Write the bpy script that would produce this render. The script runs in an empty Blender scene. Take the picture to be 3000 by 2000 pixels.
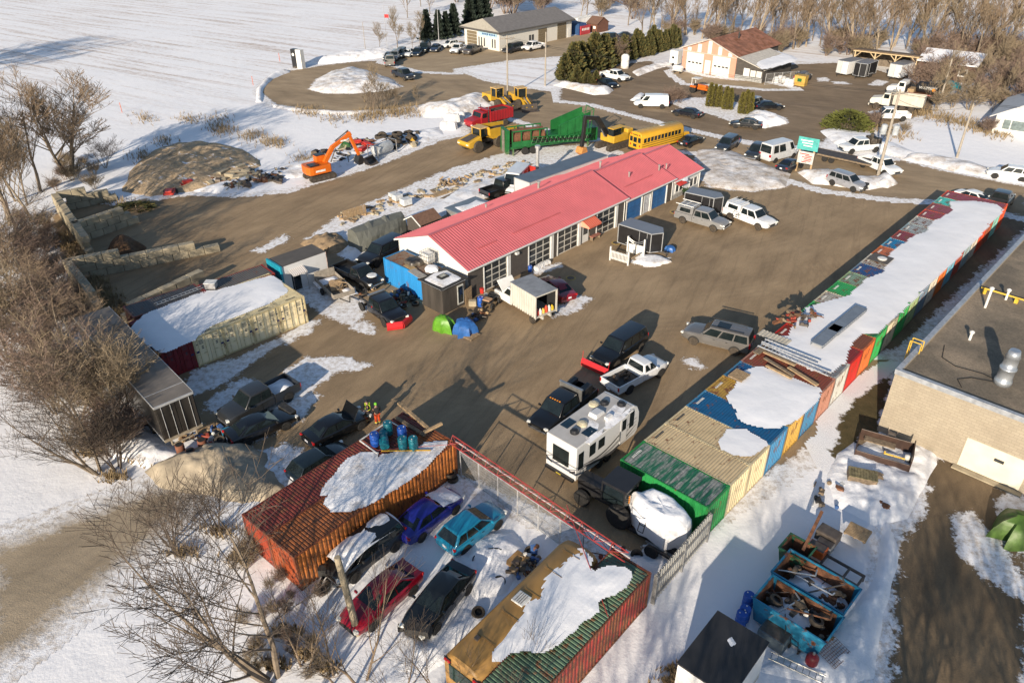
import bpy, bmesh, math, random
import numpy as np
from mathutils import Vector, Matrix
R=math.radians
rnd=random.Random(7)
scene=bpy.context.scene
COL=scene.collection
# ---------------------------------------------------------------- camera
FOC=2187.; PITCH=.559; CAMH=32.75; ROLL=-.0082
cam=bpy.data.cameras.new('camera'); cam.lens=FOC/3000*36; cam.sensor_width=36; cam.sensor_fit='HORIZONTAL'
cam.clip_start=.5; cam.clip_end=4000
camo=bpy.data.objects.new('camera',cam); COL.objects.link(camo)
camo.matrix_world=Matrix.Translation((0,0,CAMH))@Matrix.Rotation(math.pi/2-PITCH,4,'X')@Matrix.Rotation(ROLL,4,'Z')
scene.camera=camo
# ---------------------------------------------------------------- light
SUN_EL=R(18.8); SUN_AZ=R(67.0)      # shadows run towards this azimuth
world=bpy.data.worlds.new('World'); scene.world=world; world.use_nodes=True
wn=world.node_tree; sky=wn.nodes.new('ShaderNodeTexSky'); sky.sky_type='NISHITA'; sky.sun_disc=False
sky.sun_elevation=SUN_EL; sky.sun_rotation=R(203); sky.air_density=1.0; sky.dust_density=.6; sky.ozone_density=1.5
wn.links.new(sky.outputs[0],wn.nodes['Background'].inputs[0]); wn.nodes['Background'].inputs[1].default_value=.1
sl=bpy.data.lights.new('sun','SUN'); sl.energy=5.0; sl.angle=R(.53); sl.color=(1,.86,.68)
so=bpy.data.objects.new('sun',sl); COL.objects.link(so)
dv=Vector((math.cos(SUN_AZ)*math.cos(SUN_EL),math.sin(SUN_AZ)*math.cos(SUN_EL),-math.sin(SUN_EL)))
so.rotation_euler=dv.to_track_quat('-Z','Y').to_euler(); so.location=(-60,-120,90)
scene.view_settings.view_transform='Standard'; scene.view_settings.look='None'
scene.view_settings.exposure=.52; scene.view_settings.gamma=1
# ---------------------------------------------------------------- where things stand
def G(u,v,z=0.):
    """ground place (at height z) that a mark on the survey photograph refers to"""
    c,s=math.cos(ROLL),math.sin(ROLL); du,dv_=u-1500,v-1000
    x=c*du+s*dv_; y=-s*du+c*dv_
    d=(x/FOC, math.cos(PITCH)-y/FOC*math.sin(PITCH), -math.sin(PITCH)-y/FOC*math.cos(PITCH))
    t=(z-CAMH)/d[2]
    return Vector((d[0]*t,d[1]*t,z))
def poly(pts,z=0.): return np.array([G(u,v,z)[:2] for u,v in pts])
# ---------------------------------------------------------------- noise
def vnoise(x,y,seed=0):
    x=np.asarray(x,float);y=np.asarray(y,float)
    xi=np.floor(x);yi=np.floor(y);fx=x-xi;fy=y-yi
    fx=fx*fx*(3-2*fx);fy=fy*fy*(3-2*fy)
    def h(a,b):
        t=np.sin(a*127.1+b*311.7+seed*74.7)*43758.5453
        return t-np.floor(t)
    return (h(xi,yi)*(1-fx)+h(xi+1,yi)*fx)*(1-fy)+(h(xi,yi+1)*(1-fx)+h(xi+1,yi+1)*fx)*fy
def fbm(x,y,seed=0,o=4):
    a=0;w=.5;f=1.;t=0
    for i in range(o):
        a=a+w*vnoise(x*f,y*f,seed+i*13); t+=w; w*=.5; f*=2.03
    return a/t
def sdist(px,py,P):
    """signed distance to polygon, positive inside"""
    d=np.full(px.shape,1e9); ins=np.zeros(px.shape,bool); n=len(P)
    for i in range(n):
        a=P[i];b=P[(i+1)%n]; ex,ey=b-a; L=ex*ex+ey*ey+1e-12
        t=np.clip(((px-a[0])*ex+(py-a[1])*ey)/L,0,1)
        d=np.minimum(d,np.hypot(px-a[0]-t*ex,py-a[1]-t*ey))
        c=((a[1]>py)!=(b[1]>py))
        with np.errstate(divide='ignore',invalid='ignore'):
            xx=(b[0]-a[0])*(py-a[1])/(b[1]-a[1])+a[0]
        ins^=c&(px<xx)
    return np.where(ins,d,-d)
# ---------------------------------------------------------------- materials
MATS={}
def lin(c): return tuple(((x/255.)/12.92 if x/255.<=.04045 else ((x/255.+.055)/1.055)**2.4) for x in c)
class NT:
    def __init__(s,name):
        s.m=bpy.data.materials.new(name); s.m.use_nodes=True; s.t=s.m.node_tree; s.b=s.t.nodes['Principled BSDF']
        s.co=s.t.nodes.new('ShaderNodeTexCoord').outputs['Object']
    def n(s,k,**kw):
        q=s.t.nodes.new(k)
        for a,b in kw.items(): setattr(q,a,b)
        return q
    def l(s,a,b): s.t.links.new(a,b)
    def noise(s,scale,detail=4,rough=.55,co=None,stretch=None,rot=0):
        q=s.n('ShaderNodeTexNoise'); q.inputs['Scale'].default_value=scale; q.inputs['Detail'].default_value=detail; q.inputs['Roughness'].default_value=rough
        co=co or s.co
        if stretch or rot:
            m=s.n('ShaderNodeMapping'); m.inputs['Scale'].default_value=stretch or (1,1,1); m2=s.n('ShaderNodeMapping'); m2.inputs['Rotation'].default_value=(0,0,rot); s.l(co,m2.inputs[0]); s.l(m2.outputs[0],m.inputs[0]); co=m.outputs[0]
        s.l(co,q.inputs['Vector']); return q.outputs['Fac']
    def ramp(s,f,a,b,ca=(0,0,0),cb=(1,1,1)):
        q=s.n('ShaderNodeValToRGB'); e=q.color_ramp.elements; e[0].position=a;e[1].position=b; e[0].color=(*ca,1);e[1].color=(*cb,1); s.l(f,q.inputs[0]); return q.outputs[0]
    def math(s,op,a,b=0.):
        q=s.n('ShaderNodeMath',operation=op)
        for i,x in enumerate((a,b)):
            if isinstance(x,(int,float)): q.inputs[i].default_value=x
            else: s.l(x,q.inputs[i])
        return q.outputs[0]
    def mix(s,f,a,b,mode='MIX'):
        q=s.n('ShaderNodeMixRGB',blend_type=mode)
        for i,x in enumerate((f,a,b)):
            if isinstance(x,(int,float)): q.inputs[i].default_value=x
            elif isinstance(x,tuple): q.inputs[i].default_value=(*x,1)
            else: s.l(x,q.inputs[i])
        return q.outputs[0]
    def bump(s,h,st,dist=.05):
        q=s.n('ShaderNodeBump'); q.inputs['Strength'].default_value=st; q.inputs['Distance'].default_value=dist; s.l(h,q.inputs['Height']); s.l(q.outputs[0],s.b.inputs['Normal'])
    def out(s,col,rough=.6,metal=0):
        if isinstance(col,tuple): s.b.inputs['Base Color'].default_value=(*col,1)
        else: s.l(col,s.b.inputs['Base Color'])
        if isinstance(rough,(int,float)): s.b.inputs['Roughness'].default_value=rough
        else: s.l(rough,s.b.inputs['Roughness'])
        s.b.inputs['Metallic'].default_value=metal
        return s.m
def M(name,col,rough=.6,metal=0,var=.3,vs=3.,bump=0,bs=30.,dirt=0,dcol=(.24,.19,.13),rust=0,coat=0,streak=False,dz=.9):
    """painted / plain surface with mottling, optional road dirt low down and rust"""
    if name in MATS: return MATS[name]
    t=NT(name)
    st=(1,1,.12) if streak else None
    f=t.noise(vs,5,stretch=st)
    lo=tuple(c*(1-var) for c in col); hi=tuple(min(1,c*(1+var*.7)) for c in col)
    c=t.ramp(f,.3,.72,lo,hi)
    if rust:
        r=t.noise(vs*1.7,6,.65,stretch=(1,1,.35) if streak else None)
        c=t.mix(t.ramp(r,.62-.3*rust,.70-.22*rust),c,t.ramp(t.noise(9,4),.3,.7,(.09,.03,.012),(.22,.085,.035)))
    if dirt:
        sp=t.n('ShaderNodeSeparateXYZ'); t.l(t.co,sp.inputs[0])
        z=t.math('MULTIPLY',sp.outputs[2],1/dz); k=t.math('SUBTRACT',t.math('ADD',t.math('MULTIPLY',t.noise(2.5,5),1.1),-.05),z)
        k=t.ramp(k,-.35,.35); k=t.math('MULTIPLY',k,dirt)
        c=t.mix(k,c,dcol)
        rr=t.math('ADD',t.math('MULTIPLY',k,.6),rough); t.out(c,rr,metal)
    else: t.out(c,rough,metal)
    if coat: t.b.inputs['Coat Weight'].default_value=coat; t.b.inputs['Coat Roughness'].default_value=.08
    if bump: t.bump(t.noise(bs,5),bump,.03)
    MATS[name]=t.m; return t.m
def snow_mat(name='snow',dirty=0.,bs=1.6,tint=(.86,.87,.9),bump=.3):
    if name in MATS: return MATS[name]
    t=NT(name); n1=t.noise(.35,6); n2=t.noise(7,6,.62)
    c=t.ramp(n1,.3,.7,tuple(x*.9 for x in tint),tint)
    if dirty:
        k=t.noise(.7,7,.7); c=t.mix(t.math('MULTIPLY',t.ramp(k,.56-.22*dirty,.68),min(1,.5+.5*dirty)),c,t.ramp(n2,.35,.65,(.2,.15,.1),(.42,.33,.24)))
    h=t.math('ADD',t.math('MULTIPLY',t.noise(bs,6,.6),1.),t.math('MULTIPLY',n2,.16))
    t.bump(h,bump,.3); t.out(c,.75); MATS[name]=t.m; return t.m
# ---------------------------------------------------------------- meshes
class MB:
    def __init__(s): s.v=[];s.f=[];s.mi=[];s.k=0
    def add(s,v,f):
        o=len(s.v); s.v+=[tuple(p) for p in v]; s.f+=[tuple(i+o for i in q) for q in f]; s.mi+=[s.k]*len(f); return s
    def box(s,c,d,rz=0.,rx=0.,ry=0.,tp=(1,1)):
        """centre, size; tp tapers the top"""
        m=Matrix.Rotation(rz,3,'Z')@Matrix.Rotation(ry,3,'Y')@Matrix.Rotation(rx,3,'X'); c=Vector(c); v=[]
        for z in (-.5,.5):
            k=tp if z>0 else (1,1)
            for x,y in ((-.5,-.5),(.5,-.5),(.5,.5),(-.5,.5)): v.append(c+m@Vector((x*d[0]*k[0],y*d[1]*k[1],z*d[2])))
        return s.add(v,[(3,2,1,0),(4,5,6,7),(0,1,5,4),(1,2,6,5),(2,3,7,6),(3,0,4,7)])
    def bx(s,x0,x1,y0,y1,z0,z1): return s.box(((x0+x1)/2,(y0+y1)/2,(z0+z1)/2),(x1-x0,y1-y0,z1-z0))
    def tube(s,a,b,r0,r1=None,n=8,cap=True):
        r1=r0 if r1 is None else r1; a=Vector(a);b=Vector(b); d=(b-a)
        if d.length<1e-6: return s
        q=d.normalized().to_track_quat('Z','Y'); v=[]
        for p,r in ((a,r0),(b,r1)):
            for i in range(n): t=2*math.pi*i/n; v.append(p+q@Vector((r*math.cos(t),r*math.sin(t),0)))
        f=[(i,(i+1)%n,n+(i+1)%n,n+i) for i in range(n)]
        if cap: f+=[tuple(range(n-1,-1,-1)),tuple(range(n,2*n))]
        return s.add(v,f)
    def path(s,pts,r,n=6):
        for a,b in zip(pts[:-1],pts[1:]): s.tube(a,b,r,None,n)
        return s
    def lathe(s,c,prof,ax='Z',n=16):
        """prof: (radius, height) pairs round axis ax through c"""
        c=Vector(c); q={'Z':Matrix.Identity(3),'Y':Matrix.Rotation(-math.pi/2,3,'X'),'X':Matrix.Rotation(math.pi/2,3,'Y')}[ax]; v=[];f=[];m=len(prof)
        for r,h in prof:
            for i in range(n): t=2*math.pi*i/n; v.append(c+q@Vector((r*math.cos(t),r*math.sin(t),h)))
        for j in range(m-1):
            for i in range(n): f.append((j*n+i,j*n+(i+1)%n,(j+1)*n+(i+1)%n,(j+1)*n+i))
        f+=[tuple(range(n-1,-1,-1)),tuple(range((m-1)*n,m*n))]
        return s.add(v,f)
    def prism(s,P,y0,y1,ax='Y'):
        """polygon P given in (x,z) pushed along y (ax Y), in (y,z) along x (ax X) or (x,y) along z"""
        n=len(P); v=[]
        for y in (y0,y1):
            for a,b in P: v.append((a,y,b) if ax=='Y' else ((y,a,b) if ax=='X' else (a,b,y)))
        area=sum(P[i][0]*P[(i+1)%n][1]-P[(i+1)%n][0]*P[i][1] for i in range(n))
        fl=(area>0)==(ax!='Y')
        f=[(i,(i+1)%n,n+(i+1)%n,n+i) for i in range(n)]+[tuple(range(n-1,-1,-1)),tuple(range(n,2*n))]
        if not fl: f=[q[::-1] for q in f]
        return s.add(v,f)
    def poly(s,v): return s.add(v,[tuple(range(len(v)))])
    def loft(s,rings,close=True,cap=True):
        n=len(rings[0]); v=[p for r in rings for p in r]; f=[]
        for j in range(len(rings)-1):
            for i in range(n if close else n-1): f.append((j*n+i,j*n+(i+1)%n,(j+1)*n+(i+1)%n,(j+1)*n+i))
        if cap: f+=[tuple(range(n-1,-1,-1)),tuple(range((len(rings)-1)*n,len(rings)*n))]
        return s.add(v,f)
    def grid(s,nx,ny,fn):
        v=[fn(i/nx,j/ny) for j in range(ny+1) for i in range(nx+1)]; w=nx+1
        return s.add(v,[(j*w+i,j*w+i+1,(j+1)*w+i+1,(j+1)*w+i) for j in range(ny) for i in range(nx)])
    def build(s,name,mats,parent=None,smooth=False,bevel=0,loc=None,rz=0.,seg=2,fix=False):
        me=bpy.data.meshes.new(name); me.from_pydata(s.v,[],s.f)
        if not isinstance(mats,(list,tuple)): mats=[mats]
        for m in mats: me.materials.append(m)
        if len(mats)>1: me.polygons.foreach_set('material_index',s.mi)
        if fix:
            b=bmesh.new(); b.from_mesh(me); bmesh.ops.recalc_face_normals(b,faces=b.faces); b.to_mesh(me); b.free()
        if smooth: me.polygons.foreach_set('use_smooth',[True]*len(me.polygons))
        me.update()
        o=bpy.data.objects.new(name,me); COL.objects.link(o)
        if parent: o.parent=parent
        if loc is not None: o.location=loc
        o.rotation_euler[2]=rz
        if bevel:
            md=o.modifiers.new('bevel','BEVEL'); md.width=bevel; md.segments=seg; md.limit_method='ANGLE'; md.angle_limit=R(28); md.harden_normals=False
        return o
def corr(mb,o,ux,uz,L,Hh,n,depth,nrm,fill=.5):
    """corrugated panel: origin o, along ux (length L), up uz (Hh), n ribs of given depth along nrm"""
    o=Vector(o);ux=Vector(ux);uz=Vector(uz);nrm=Vector(nrm); p=L/n; xs=[]
    for i in range(n):
        x=i*p; a=p*(1-fill)/2
        xs+=[(x,0),(x+a*.75,0),(x+a*1.25,1),(x+p-a*1.25,1),(x+p-a*.75,0)]
    xs.append((L,0)); v=[]
    for z in (0,Hh):
        for x,d in xs: v.append(o+ux*x+uz*z+nrm*(d*depth))
    m=len(xs); f=[(i,i+1,m+i+1,m+i) for i in range(m-1)]
    if ux.cross(uz).dot(nrm)<0: f=[q[::-1] for q in f]
    mb.add(v,f); return mb
def thing(name,label,cat,loc=(0,0,0),rz=0.,group=None,scale=None):
    o=bpy.data.objects.new(name,None); o.empty_display_size=.3; COL.objects.link(o); o.location=loc; o.rotation_euler=(0,0,rz)
    o['label']=label; o['category']=cat
    if group: o['group']=group
    if scale: o.scale=(scale,)*3 if isinstance(scale,(int,float)) else scale
    return o
def tag(o,label,cat,group=None,kind=None):
    o['label']=label;o['category']=cat
    if group:o['group']=group
    if kind:o['kind']=kind
    return o
def struct(o): o['kind']='structure'; return o
def kids(o): return [c for c in o.children]
def dup(o,loc=None,rz=None,label=None,group=None,parent=None,scale=None):
    c=o.copy(); COL.objects.link(c); c.parent=parent
    if loc is not None:c.location=loc
    if rz is not None:c.rotation_euler=(c.rotation_euler[0],c.rotation_euler[1],rz)
    if label:c['label']=label
    if group:c['group']=group
    if scale is not None:c.scale=(scale,)*3 if isinstance(scale,(int,float)) else scale
    for k in kids(o): dup(k,parent=c)
    return c
def sheet(name,P,mat,res=.3,z=.012,holes=(),pad=1.2,hgt=None,clamp=3.):
    """a ground cover inside outline P; attribute m = distance inside it (and outside the holes)"""
    x0,y0=P.min(0)-pad;x1,y1=P.max(0)+pad; nx=int((x1-x0)/res)+1;ny=int((y1-y0)/res)+1
    X,Y=np.meshgrid(np.linspace(x0,x1,nx+1),np.linspace(y0,y1,ny+1)); d=sdist(X.ravel(),Y.ravel(),P); X=X.ravel();Y=Y.ravel()
    m=d.copy()
    for h in holes: m=np.minimum(m,-sdist(X,Y,h))
    w=nx+1; I,J=np.meshgrid(np.arange(nx),np.arange(ny)); a=(J*w+I).ravel(); Q=np.stack([a,a+1,a+w+1,a+w],1)
    keep=(d[Q].max(1)>-pad); Q=Q[keep]; used=np.unique(Q); mp=np.zeros(len(X),int); mp[used]=np.arange(len(used)); Q=mp[Q]
    X=X[used];Y=Y[used];m=m[used];Z=np.full(len(X),z)
    if hgt is not None: Z=hgt(X,Y,m)
    me=bpy.data.meshes.new(name); n=len(X); me.vertices.add(n); me.vertices.foreach_set('co',np.stack([X,Y,Z],1).astype(np.float32).ravel())
    me.loops.add(len(Q)*4); me.loops.foreach_set('vertex_index',Q.ravel().astype(np.int32)); me.polygons.add(len(Q)); me.polygons.foreach_set('loop_start',np.arange(0,len(Q)*4,4).astype(np.int32))
    me.polygons.foreach_set('use_smooth',[True]*len(Q))
    at=me.attributes.new('m','FLOAT','POINT'); at.data.foreach_set('value',np.clip(m,-clamp,clamp).astype(np.float32))
    me.update(calc_edges=True); me.validate(); me.materials.append(mat); o=bpy.data.objects.new(name,me); COL.objects.link(o); return o
def mound(name,pts,h,mat,res=.2,k=1.,rough=.25,z0=0.,fs=1.2,seed=0,px=True,pad=.35,rag=0.):
    """heap whose foot follows the outline"""
    P=poly(pts,z0) if px else np.array(pts)
    def hg(X,Y,m):
        if rag: m=m+rag*2*(fbm(X*1.1,Y*1.1,seed+21,5)-.55)+.07*np.sin((X*.727-Y*.687)*25)
        s=np.where(m>0,1-np.exp(-np.maximum(m,0)/k),m*1.2)
        return z0+s*h*np.where(m>0,(1-rough)+rough*2*fbm(X*fs,Y*fs,seed),1)+np.where(m>0,1,0)*np.minimum(m,1)*.12*h*rough*(fbm(X*5,Y*5,seed+3)-.5)
    j=np.array([(P[i]*(1-t)+P[(i+1)%len(P)]*t) for i in range(len(P)) for t in (0,.25,.5,.75)])
    j=j+.25*k*np.stack([fbm(j[:,0]*1.5,j[:,1]*1.5,seed+5)-.5,fbm(j[:,0]*1.5,j[:,1]*1.5,seed+9)-.5],1)*2
    return sheet(name,j,mat,res,z0,pad=pad,hgt=hg)
# ================================================================ ground
def mud_mat(name,lo,hi,wet,snowd=.8,amp=2.3,track=R(46),edge=0.,soft=.22):
    t=NT(name)
    at=t.n('ShaderNodeAttribute',attribute_name='m').outputs['Fac']
    big=t.noise(.09,5,.6); mid=t.noise(.45,7,.65,stretch=(.4,1,1),rot=-track); trk=t.noise(1.6,5,.6,stretch=(.05,1,1),rot=-track-.35); fine=t.noise(11,5,.7); arcs=[]
    for cx,cy,sc in ((-30,62,.5),(62,40,.42),(8,110,.46)):
        mp=t.n('ShaderNodeMapping'); mp.inputs['Location'].default_value=(-cx,-cy,0); t.l(t.co,mp.inputs[0]); w=t.n('ShaderNodeTexWave',wave_type='RINGS',rings_direction='Z'); w.inputs['Scale'].default_value=sc; w.inputs['Distortion'].default_value=1.5; w.inputs['Detail'].default_value=3; w.inputs['Detail Scale'].default_value=.12; t.l(mp.outputs[0],w.inputs[0]); arcs.append(t.math('MULTIPLY',t.ramp(w.outputs[1],.35,.9),t.ramp(t.noise(.11,4,.6,stretch=(1,1,1),rot=cx),.5,.62)))
    arc=t.math('MAXIMUM',t.math('MAXIMUM',arcs[0],arcs[1]),arcs[2])
    c=t.ramp(t.math('ADD',t.math('MULTIPLY',mid,.6),t.math('MULTIPLY',big,.4)),.36,.66,lo,hi)
    c=t.mix(t.math('MULTIPLY',t.ramp(trk,.52,.66),.28),c,wet)
    c=t.mix(t.math('MULTIPLY',t.ramp(t.noise(.13,5,.55),.56,.74),.42),c,wet)
    c=t.mix(t.math('MULTIPLY',arc,.1),c,wet); c=t.mix(.32,c,t.ramp(fine,.3,.72,(.03,.022,.015),(.5,.4,.28)),'OVERLAY')
    nz=t.math('ADD',t.math('MULTIPLY',t.noise(.8,6,.68),1.),t.math('MULTIPLY',t.noise(4.5,5,.65),.55))
    k=t.math('ADD',t.math('MULTIPLY',t.math('SUBTRACT',nz,.78),amp),at)
    f=t.ramp(t.math('MULTIPLY',t.math('ADD',k,2.),.25),.5+edge/4,.5+(edge+soft)/4)
    s=t.mix(t.math('MULTIPLY',t.ramp(t.noise(2.2,7,.75),.44,.66),snowd),(.84,.85,.88),(.36,.29,.21))
    t.out(t.mix(f,s,c),t.math('SUBTRACT',.92,t.math('MULTIPLY',t.ramp(big,.55,.75),.2)))
    t.bump(t.math('ADD',t.math('ADD',t.math('MULTIPLY',arc,-.04),t.math('MULTIPLY',fine,.3)),t.math('MULTIPLY',f,-.5)),.6,.16)
    return t.m
t=NT('snow field')
rows=t.noise(.5,5,.62,stretch=(.05,1.1,1),rot=R(32)); spk=t.noise(1.7,6,.75,stretch=(.35,1.3,1),rot=R(32)); big=t.noise(.02,4,.5)
sp=t.n('ShaderNodeSeparateXYZ'); t.l(t.co,sp.inputs[0]); far=t.ramp(t.math('MULTIPLY',sp.outputs[1],1/300.),.36,.55)
k=t.math('MULTIPLY',t.ramp(t.math('ADD',t.math('MULTIPLY',rows,.55),t.math('MULTIPLY',spk,.45)),.49,.64),t.ramp(big,.25,.5)); k=t.math('MULTIPLY',t.math('MULTIPLY',k,.85),far)
n1=t.noise(.12,6,.6); c=t.ramp(n1,.3,.7,(.8,.81,.84),(.87,.87,.89))
t.out(t.mix(k,c,(.36,.24,.15)),.8); t.bump(t.math('ADD',t.noise(.7,6,.6),t.math('MULTIPLY',t.noise(6,4,.6),.2)),.3,.25); SNOWF=t.m
SNOW=snow_mat('snow'); SNOWR=snow_mat('roof snow',0,.8,(.84,.85,.88),.12); SNOWD=snow_mat('dirty snow',.75); SNOWM=snow_mat('grey snow',.3)
g=MB(); g.grid(60,60,lambda u,v:((u-.5)*2400,-150+v*2400,0)); struct(g.build('ground',SNOWF,smooth=True))
MUD=mud_mat('yard mud',(.24,.175,.105),(.44,.33,.205),(.15,.108,.066))
ROADM=mud_mat('gravel road',(.25,.19,.12),(.47,.365,.24),(.18,.135,.09),track=R(-30))
ASPH=mud_mat('worn asphalt',(.32,.25,.165),(.5,.4,.27),(.22,.17,.11),track=R(20))
EARTH=mud_mat('bare earth',(.13,.095,.058),(.28,.21,.13),(.08,.06,.038),track=R(60))
TRACK=mud_mat('frozen track',(.3,.25,.18),(.5,.42,.31),(.23,.2,.165),track=R(38),amp=2.6,soft=1.9,edge=-.5)
t=NT('dormant grass'); at=t.n('ShaderNodeAttribute',attribute_name='m').outputs['Fac']
c=t.ramp(t.noise(.9,6,.65),.32,.66,(.07,.058,.018),(.15,.115,.05)); c=t.mix(.4,c,t.ramp(t.noise(14,5,.7,stretch=(.4,1,1)),.3,.7,(.02,.02,.008),(.3,.24,.12)),'OVERLAY')
k=t.math('ADD',t.math('MULTIPLY',t.math('SUBTRACT',t.noise(1.2,6,.7),.5),1.9),at)
t.out(t.mix(t.ramp(k,0,.2),(.84,.85,.88),c),.95); t.bump(t.noise(16,4,.7),.7,.08); GRASS=t.m
YP=[(205,862),(150,640),(185,590),(330,600),(440,578),(560,572),(700,578),(860,562),(900,548),(1060,500),(1180,458),(1290,412),(1380,395),(1372,362),(1440,330),(1520,335),(1640,380),(1900,420),(2050,440),(2130,448),(2260,500),(2420,548),(2640,578),(2790,570),(2960,600),(2900,700),(2400,1300),(1830,1640),(1700,1560),(1330,1380),(1180,1250),(1090,1330),(870,1400),(790,1340),(640,1260),(560,1235),(450,1210),(370,1110),(290,960)]
patch=lambda *L:[poly(p) for p in L]
YH=patch([(900,700),(1000,628),(1150,565),(1330,492),(1480,448),(1600,432),(1770,420),(1830,450),(1600,520),(1450,570),(1250,645),(1195,690),(1185,720),(1120,740),(1040,765),(990,745),(930,730)],
 [(800,830),(900,800),(960,812),(1010,850),(1080,900),(1062,932),(1030,958),(985,940),(945,915),(900,885),(850,850)],
 [(560,1090),(720,1040),(905,945),(932,940),(902,975),(800,1020),(735,1062),(690,1100),(640,1130),(580,1150),(545,1170)],
 [(600,1200),(640,1150),(720,1110),(760,1115),(690,1160),(640,1210)],
 [(840,1085),(900,1050),(1000,1045),(1080,1070),(1050,1085),(980,1090),(940,1120),(870,1165),(800,1225),(750,1235),(835,1130)],
 [(600,1290),(740,1240),(830,1200),(900,1150),(935,1160),(880,1230),(820,1260),(750,1290),(700,1310)],[(770,1320),(830,1300),(890,1330),(860,1390)],
 [(1030,946),(1065,940),(1097,960),(1088,976),(1060,972)],[(1622,928),(1655,885),(1690,868),(1725,872),(1690,912),(1640,922)],
 [(1855,768),(1885,752),(1960,756),(1945,768),(1895,780)],[(2012,1056),(2036,1046),(2054,1072),(2024,1078)],
 [(2040,440),(2120,432),(2240,480),(2335,512),(2300,548),(2200,562),(2080,548),(2030,510)],[(2335,500),(2420,497),(2600,520),(2625,545),(2520,560),(2400,532)],
 [(560,520),(600,560),(440,590),(430,560)],[(640,535),(880,470),(900,520),(870,548),(700,562)],[(1050,455),(1170,420),(1290,385),(1290,410),(1160,455),(1010,510)],
 [(1850,455),(1900,440),(1960,450),(1880,462)],[(1385,780),(1420,760),(1460,775),(1400,790)],[(1560,790),(1640,772),(1650,782),(1570,802)],[(745,735),(830,690),(850,700),(770,740)],[(935,1085),(1000,1075),(985,1090)])
struct(sheet('yard',poly(YP),MUD,.28,.012,YH))
RP=[(1290,300),(1150,320),(1010,327),(900,322),(805,306),(765,272),(772,248),(800,228),(850,208),(960,190),(1060,180),(1130,178),(1250,203),(1340,208),(1420,238),(1500,253),(1610,268),(1800,330),(1970,362),(2250,440),(2400,440),(2560,470),(2640,470),(2780,505),(3010,548),(3010,640),(2900,608),(2780,590),(2600,580),(2420,556),(2260,512),(2120,455),(1900,430),(1640,390),(1500,345),(1420,340),(1370,320)]
struct(sheet('road',poly(RP),ROADM,.5,.024,patch([(905,262),(925,235),(975,208),(1040,200),(1090,212),(1150,235),(1180,255),(1120,268),(1030,275),(950,275)]),amp if False else 1.2))
struct(sheet('parking_lot',poly([(1120,182),(1200,160),(1290,148),(1330,118),(1480,142),(1720,98),(1775,108),(1720,140),(1650,165),(1560,172),(1480,180),(1330,203),(1335,215),(1240,210)]),ASPH,.6,.036))
LP=[(1640,295),(1640,262),(1700,235),(1720,205),(1790,195),(1900,178),(1980,205),(2060,215),(2300,190),(2440,185),(2520,190),(2680,240),(2740,275),(2730,330),(2600,372),(2450,395),(2390,425),(2290,430),(2100,395),(1950,360),(1830,330),(1740,305)]
LH=patch([(2000,290),(2080,285),(2200,310),(2300,345),(2312,362),(2240,375),(2160,362),(2080,335),(2000,318),(1960,300)],[(2395,230),(2420,228),(2430,238),(2400,240)],[(2435,240),(2470,240),(2490,247),(2445,246)],[(2545,250),(2570,235),(2600,240),(2580,252)])
struct(sheet('lot',poly(LP),mud_mat('lot gravel',(.17,.125,.08),(.33,.25,.165),(.12,.09,.058),track=R(-35)),.5,.03,LH))
struct(sheet('concrete_apron',poly([(1965,212),(1985,205),(2065,226),(2150,236),(2230,240),(2330,262),(2250,262),(2120,250),(2010,245)]),ASPH,.5,.045))
struct(sheet('driveway',poly([(2620,1335),(2700,1352),(2790,1340),(2860,1378),(3010,1440),(3010,2100),(2600,2100),(2610,1960),(2615,1760),(2630,1580),(2700,1520),(2720,1430)]),EARTH,.22,.016,patch([(2790,1520),(2850,1500),(2930,1600),(3010,1700),(3010,1760),(2900,1700),(2830,1640)],[(2930,1440),(3010,1460),(3010,1640),(2940,1560)])))
struct(sheet('alley',poly([(2950,598),(3010,640),(3010,670),(2760,900),(2640,1020),(2560,1030),(2700,860),(2850,700)]),EARTH,.3,.020))
tag(sheet('lawn',poly([(2622,1085),(2590,1200),(2570,1270),(2520,1290),(2505,1310),(2500,1350),(2465,1365),(2440,1350),(2420,1320),(2455,1290),(2450,1240),(2475,1200),(2540,1140)]),GRASS,.2,.028),'olive brown dormant grass by the block building','grass',kind='stuff')
struct(sheet('track',poly([(-60,1600),(60,1560),(200,1510),(360,1450),(520,1400),(620,1370),(640,1420),(560,1470),(500,1560),(400,1640),(280,1740),(150,1850),(0,1960),(-100,2000)]),TRACK,.2,.012,clamp=2))
struct(sheet('rail_bed',np.array([(-700,520),(60,316),(330,262),(520,190),(522,194),(331,268),(62,323),(-700,528)],float),mud_mat('ballast',(.08,.06,.05),(.16,.13,.1),(.06,.05,.04)),1.5,.03,pad=2))
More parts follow.
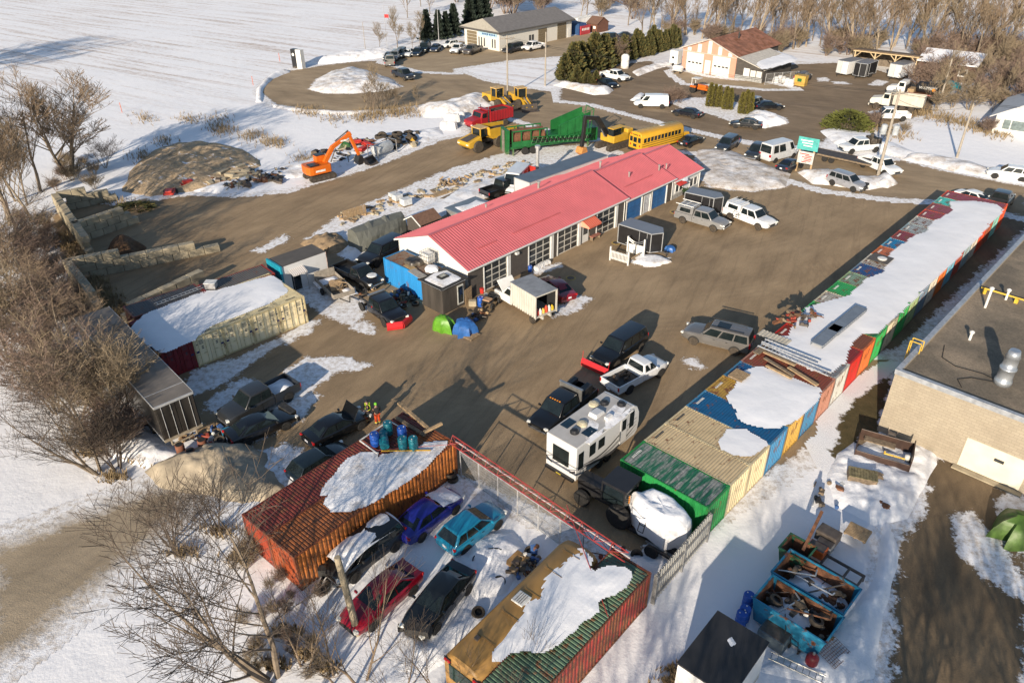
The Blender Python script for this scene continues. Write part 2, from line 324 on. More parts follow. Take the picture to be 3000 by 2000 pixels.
# ================================================================ shipping containers
CPAL={}
def cmat(c,rust=.25,streak=True):
    k='container %s %s'%(c,rust); return M(k,tuple(.9*x for x in lin(c)),.55,0,.16,1.4,rust=rust,streak=streak)
FRM=M('steel dark',(.05,.05,.052),.5,.6); ROD=M('zinc rod',(.45,.45,.44),.35,.8)
t=NT('worn green roof'); t.out(t.mix(t.ramp(t.noise(1.6,6,.65,stretch=(2.2,.35,1)),.44,.56),(.012,.11,.06),t.ramp(t.noise(5,4),.3,.7,(.12,.13,.125),(.3,.31,.3))),.6); GWR=t.m
def container(label,L,x,y,rz,roof,wall,endc,rust=.25,rrust=.35,doors=None,group=None,W=2.438,Hh=2.591,z=0.,frame=None,deco=False):
    """long axis local x; end wall at -x, doors at +x when asked for; deco adds the marking plates of the doors"""
    o=thing('shipping_container',label,'container',(x,y,z),rz,group)
    mr=cmat(roof,rrust);mw=cmat(wall,rust);me=cmat(endc,rust); mf=cmat(frame or endc,rust+.1)
    h=L/2;w=W/2; f=MB(); p=.13
    for sx in (-1,1):
        for sy in (-1,1):
            f.box((sx*(h-p/2),sy*(w-p/2),Hh/2),(p,p,Hh-.02)); f.box((sx*(h-.09),sy*(w-.08),Hh-.055),(.185,.17,.125)); f.box((sx*(h-.09),sy*(w-.08),.06),(.185,.17,.12))
        for zz in (.09,Hh-.07): f.box((sx*(h-.06),0,zz),(.11,W-.3,.13))
    for sy in (-1,1):
        for zz in (.08,Hh-.06): f.box((0,sy*(w-.045),zz),(L-.3,.085,.13 if zz<1 else .08))
    f.build('frame',mf,o)
    n=int(L/.28)
    for sy in (-1,1):
        m=MB(); corr(m,(-h+.12,sy*(w-.045),.12),(1,0,0),(0,0,1),L-.24,Hh-.2,n,.036,(0,sy,0)); m.build('side_wall',mw,o)
    m=MB(); corr(m,(-h+.14,-w+.05,Hh-.05),(1,0,0),(0,1,0),L-.28,W-.1,int(L/.2),.03,(0,0,1),.55); m.build('roof',GWR if deco=='worn' else mr,o)
    if doors:
        q=MB(); [q.box((h-.42,-.3+.13*k+.02*(k>3),Hh-.005),(.16,.075,.012)) for k in range(7)]; q.build('roof_code',M('code white',(.62,.62,.6) if sum(roof)<480 else (.1,.1,.1),.6) if sum(roof)<480 else M('code black',(.06,.06,.06),.6),o)
    def end(s):
        m=MB(); corr(m,(s*(h-.05),-w+.1,.12),(0,1,0),(0,0,1),W-.2,Hh-.2,8,.036,(s,0,0)); m.build('end_wall',me,o)
    end(-1)
    if not doors: end(1)
    else:
        for s in (-1,1):
            d=MB(); y0=s*.012; y1=s*(w-.12); d.bx(h-.07,h-.03,min(y0,y1),max(y0,y1),.14,Hh-.14)
            for k in range(3): d.bx(h-.03,h-.005,min(y0,y1)+.1,max(y0,y1)-.1,.24+k*.76,.9+k*.76)
            dr=d.build('door',me,o,bevel=.012)
            q=MB()
            for yy in (.3,.86):
                a=s*yy; q.tube((h+.03,a,.1),(h+.03,a,Hh-.08),.02); q.box((h+.04,a+.14*s,1.05),(.025,.3,.05)); 
                for zz in (.12,.75,1.5,2.3): q.box((h+.015,a,zz),(.05,.09,.06))
            q.build('locking_rod',ROD if not deco else mf,dr)
            if deco is True:
                q=MB(); q.bx(h,h+.006,s*.95-.09,s*.95+.09,1.9,1.97)
                for r in range(4): q.bx(h,h+.005,s*.58-.2,s*.58+.17-.05*(r%2),2.2-r*.1,2.24-r*.1)
                for r in range(2): q.bx(h,h+.005,s*.58-.05,s*.58+.1,1.6-r*.15,1.69-r*.15)
                q.build('marking',M('marking ink',(.05,.05,.07),.6),dr)
                q=MB(); q.bx(h,h+.007,s*1.0-.11,s*1.0+.11,1.2,1.36); q.build('data_plate',M('plate blue',(.03,.03,.12),.4),dr)
    return o
RA=.8137; RD=Vector((math.cos(RA),math.sin(RA),0)); RN=Vector((math.sin(RA),-math.cos(RA),0)); R0=Vector((6.527,34.626,0)); PIT=2.4525
G_='containers standing side by side in the long row'
ROW=[((52,92,72),(38,140,72),'green container closing the near end of the long row'),((196,176,140),(226,210,170),'cream container beside the green end container'),((192,172,136),(224,206,166),'second cream container in from the green one, snow on its outer end'),
 ((14,84,130),(70,140,185),'blue container between a cream and a mustard one'),((170,136,60),(205,165,80),'mustard yellow container with a pallet on its roof'),((16,80,130),(68,130,170),'blue container between mustard and pink brown ones'),
 ((125,62,45),(186,132,112),'rust roofed container with pink brown end, planks and ladder on top'),((120,125,130),(205,205,198),'grey roofed container with a white end wall'),((125,40,36),(200,45,36),'bright red container in the long row'),
 ((120,70,45),(225,120,60),'container with rusted roof and orange end beside the bright red one'),((30,110,70),(60,180,95),'emerald container next to the rusted orange one'),((160,158,150),(225,215,185),'grey roofed container with a cream end by the scrap heap'),
 ((46,150,80),(62,180,95),'grass green container with a bare green roof'),((120,145,125),(165,190,140),'pale sage green container in the long row'),((30,72,125),(120,145,165),'dark blue roofed container with grey blue end'),((160,158,152),(228,222,205),'grey container with a tyre on a black mat'),
 ((180,100,60),(230,125,55),'orange brown container with rust stains'),((10,115,165),(120,190,215),'sky blue container in the long row'),((125,50,62),(185,85,65),'maroon roofed container with brick red end'),((150,158,160),(165,190,195),'grey roofed container with pale blue end'),
 ((160,164,166),(225,220,205),'grey roofed container with off white end'),((140,62,74),(235,85,45),'maroon roofed container with scarlet orange end'),((138,72,84),(180,95,65),'maroon roofed container with brown end'),((70,190,180),(150,215,200),'turquoise container near the far end of the row'),((140,66,80),(238,95,50),'maroon container at the far end with pale roof stripes')]
for i,(rf,en,lb) in enumerate(ROW):
    c=R0+RD*((i+.5)*PIT)+RN*3.03
    container(lb,6.058,c.x,c.y,math.atan2(-RN.y,-RN.x),rf,en,en,rust=.1 if i in(0,1,2,8) else .22,rrust=.12 if i in (0,1,2,3,12) else .38,doors=True,group=G_,frame=tuple(int(v*.9) for v in en),deco='worn' if i==0 else False)
def roofsnow(label,pts,z,th=.16,res=.14,mat=None,fs=1.,seed=0,name='snow_cover',k=.35):
    o=mound(name,pts,th*.5,mat or SNOWR,res,k=k*1.6,rough=.14,z0=z,fs=fs*.6,seed=seed,pad=.2,rag=.3 if len(pts)>6 else .05); return tag(o,label,'snow',kind='stuff')
roofsnow('long white snow cover over the row of containers',[(2790,592),(2850,590),(2915,600),(2930,612),(2862,686),(2768,778),(2646,892),(2580,955),(2560,970),(2520,968),(2485,1000),(2460,1055),(2425,1085),(2380,1075),(2300,1035),(2262,995),(2322,985),(2332,960),(2360,930),(2372,905),(2410,895),(2450,880),(2500,868),(2545,820),(2600,800),(2612,770),(2622,740),(2640,725),(2668,710),(2690,690),(2722,680),(2742,650),(2775,635),(2802,620)],2.615,.13,.2,k=.4)
roofsnow('white snow cover on the blue and mustard containers',[(2160,1140),(2190,1090),(2230,1078),(2290,1100),(2395,1140),(2380,1175),(2345,1205),(2300,1238),(2262,1246),(2200,1238),(2175,1225),(2160,1190),(2140,1165)],2.615,.12,.14,k=.3,seed=4)
roofsnow('small snow patch on the cream container roof',[(2118,1290),(2140,1260),(2180,1262),(2240,1298),(2210,1318),(2190,1330),(2150,1325),(2122,1310)],2.615,.05,.1,k=.3,seed=8)
# the pair in front, the cream store row, single ones
d=Vector((math.cos(R(49.5)),math.sin(R(49.5)),0)); r_=Vector((d.y,-d.x,0)); pc=Vector((-9.37,33.33,0))
c=pc-r_*1.225; container('long maroon red container with orange end beside the dark cars',12.19,c.x,c.y,R(49.5),(122,52,42),(110,45,40),(150,60,38),.25,.42,frame=(110,52,40))
c=pc+r_*1.225; container('long orange container along the fenced wreck enclosure',12.19,c.x,c.y,R(49.5),(150,88,44),(190,116,58),(160,74,36),.3,.5,frame=(140,75,42))
Z3=lambda L:[(690+x*.3507,1180+y*.3507) for x,y in L]; Z4=lambda L:[(1350+x/3.136,1500+y/3.136) for x,y in L]
roofsnow('crusty snow on the orange container',Z3([(765,815),(830,890),(960,880),(1080,830),(1250,745),(1400,650),(1560,530),(1650,430),(1740,330),(1600,345),(1500,420),(1330,430),(1230,450),(1130,540),(930,640),(860,720)]),2.625,.12,.1,k=.3,seed=2,mat=SNOWM)
roofsnow('crusty snow strip on the maroon container',Z3([(735,750),(790,670),(900,550),(960,480),(1060,430),(1170,425),(1120,520),(960,610),(860,670)]),2.625,.1,.1,k=.3,seed=6,mat=SNOWM)
dg=Vector((math.cos(R(48.5)),math.sin(R(48.5)),0)); rg=Vector((dg.y,-dg.x,0)); fc=Vector((6.09,26.75,0))-dg*6.1
container('long container with weathered green roof and flaking red side',12.19,fc.x,fc.y,R(48.5),(92,118,95),(150,52,45),(150,60,50),.62,.3,frame=(120,60,45))
LA=3.907; LD=Vector((math.cos(LA),math.sin(LA),0)); LN=Vector((math.sin(LA),-math.cos(LA),0)); L0=Vector((-17.57,55.746,0))
for i in range(4):
    c=L0+LD*((i+.5)*2.464)+LN*3.03
    container(['tan container at the open end of the store row','second tan container from the open end of the store row','third tan container, its doors half in shade','tan container next to the dark red one'][i],6.058,c.x,c.y,math.atan2(-LN.y,-LN.x),(214,200,160),(240,226,188),(244,230,192),.04,.05,doors=True,group='tan containers of the store row',frame=(210,195,152),deco=True)
c=L0+LD*(4.5*2.464)+LN*3.03
container('dark red container between the tan ones and the black trailer',6.058,c.x,c.y,math.atan2(-LN.y,-LN.x),(120,40,44),(125,36,42),(128,34,44),.1,.2,doors=True,deco=True)
ZC=lambda L:[(360+x*.2551,780+y*.2551) for x,y in L]
roofsnow('smooth snow blanket on the tan store containers',ZC([(480,970),(800,830),(1010,650),(1380,520),(1640,420),(1850,290),(1800,190),(1690,120),(1500,170),(1060,290),(960,290),(640,410),(420,490),(260,560),(130,680),(300,860)]),2.615,.16,.14,k=.45,seed=3)
# ================================================================ block bays behind the store row
CB=M('bay concrete',(.36,.31,.22),.9,0,.3,1.2,bump=.35,bs=9); CBR=M('red block',(.36,.16,.11),.9,0,.3,2,bump=.3)
def blockwall(label,a,b,rows,first=0,mat=CB,cap=None,L=1.5,skip=()):
    """each course is one part; blocks 1.5 x .75 x .75 with open joints"""
    a=Vector(a[:2]+(0,)) if isinstance(a,tuple) else a; d=(b-a); n=max(1,round(d.length/L)); ang=math.atan2(d.y,d.x); o=thing('block_wall',label,'wall',(a.x,a.y,0),ang)
    L=d.length/n
    for r in range(rows):
        m=MB(); off=(r%2)*L/2; lim=(cap[r] if cap else n)
        for i in range(lim):
            j=rnd.uniform(-.02,.02); m.box(((i+.5)*L+off,j,r*.75+.372),(L-.035,.74,.735),rnd.uniform(-.012,.012))
        m.build('course',mat,o,bevel=.05)
    return o
P=lambda u,v,z=0:G(u,v,z)
blockwall('long weathered block wall at the back of the storage bays',P(268,752),P(178,620),3)
blockwall('stepped block wall dividing the storage bays, soil heap behind it',P(215,822),P(555,752),3,cap=[9,7,3])
blockwall('pale block wall between two storage bays',P(228,712),P(405,650),3,cap=[5,4,4])
blockwall('block wall at the far end of the bays under the snowy slope',P(182,618),P(345,585),3,cap=[4,3,2])
blockwall('block wall running on toward the black trailer',P(215,822),P(290,920),3)
blockwall('low line of blocks behind the tan containers, one painted red',P(365,945),P(580,840),2)
# ================================================================ garage with the red roof
def ribroof(m,O,ux,uy,L,Wd,nrm,n): corr(m,O,ux,uy,L,Wd,n,.05,nrm,.24)
RED=M('red metal roof',(.50,.125,.14),.42,0,.1,.6,streak=False); WHT=M('white trim',(.64,.64,.62),.55,0,.08,3); GREYS=M('dark vinyl siding',(.072,.062,.055),.7,0,.2,4)
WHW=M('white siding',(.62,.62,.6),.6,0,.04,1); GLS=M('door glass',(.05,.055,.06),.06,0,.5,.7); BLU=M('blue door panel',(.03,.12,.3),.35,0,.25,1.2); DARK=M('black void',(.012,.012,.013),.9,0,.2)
BZ=R(46.2); gb=thing('garage_building','long garage with a red metal roof, white gable and dark siding','building',(-3.9,59.65,0),BZ)
def siding(m,x0,x1,z0,z1,y,holes,step=.2):
    """clapboards on the plane y, leaving rectangular holes"""
    z=z0
    while z<z1-1e-3:
        zt=min(z+step,z1); xs=[x0]+sorted([h[0] for h in holes if h[2]<zt-.01 and h[3]>z+.01]+[h[1] for h in holes if h[2]<zt-.01 and h[3]>z+.01])+[x1]
        for a,b in zip(xs[::2],xs[1::2]):
            if b-a>.02: m.add([(a,y-.022,z),(b,y-.022,z),(b,y,zt),(a,y,zt)],[(0,1,2,3)])
        z=zt
    return m
def section(x0,x1,eave,ridge,dep,holes,fw,first=False,last=False):
    w=MB(); siding(w,x0,x1,0,eave+.1,0,holes); w.build('front_wall',fw,gb)
    w=MB(); w.bx(x0,x1,dep-.1,dep,0,eave+.05); w.build('back_wall',WHW,gb)
    for x,s in ((x0,-1),(x1,1)):
        w=MB(); w.prism([(0,0),(dep,0),(dep,eave),(dep/2,ridge-.08),(0,eave)],x,x-s*.12,'X'); w.build('gable_wall',WHW,gb)
    ov=.35; dz=(ridge-eave)/(dep/2); sl=math.hypot(1,dz); 
    for s in (0,1):
        m=MB(); y=-ov if s==0 else dep+ov; uy=Vector((0,1 if s==0 else -1,dz)).normalized(); wd=(dep/2+ov)*sl; n=Vector((0,-dz if s==0 else dz,1)).normalized()
        ribroof(m,(x0-.25 if first else x0,y,eave-ov*dz+.1),Vector((1,0,0)),uy,x1-x0+(.25 if first else 0)+.25,wd,n,int((x1-x0)/.3)); m.build('roof',RED,gb)
    m=MB(); m.box(((x0+x1)/2,dep/2,ridge+.12),(x1-x0+.5,.36,.05)); m.build('ridge_cap',RED,gb,bevel=.02)
    m=MB(); m.box(((x0+x1)/2,-ov-.05,eave-ov*dz+.06),(x1-x0+.45,.13,.12)); m.bx(x0,x1,-ov,0,eave-.12,eave-.09); m.tube((x1-.15,-.1,eave-.15),(x1-.15,-.1,.1),.05); m.build('gutter',WHT,gb,bevel=.02)
    xe=x0-.25 if first else x0-.01
    for xx in ([xe] if first else [])+[x1+.25]:
        m=MB()
        for s in (0,1):
            ya=-ov if s==0 else dep+ov; m.prism([(ya,eave-ov*dz-.08),(dep/2,ridge-.06),(dep/2,ridge+.08),(ya,eave-ov*dz+.08)],xx-.03,xx+.03,'X')
        m.build('bargeboard',WHT,gb,fix=True)
doors=[(2.05,5.1),(8.1,11.3),(12.4,15.6),(18.7,21.9),(23.95,26.75),(28.8,31.7)]
section(0,23.5,3.05,4.8,9.7,[(a,b,0,2.6) for a,b in doors[:4]]+[(16.2,17.5,0,2.15)],GREYS,first=True)
section(23.5,32.9,2.75,4.5,9.9,[(a,b,0,2.3) for a,b in doors[4:]]+[(27.25,28.4,0,2.05)],GREYS)
section(32.9,38.9,2.4,4.15,9.7,[(33.6,35.2,.75,1.65),(36.7,38.4,.6,1.6)],WHW,last=True)
for i,(a,b) in enumerate(doors):
    hh=2.6 if i<4 else 2.3
    d=MB()
    if i<4:
        nx=3
        for k in range(nx+1): x=a+.06+(b-a-.12)*k/nx; d.bx(x-.045,x+.045,.05,.1,.02,hh)
        for k in range(5): z=.05+(hh-.1)*k/4; d.bx(a+.02,b-.02,.055,.095,z-.05,z+.05)
        dd=d.build('garage_door',M('door aluminium',(.62,.6,.55),.45,.2),gb)
        q=MB(); q.bx(a+.02,b-.02,.07,.075,.05,hh); q.build('pane',GLS,dd)
    else:
        for k in range(5):
            z=.02+hh*k/5; d.bx(a+.02,b-.02,.05,.09,z,z+hh/5-.02)
            for j in range(3): x=a+.15+(b-a-.2)*j/3; d.bx(x,x+(b-a)/3-.15,.035,.05,z+.1,z+hh/5-.12)
        dd=d.build('garage_door',BLU,gb)
    q=MB(); q.bx(a-.14,a,-.06,.1,0,hh+.14); q.bx(b,b+.14,-.06,.1,0,hh+.14); q.bx(a,b,-.06,.1,hh,hh+.14); q.bx(b+.14,b+.42,-.045,.02,0,hh) if i<4 else None
    q.build('door_frame',WHT,dd,bevel=.01)
    q=MB(); q.bx(a+.2,b-.2,-.1,-.04,hh+.2,hh+.36); q.build('sign_strip',M('grey white sign',(.62,.62,.6),.5,0,.5,8),gb)
d=MB(); d.bx(27.28,28.37,.03,.08,.02,2.05); d.bx(27.75,27.9,.005,.03,1.35,1.5); dd=d.build('door',M('grey steel door',(.5,.51,.53),.5),gb); q=MB(); q.bx(27.15,27.27,-.05,.09,0,2.16); q.bx(28.38,28.5,-.05,.09,0,2.16); q.bx(27.27,28.38,-.05,.09,2.06,2.16); q.build('door_frame',WHT,dd); q=MB(); q.tube((28.25,.0,1.0),(28.15,.0,1.0),.03); q.build('handle',ROD,dd)
d=MB(); d.bx(16.3,17.4,.05,.1,.02,2.1); dd=d.build('door',WHT,gb); q=MB(); q.bx(16.5,17.2,.03,.05,.9,1.9); q.build('pane',GLS,dd)
a_=MB(); STRIPE=NT('red awning'); w_=STRIPE.n('ShaderNodeTexWave'); w_.inputs['Scale'].default_value=1.6; STRIPE.l(STRIPE.co,w_.inputs[0]); STRIPE.out(STRIPE.ramp(w_.outputs[0],.7,.8,(.55,.06,.03),(.7,.3,.2)),.7)
a_.add([(16.0,0,2.75),(18.0,0,2.75),(18.0,-1.1,2.25),(16.0,-1.1,2.25),(16,-1.1,2.05),(18,-1.1,2.05),(16,0,2.05),(18,0,2.05)],[(0,3,2,1),(3,4,5,2),(0,6,4,3),(1,2,5,7)]); a_.build('awning',STRIPE.m,gb)
for (x0,x1,z0,z1) in ((33.6,35.2,.75,1.65),(36.7,38.4,.6,1.6)):
    q=MB(); 
    for x in (x0,(x0+x1)/2,x1): q.bx(x-.06,x+.06,-.07,.03,z0-.08,z1+.08)
    q.bx(x0,x1,-.06,.03,z0-.08,z0+.02); q.bx(x0,x1,-.06,.03,z1-.02,z1+.08); w=q.build('window',WHT,gb); q=MB(); q.bx(x0,x1,.0,.03,z0,z1); q.build('pane',GLS,w)
q=MB(); q.bx(33.0,38.9,-.04,-.024,0,.55); q.build('stone_skirt',M('grey stone skirt',(.32,.32,.31),.9,0,.5,6),gb)
q=MB(); q.add([(33.2,0,2.15),(34.9,0,2.15),(34.9,-.8,1.85),(33.2,-.8,1.85)],[(0,3,2,1)]); q.build('canopy',M('red canopy',(.55,.06,.05),.6),gb)
for x,y,r,h in ((16.6,6.4,.16,.9),(9.5,7.2,.1,.5),(26.2,5.6,.12,.6),(27.4,2.4,.09,.45),(32.2,1.6,.1,.55),(33.4,1.4,.08,.5)):
    q=MB(); zz=4.75-abs(y-4.9)*.36-.1; q.tube((x,y,zz),(x,y,zz+h),r*.8); q.tube((x,y,zz+h),(x,y,zz+h+.12),r*1.3); q.build('vent_pipe',M('galvanised',(.5,.48,.45),.4,.5),gb)
for x0,x1 in ((2.6,5),(7.2,14.2),(25.2,30.5)):
    q=MB(); y=1.35; q.box(((x0+x1)/2,y,3.05+.36*y+(.2 if x0<23 else -.1)),(x1-x0,.05,.12)); q.build('snow_guard',RED,gb)
for x in (6.1,): q=MB(); q.bx(x,x+.35,-.28,0,2.35,2.6); q.build('flood_lamp',WHT,gb)
roofsnow('small patch of snow where the red roofs meet',[(1815,545),(1832,548),(1848,560),(1838,556)],2.95,.08,.1,k=.1); roofsnow('snow on the porch roof of the garage',[(1975,512),(1990,500),(2010,512),(2008,528),(1990,524)],2.3,.15,.1,k=.2)
# ---------------------------------------------------------------- flat roofed block building
t=NT('tan split block'); bk=t.n('ShaderNodeTexBrick'); bk.inputs['Scale'].default_value=1.; bk.inputs['Brick Width'].default_value=.42; bk.inputs['Row Height'].default_value=.21; bk.inputs['Mortar Size'].default_value=.012
mp=t.n('ShaderNodeMapping'); mp.inputs['Rotation'].default_value=(R(90),0,0); t.l(t.co,mp.inputs[0]); t.l(mp.outputs[0],bk.inputs[0]); bk.inputs[1].default_value=(.36,.31,.235,1); bk.inputs[2].default_value=(.32,.275,.21,1); bk.inputs[3].default_value=(.24,.205,.155,1)
t.out(t.mix(t.math('MULTIPLY',t.ramp(t.noise(.5,6,.65),.45,.68),.4),bk.outputs[0],(.22,.18,.13)),.9); t.bump(bk.outputs[1],-.5,.02); TANB=t.m
t=NT('gravel roofing'); t.out(t.mix(t.ramp(t.noise(.28,6,.6),.42,.62),t.ramp(t.noise(9,5,.7),.3,.7,(.09,.075,.058),(.2,.165,.12)),t.ramp(t.noise(10,5,.7),.3,.7,(.17,.135,.1),(.38,.3,.21))),.95); t.bump(t.noise(18,3,.7),.5,.05); GROOF=t.m
bb=thing('block_building','flat roofed building of tan split block with a gravel roof','building',(25.15,40.35,0),R(-44.5))
HB=5.0; q=MB(); q.bx(0,15,0,.3,0,HB); q.build('wall',TANB,bb); q=MB(); q.bx(0,.3,.3,42,0,HB); q.bx(14.7,15,.3,42,0,HB); q.bx(.3,14.7,41.7,42,0,HB); q.build('wall',TANB,bb)
q=MB(); q.bx(.28,14.72,.28,41.72,HB-.3,HB-.05); q.build('roof',GROOF,bb)
q=MB(); q.bx(-.06,15.06,-.06,.26,HB,HB+.14); q.bx(-.06,.26,.26,42.06,HB,HB+.14); q.bx(-.05,15.05,-.045,-.002,HB-.22,HB); q.bx(-.045,-.002,0,42,HB-.22,HB); q.build('parapet_flashing',M('grey flashing',(.42,.44,.47),.45,.4),bb,bevel=.01)
q=MB(); q.bx(5.15,8.7,-.05,-.004,.15,2.35); dd=q.build('garage_door',M('cream door',(.7,.63,.5),.6,0,.12,1),bb); q=MB(); q.bx(6.9,7.45,-.075,-.051,1.5,1.72); q.build('pane',GLS,dd); q=MB(); q.bx(4.95,8.95,-.5,-.005,-.02,.1); q.build('threshold',CB,dd)
q=MB(); q.lathe((5.4,3.3,HB-.05),[(.52,0),(.52,.3),(.46,.35),(.44,1.1),(.5,1.12),(.5,1.24),(.43,1.26),(.4,2.0),(.44,2.02),(.3,2.5),(.28,2.5)],n=20); q.build('exhaust_stack',M('galvanised duct',(.4,.43,.47),.35,.6,.2,2),bb,smooth=True,bevel=0)
for x,y,h in ((2.2,7.5,.5),(1.55,13.2,1.5),(2.3,15.6,.7),(9.6,6.2,.35),(11.5,9.5,.3)):
    q=MB(); q.tube((x,y,HB-.05),(x,y,HB+h),.09); q.lathe((x,y,HB+h),[(.15,0),(.17,.12),(.05,.2)],n=10); q.build('vent_pipe',WHT,bb)
YEL=M('safety yellow',(.62,.4,.04),.5,0,.15,4,rust=.15)
q=MB(); q.tube((.5,15.6,HB+.35),(6.5,15.6,HB+.35),.07); q.tube((6.5,15.6,HB+.35),(6.5,19,HB+.35),.07); 
for x in (.8,3,6.3): q.box((x,15.6,HB+.1),(.25,.3,.4))
q.build('gas_pipe',YEL,bb); q=MB(); q.tube((8.6,4.6,HB+.2),(13,3.6,HB+.2),.06); q.box((8.4,4.65,HB+.1),(.3,.25,.35)); q.build('gas_pipe',YEL,bb)
q=MB(); pts=[(1.2,5.5),(1.6,3.8),(2.6,3.3),(4.2,3.6),(5,3.4)]; q.path([(a,b,HB-.02) for a,b in pts],.025); pts=[(5,3.1),(3.8,2.6),(3.2,1.8),(3.7,1)]; q.path([(a,b,HB-.02) for a,b in pts],.025); q.build('cable',DARK,bb)
ld=thing('roof_ladder','yellow steel ladder hooked over the roof edge of the block building','ladder',(27.05,42.45,0),R(-44.5))
q=MB()
for x in (0,.5): q.tube((-.22,x,.3),(-.22,x,5.9),.035); q.tube((-.22,x,5.9),(.5,x,5.9),.035); q.tube((.5,x,5.9),(.5,x,5.15),.035)
q.build('rail',YEL,ld); q=MB()
for k in range(18): q.tube((-.22,0,.5+.31*k),(-.22,.5,.5+.31*k),.02)
q.build('rung',YEL,ld)
# ---------------------------------------------------------------- workshop far off with the grey hip roof
GR=M('grey shingle',(.17,.16,.155),.8,0,.2,1.5,bump=.3,bs=12); SIDE=M('pale steel siding',(.62,.6,.55),.5,0,.06,2); BRN=M('brown panel door',(.17,.135,.085),.6,0,.15,2)
ws=thing('workshop_building','pale steel workshop under a grey roof at the far lot','building',(-2.2,171.3,0),R(44.5))
q=MB(); q.bx(0,23.5,0,.2,0,4.1); q.bx(0,.2,.2,11.3,0,4.1); q.bx(23.3,23.5,.2,11.3,0,4.1); q.bx(.2,23.3,11.1,11.3,0,4.1); q.build('wall',SIDE,ws)
q=MB(); e=4.0; o_=.8
q.add([(-o_,-o_,e),(23.9,-o_,e),(23.9,5.65,6.1),(.4,5.65,6.1)],[(0,1,2,3)]); q.add([(-o_,12.1,e),(23.9,12.1,e),(23.9,5.65,6.1),(.4,5.65,6.1)],[(3,2,1,0)]); q.add([(-o_,-o_,e),(-o_,12.1,e),(23.9,12.1,e),(23.9,-o_,e)],[(0,1,2,3)]); q.build('roof',GR,ws)
q=MB(); q.add([(-o_,12.1,e),(-o_,-o_,e),(.4,5.65,6.1)],[(0,1,2)]); q.build('hip_end',M('pale shingle',(.3,.28,.24),.8,0,.15,2),ws); q=MB(); q.prism([(0,4.02),(11.3,4.02),(5.65,6)],23.3,23.5,'X'); q.build('gable_wall',SIDE,ws)
q=MB(); q.bx(-.86,23.9,-.88,-.8,3.72,4.05); q.bx(-.88,-.8,-.8,12.1,3.72,4.05); q.build('fascia',M('dark fascia',(.09,.085,.08),.6),ws)
for x0,x1,h in ((12.2,15,3.1),(18.6,21.6,3.6)):
    q=MB()
    for k in range(6): q.bx(x0,x1,-.06,0,.03+k*h/6,(k+1)*h/6)
    q.build('garage_door',BRN,ws)
q=MB()
for k in range(5): q.bx(-.06,0,7.2,10.4,.03+k*.66,.62+k*.66)
q.build('garage_door',BRN,ws)
for x in (9.2,10.1): q=MB(); q.bx(x,x+.6,-.05,0,1,2.2); q.build('window',GLS,ws)
q=MB(); q.bx(22.2,23.1,-.05,0,.05,2.1); q.build('door',WHT,ws)
for y in (1.2,2.0,4.6,5.5,6.3): q=MB(); q.bx(-.05,0,y,y+.35,.5,2.3); q.build('window',GLS,ws)
q=MB(); q.bx(-.12,-.02,.6,6.6,2.7,3.5); sg=q.build('sign',M('pale blue sign',(.35,.5,.6),.5,0,.3,2),ws); q=MB(); [q.bx(-.14,-.12,y,y+.5,2.95,3.3) for y in (1.2,1.9,2.6,3.4,4.1,4.8)]; q.build('lettering',M('deep blue ink',(.04,.1,.25),.5),sg)
# ---------------------------------------------------------------- pink fronted shop with the rusty roof
PINK=M('salmon siding',(.5,.27,.19),.7,0,.08,2); RUSTR=M('rusted roof sheet',(.27,.12,.075),.85,0,.5,.7,rust=.35,streak=False)
ps=thing('pink_shop','salmon fronted shop with two white roller doors and a rusty roof','building',(41.9,144.2,0),R(-44.5))
q=MB(); q.prism([(-11.6,0),(0,0),(0,4.2),(-5.8,6.3),(-11.6,4.2)],0,.2); q.build('front_wall',PINK,ps,fix=True); q=MB(); q.bx(-.2,0,.2,16,0,4.1); q.bx(-11.6,-11.4,.2,16,0,4.1); q.prism([(-11.4,0),(-.2,0),(-.2,4.1),(-5.8,6.2),(-11.4,4.1)],15.8,16); q.build('wall',M('dark boarding',(.06,.058,.055),.8),ps,fix=True)
q=MB(); e=3.95
for s in (-1,1):
    a=[(-5.8,-.5,6.42),(-5.8,16.4,6.42),(-5.8+s*6.4,16.4,4.02),(-5.8+s*6.4,-.5,4.02)]; q.add(a,[(0,1,2,3) if s<0 else (3,2,1,0)])
q.build('roof',RUSTR,ps); q=MB()
for s in (-1,1): q.prism([(-5.8,6.25),(-5.8,6.45),(-5.8+s*6.4,4.05),(-5.8+s*6.4,3.85)],-.56,-.5)
q.build('bargeboard',M('pale trim',(.5,.45,.4),.6),ps,fix=True)
for x0,x1 in ((-10.6,-6.9),(-4.9,-1.2)):
    q=MB()
    for k in range(5): q.bx(x0,x1,-.05,0,.03+k*.7,.7+k*.7)
    dd=q.build('roller_door',WHT,ps); q=MB(); [q.bx(x,x+.55,-.07,-.051,1.6,1.85) for x in (x0+.4,x0+1.25,x0+2.1,x0+2.85)]; q.build('pane',DARK,dd)
q=MB(); q.bx(-6.5,-5.3,-.05,0,.03,2.5); q.build('door',WHT,ps); q=MB(); [q.bx(x-.4,x+.4,-.04,0,3.75,min(6.2,6.0-abs(x+5.8)*.36)) for x in (-10.2,-8.0,-5.8,-3.6,-1.4)]; q.build('white_panel',WHT,ps); q=MB(); q.bx(-11.6,0,-.06,-.041,3.6,3.72); q.build('sill_band',M('pale trim',(.5,.45,.4),.6),ps); q=MB(); q.tube((-4,7,5.6),(-4,7,6.9),.15); q.build('vent_pipe',FRM,ps)
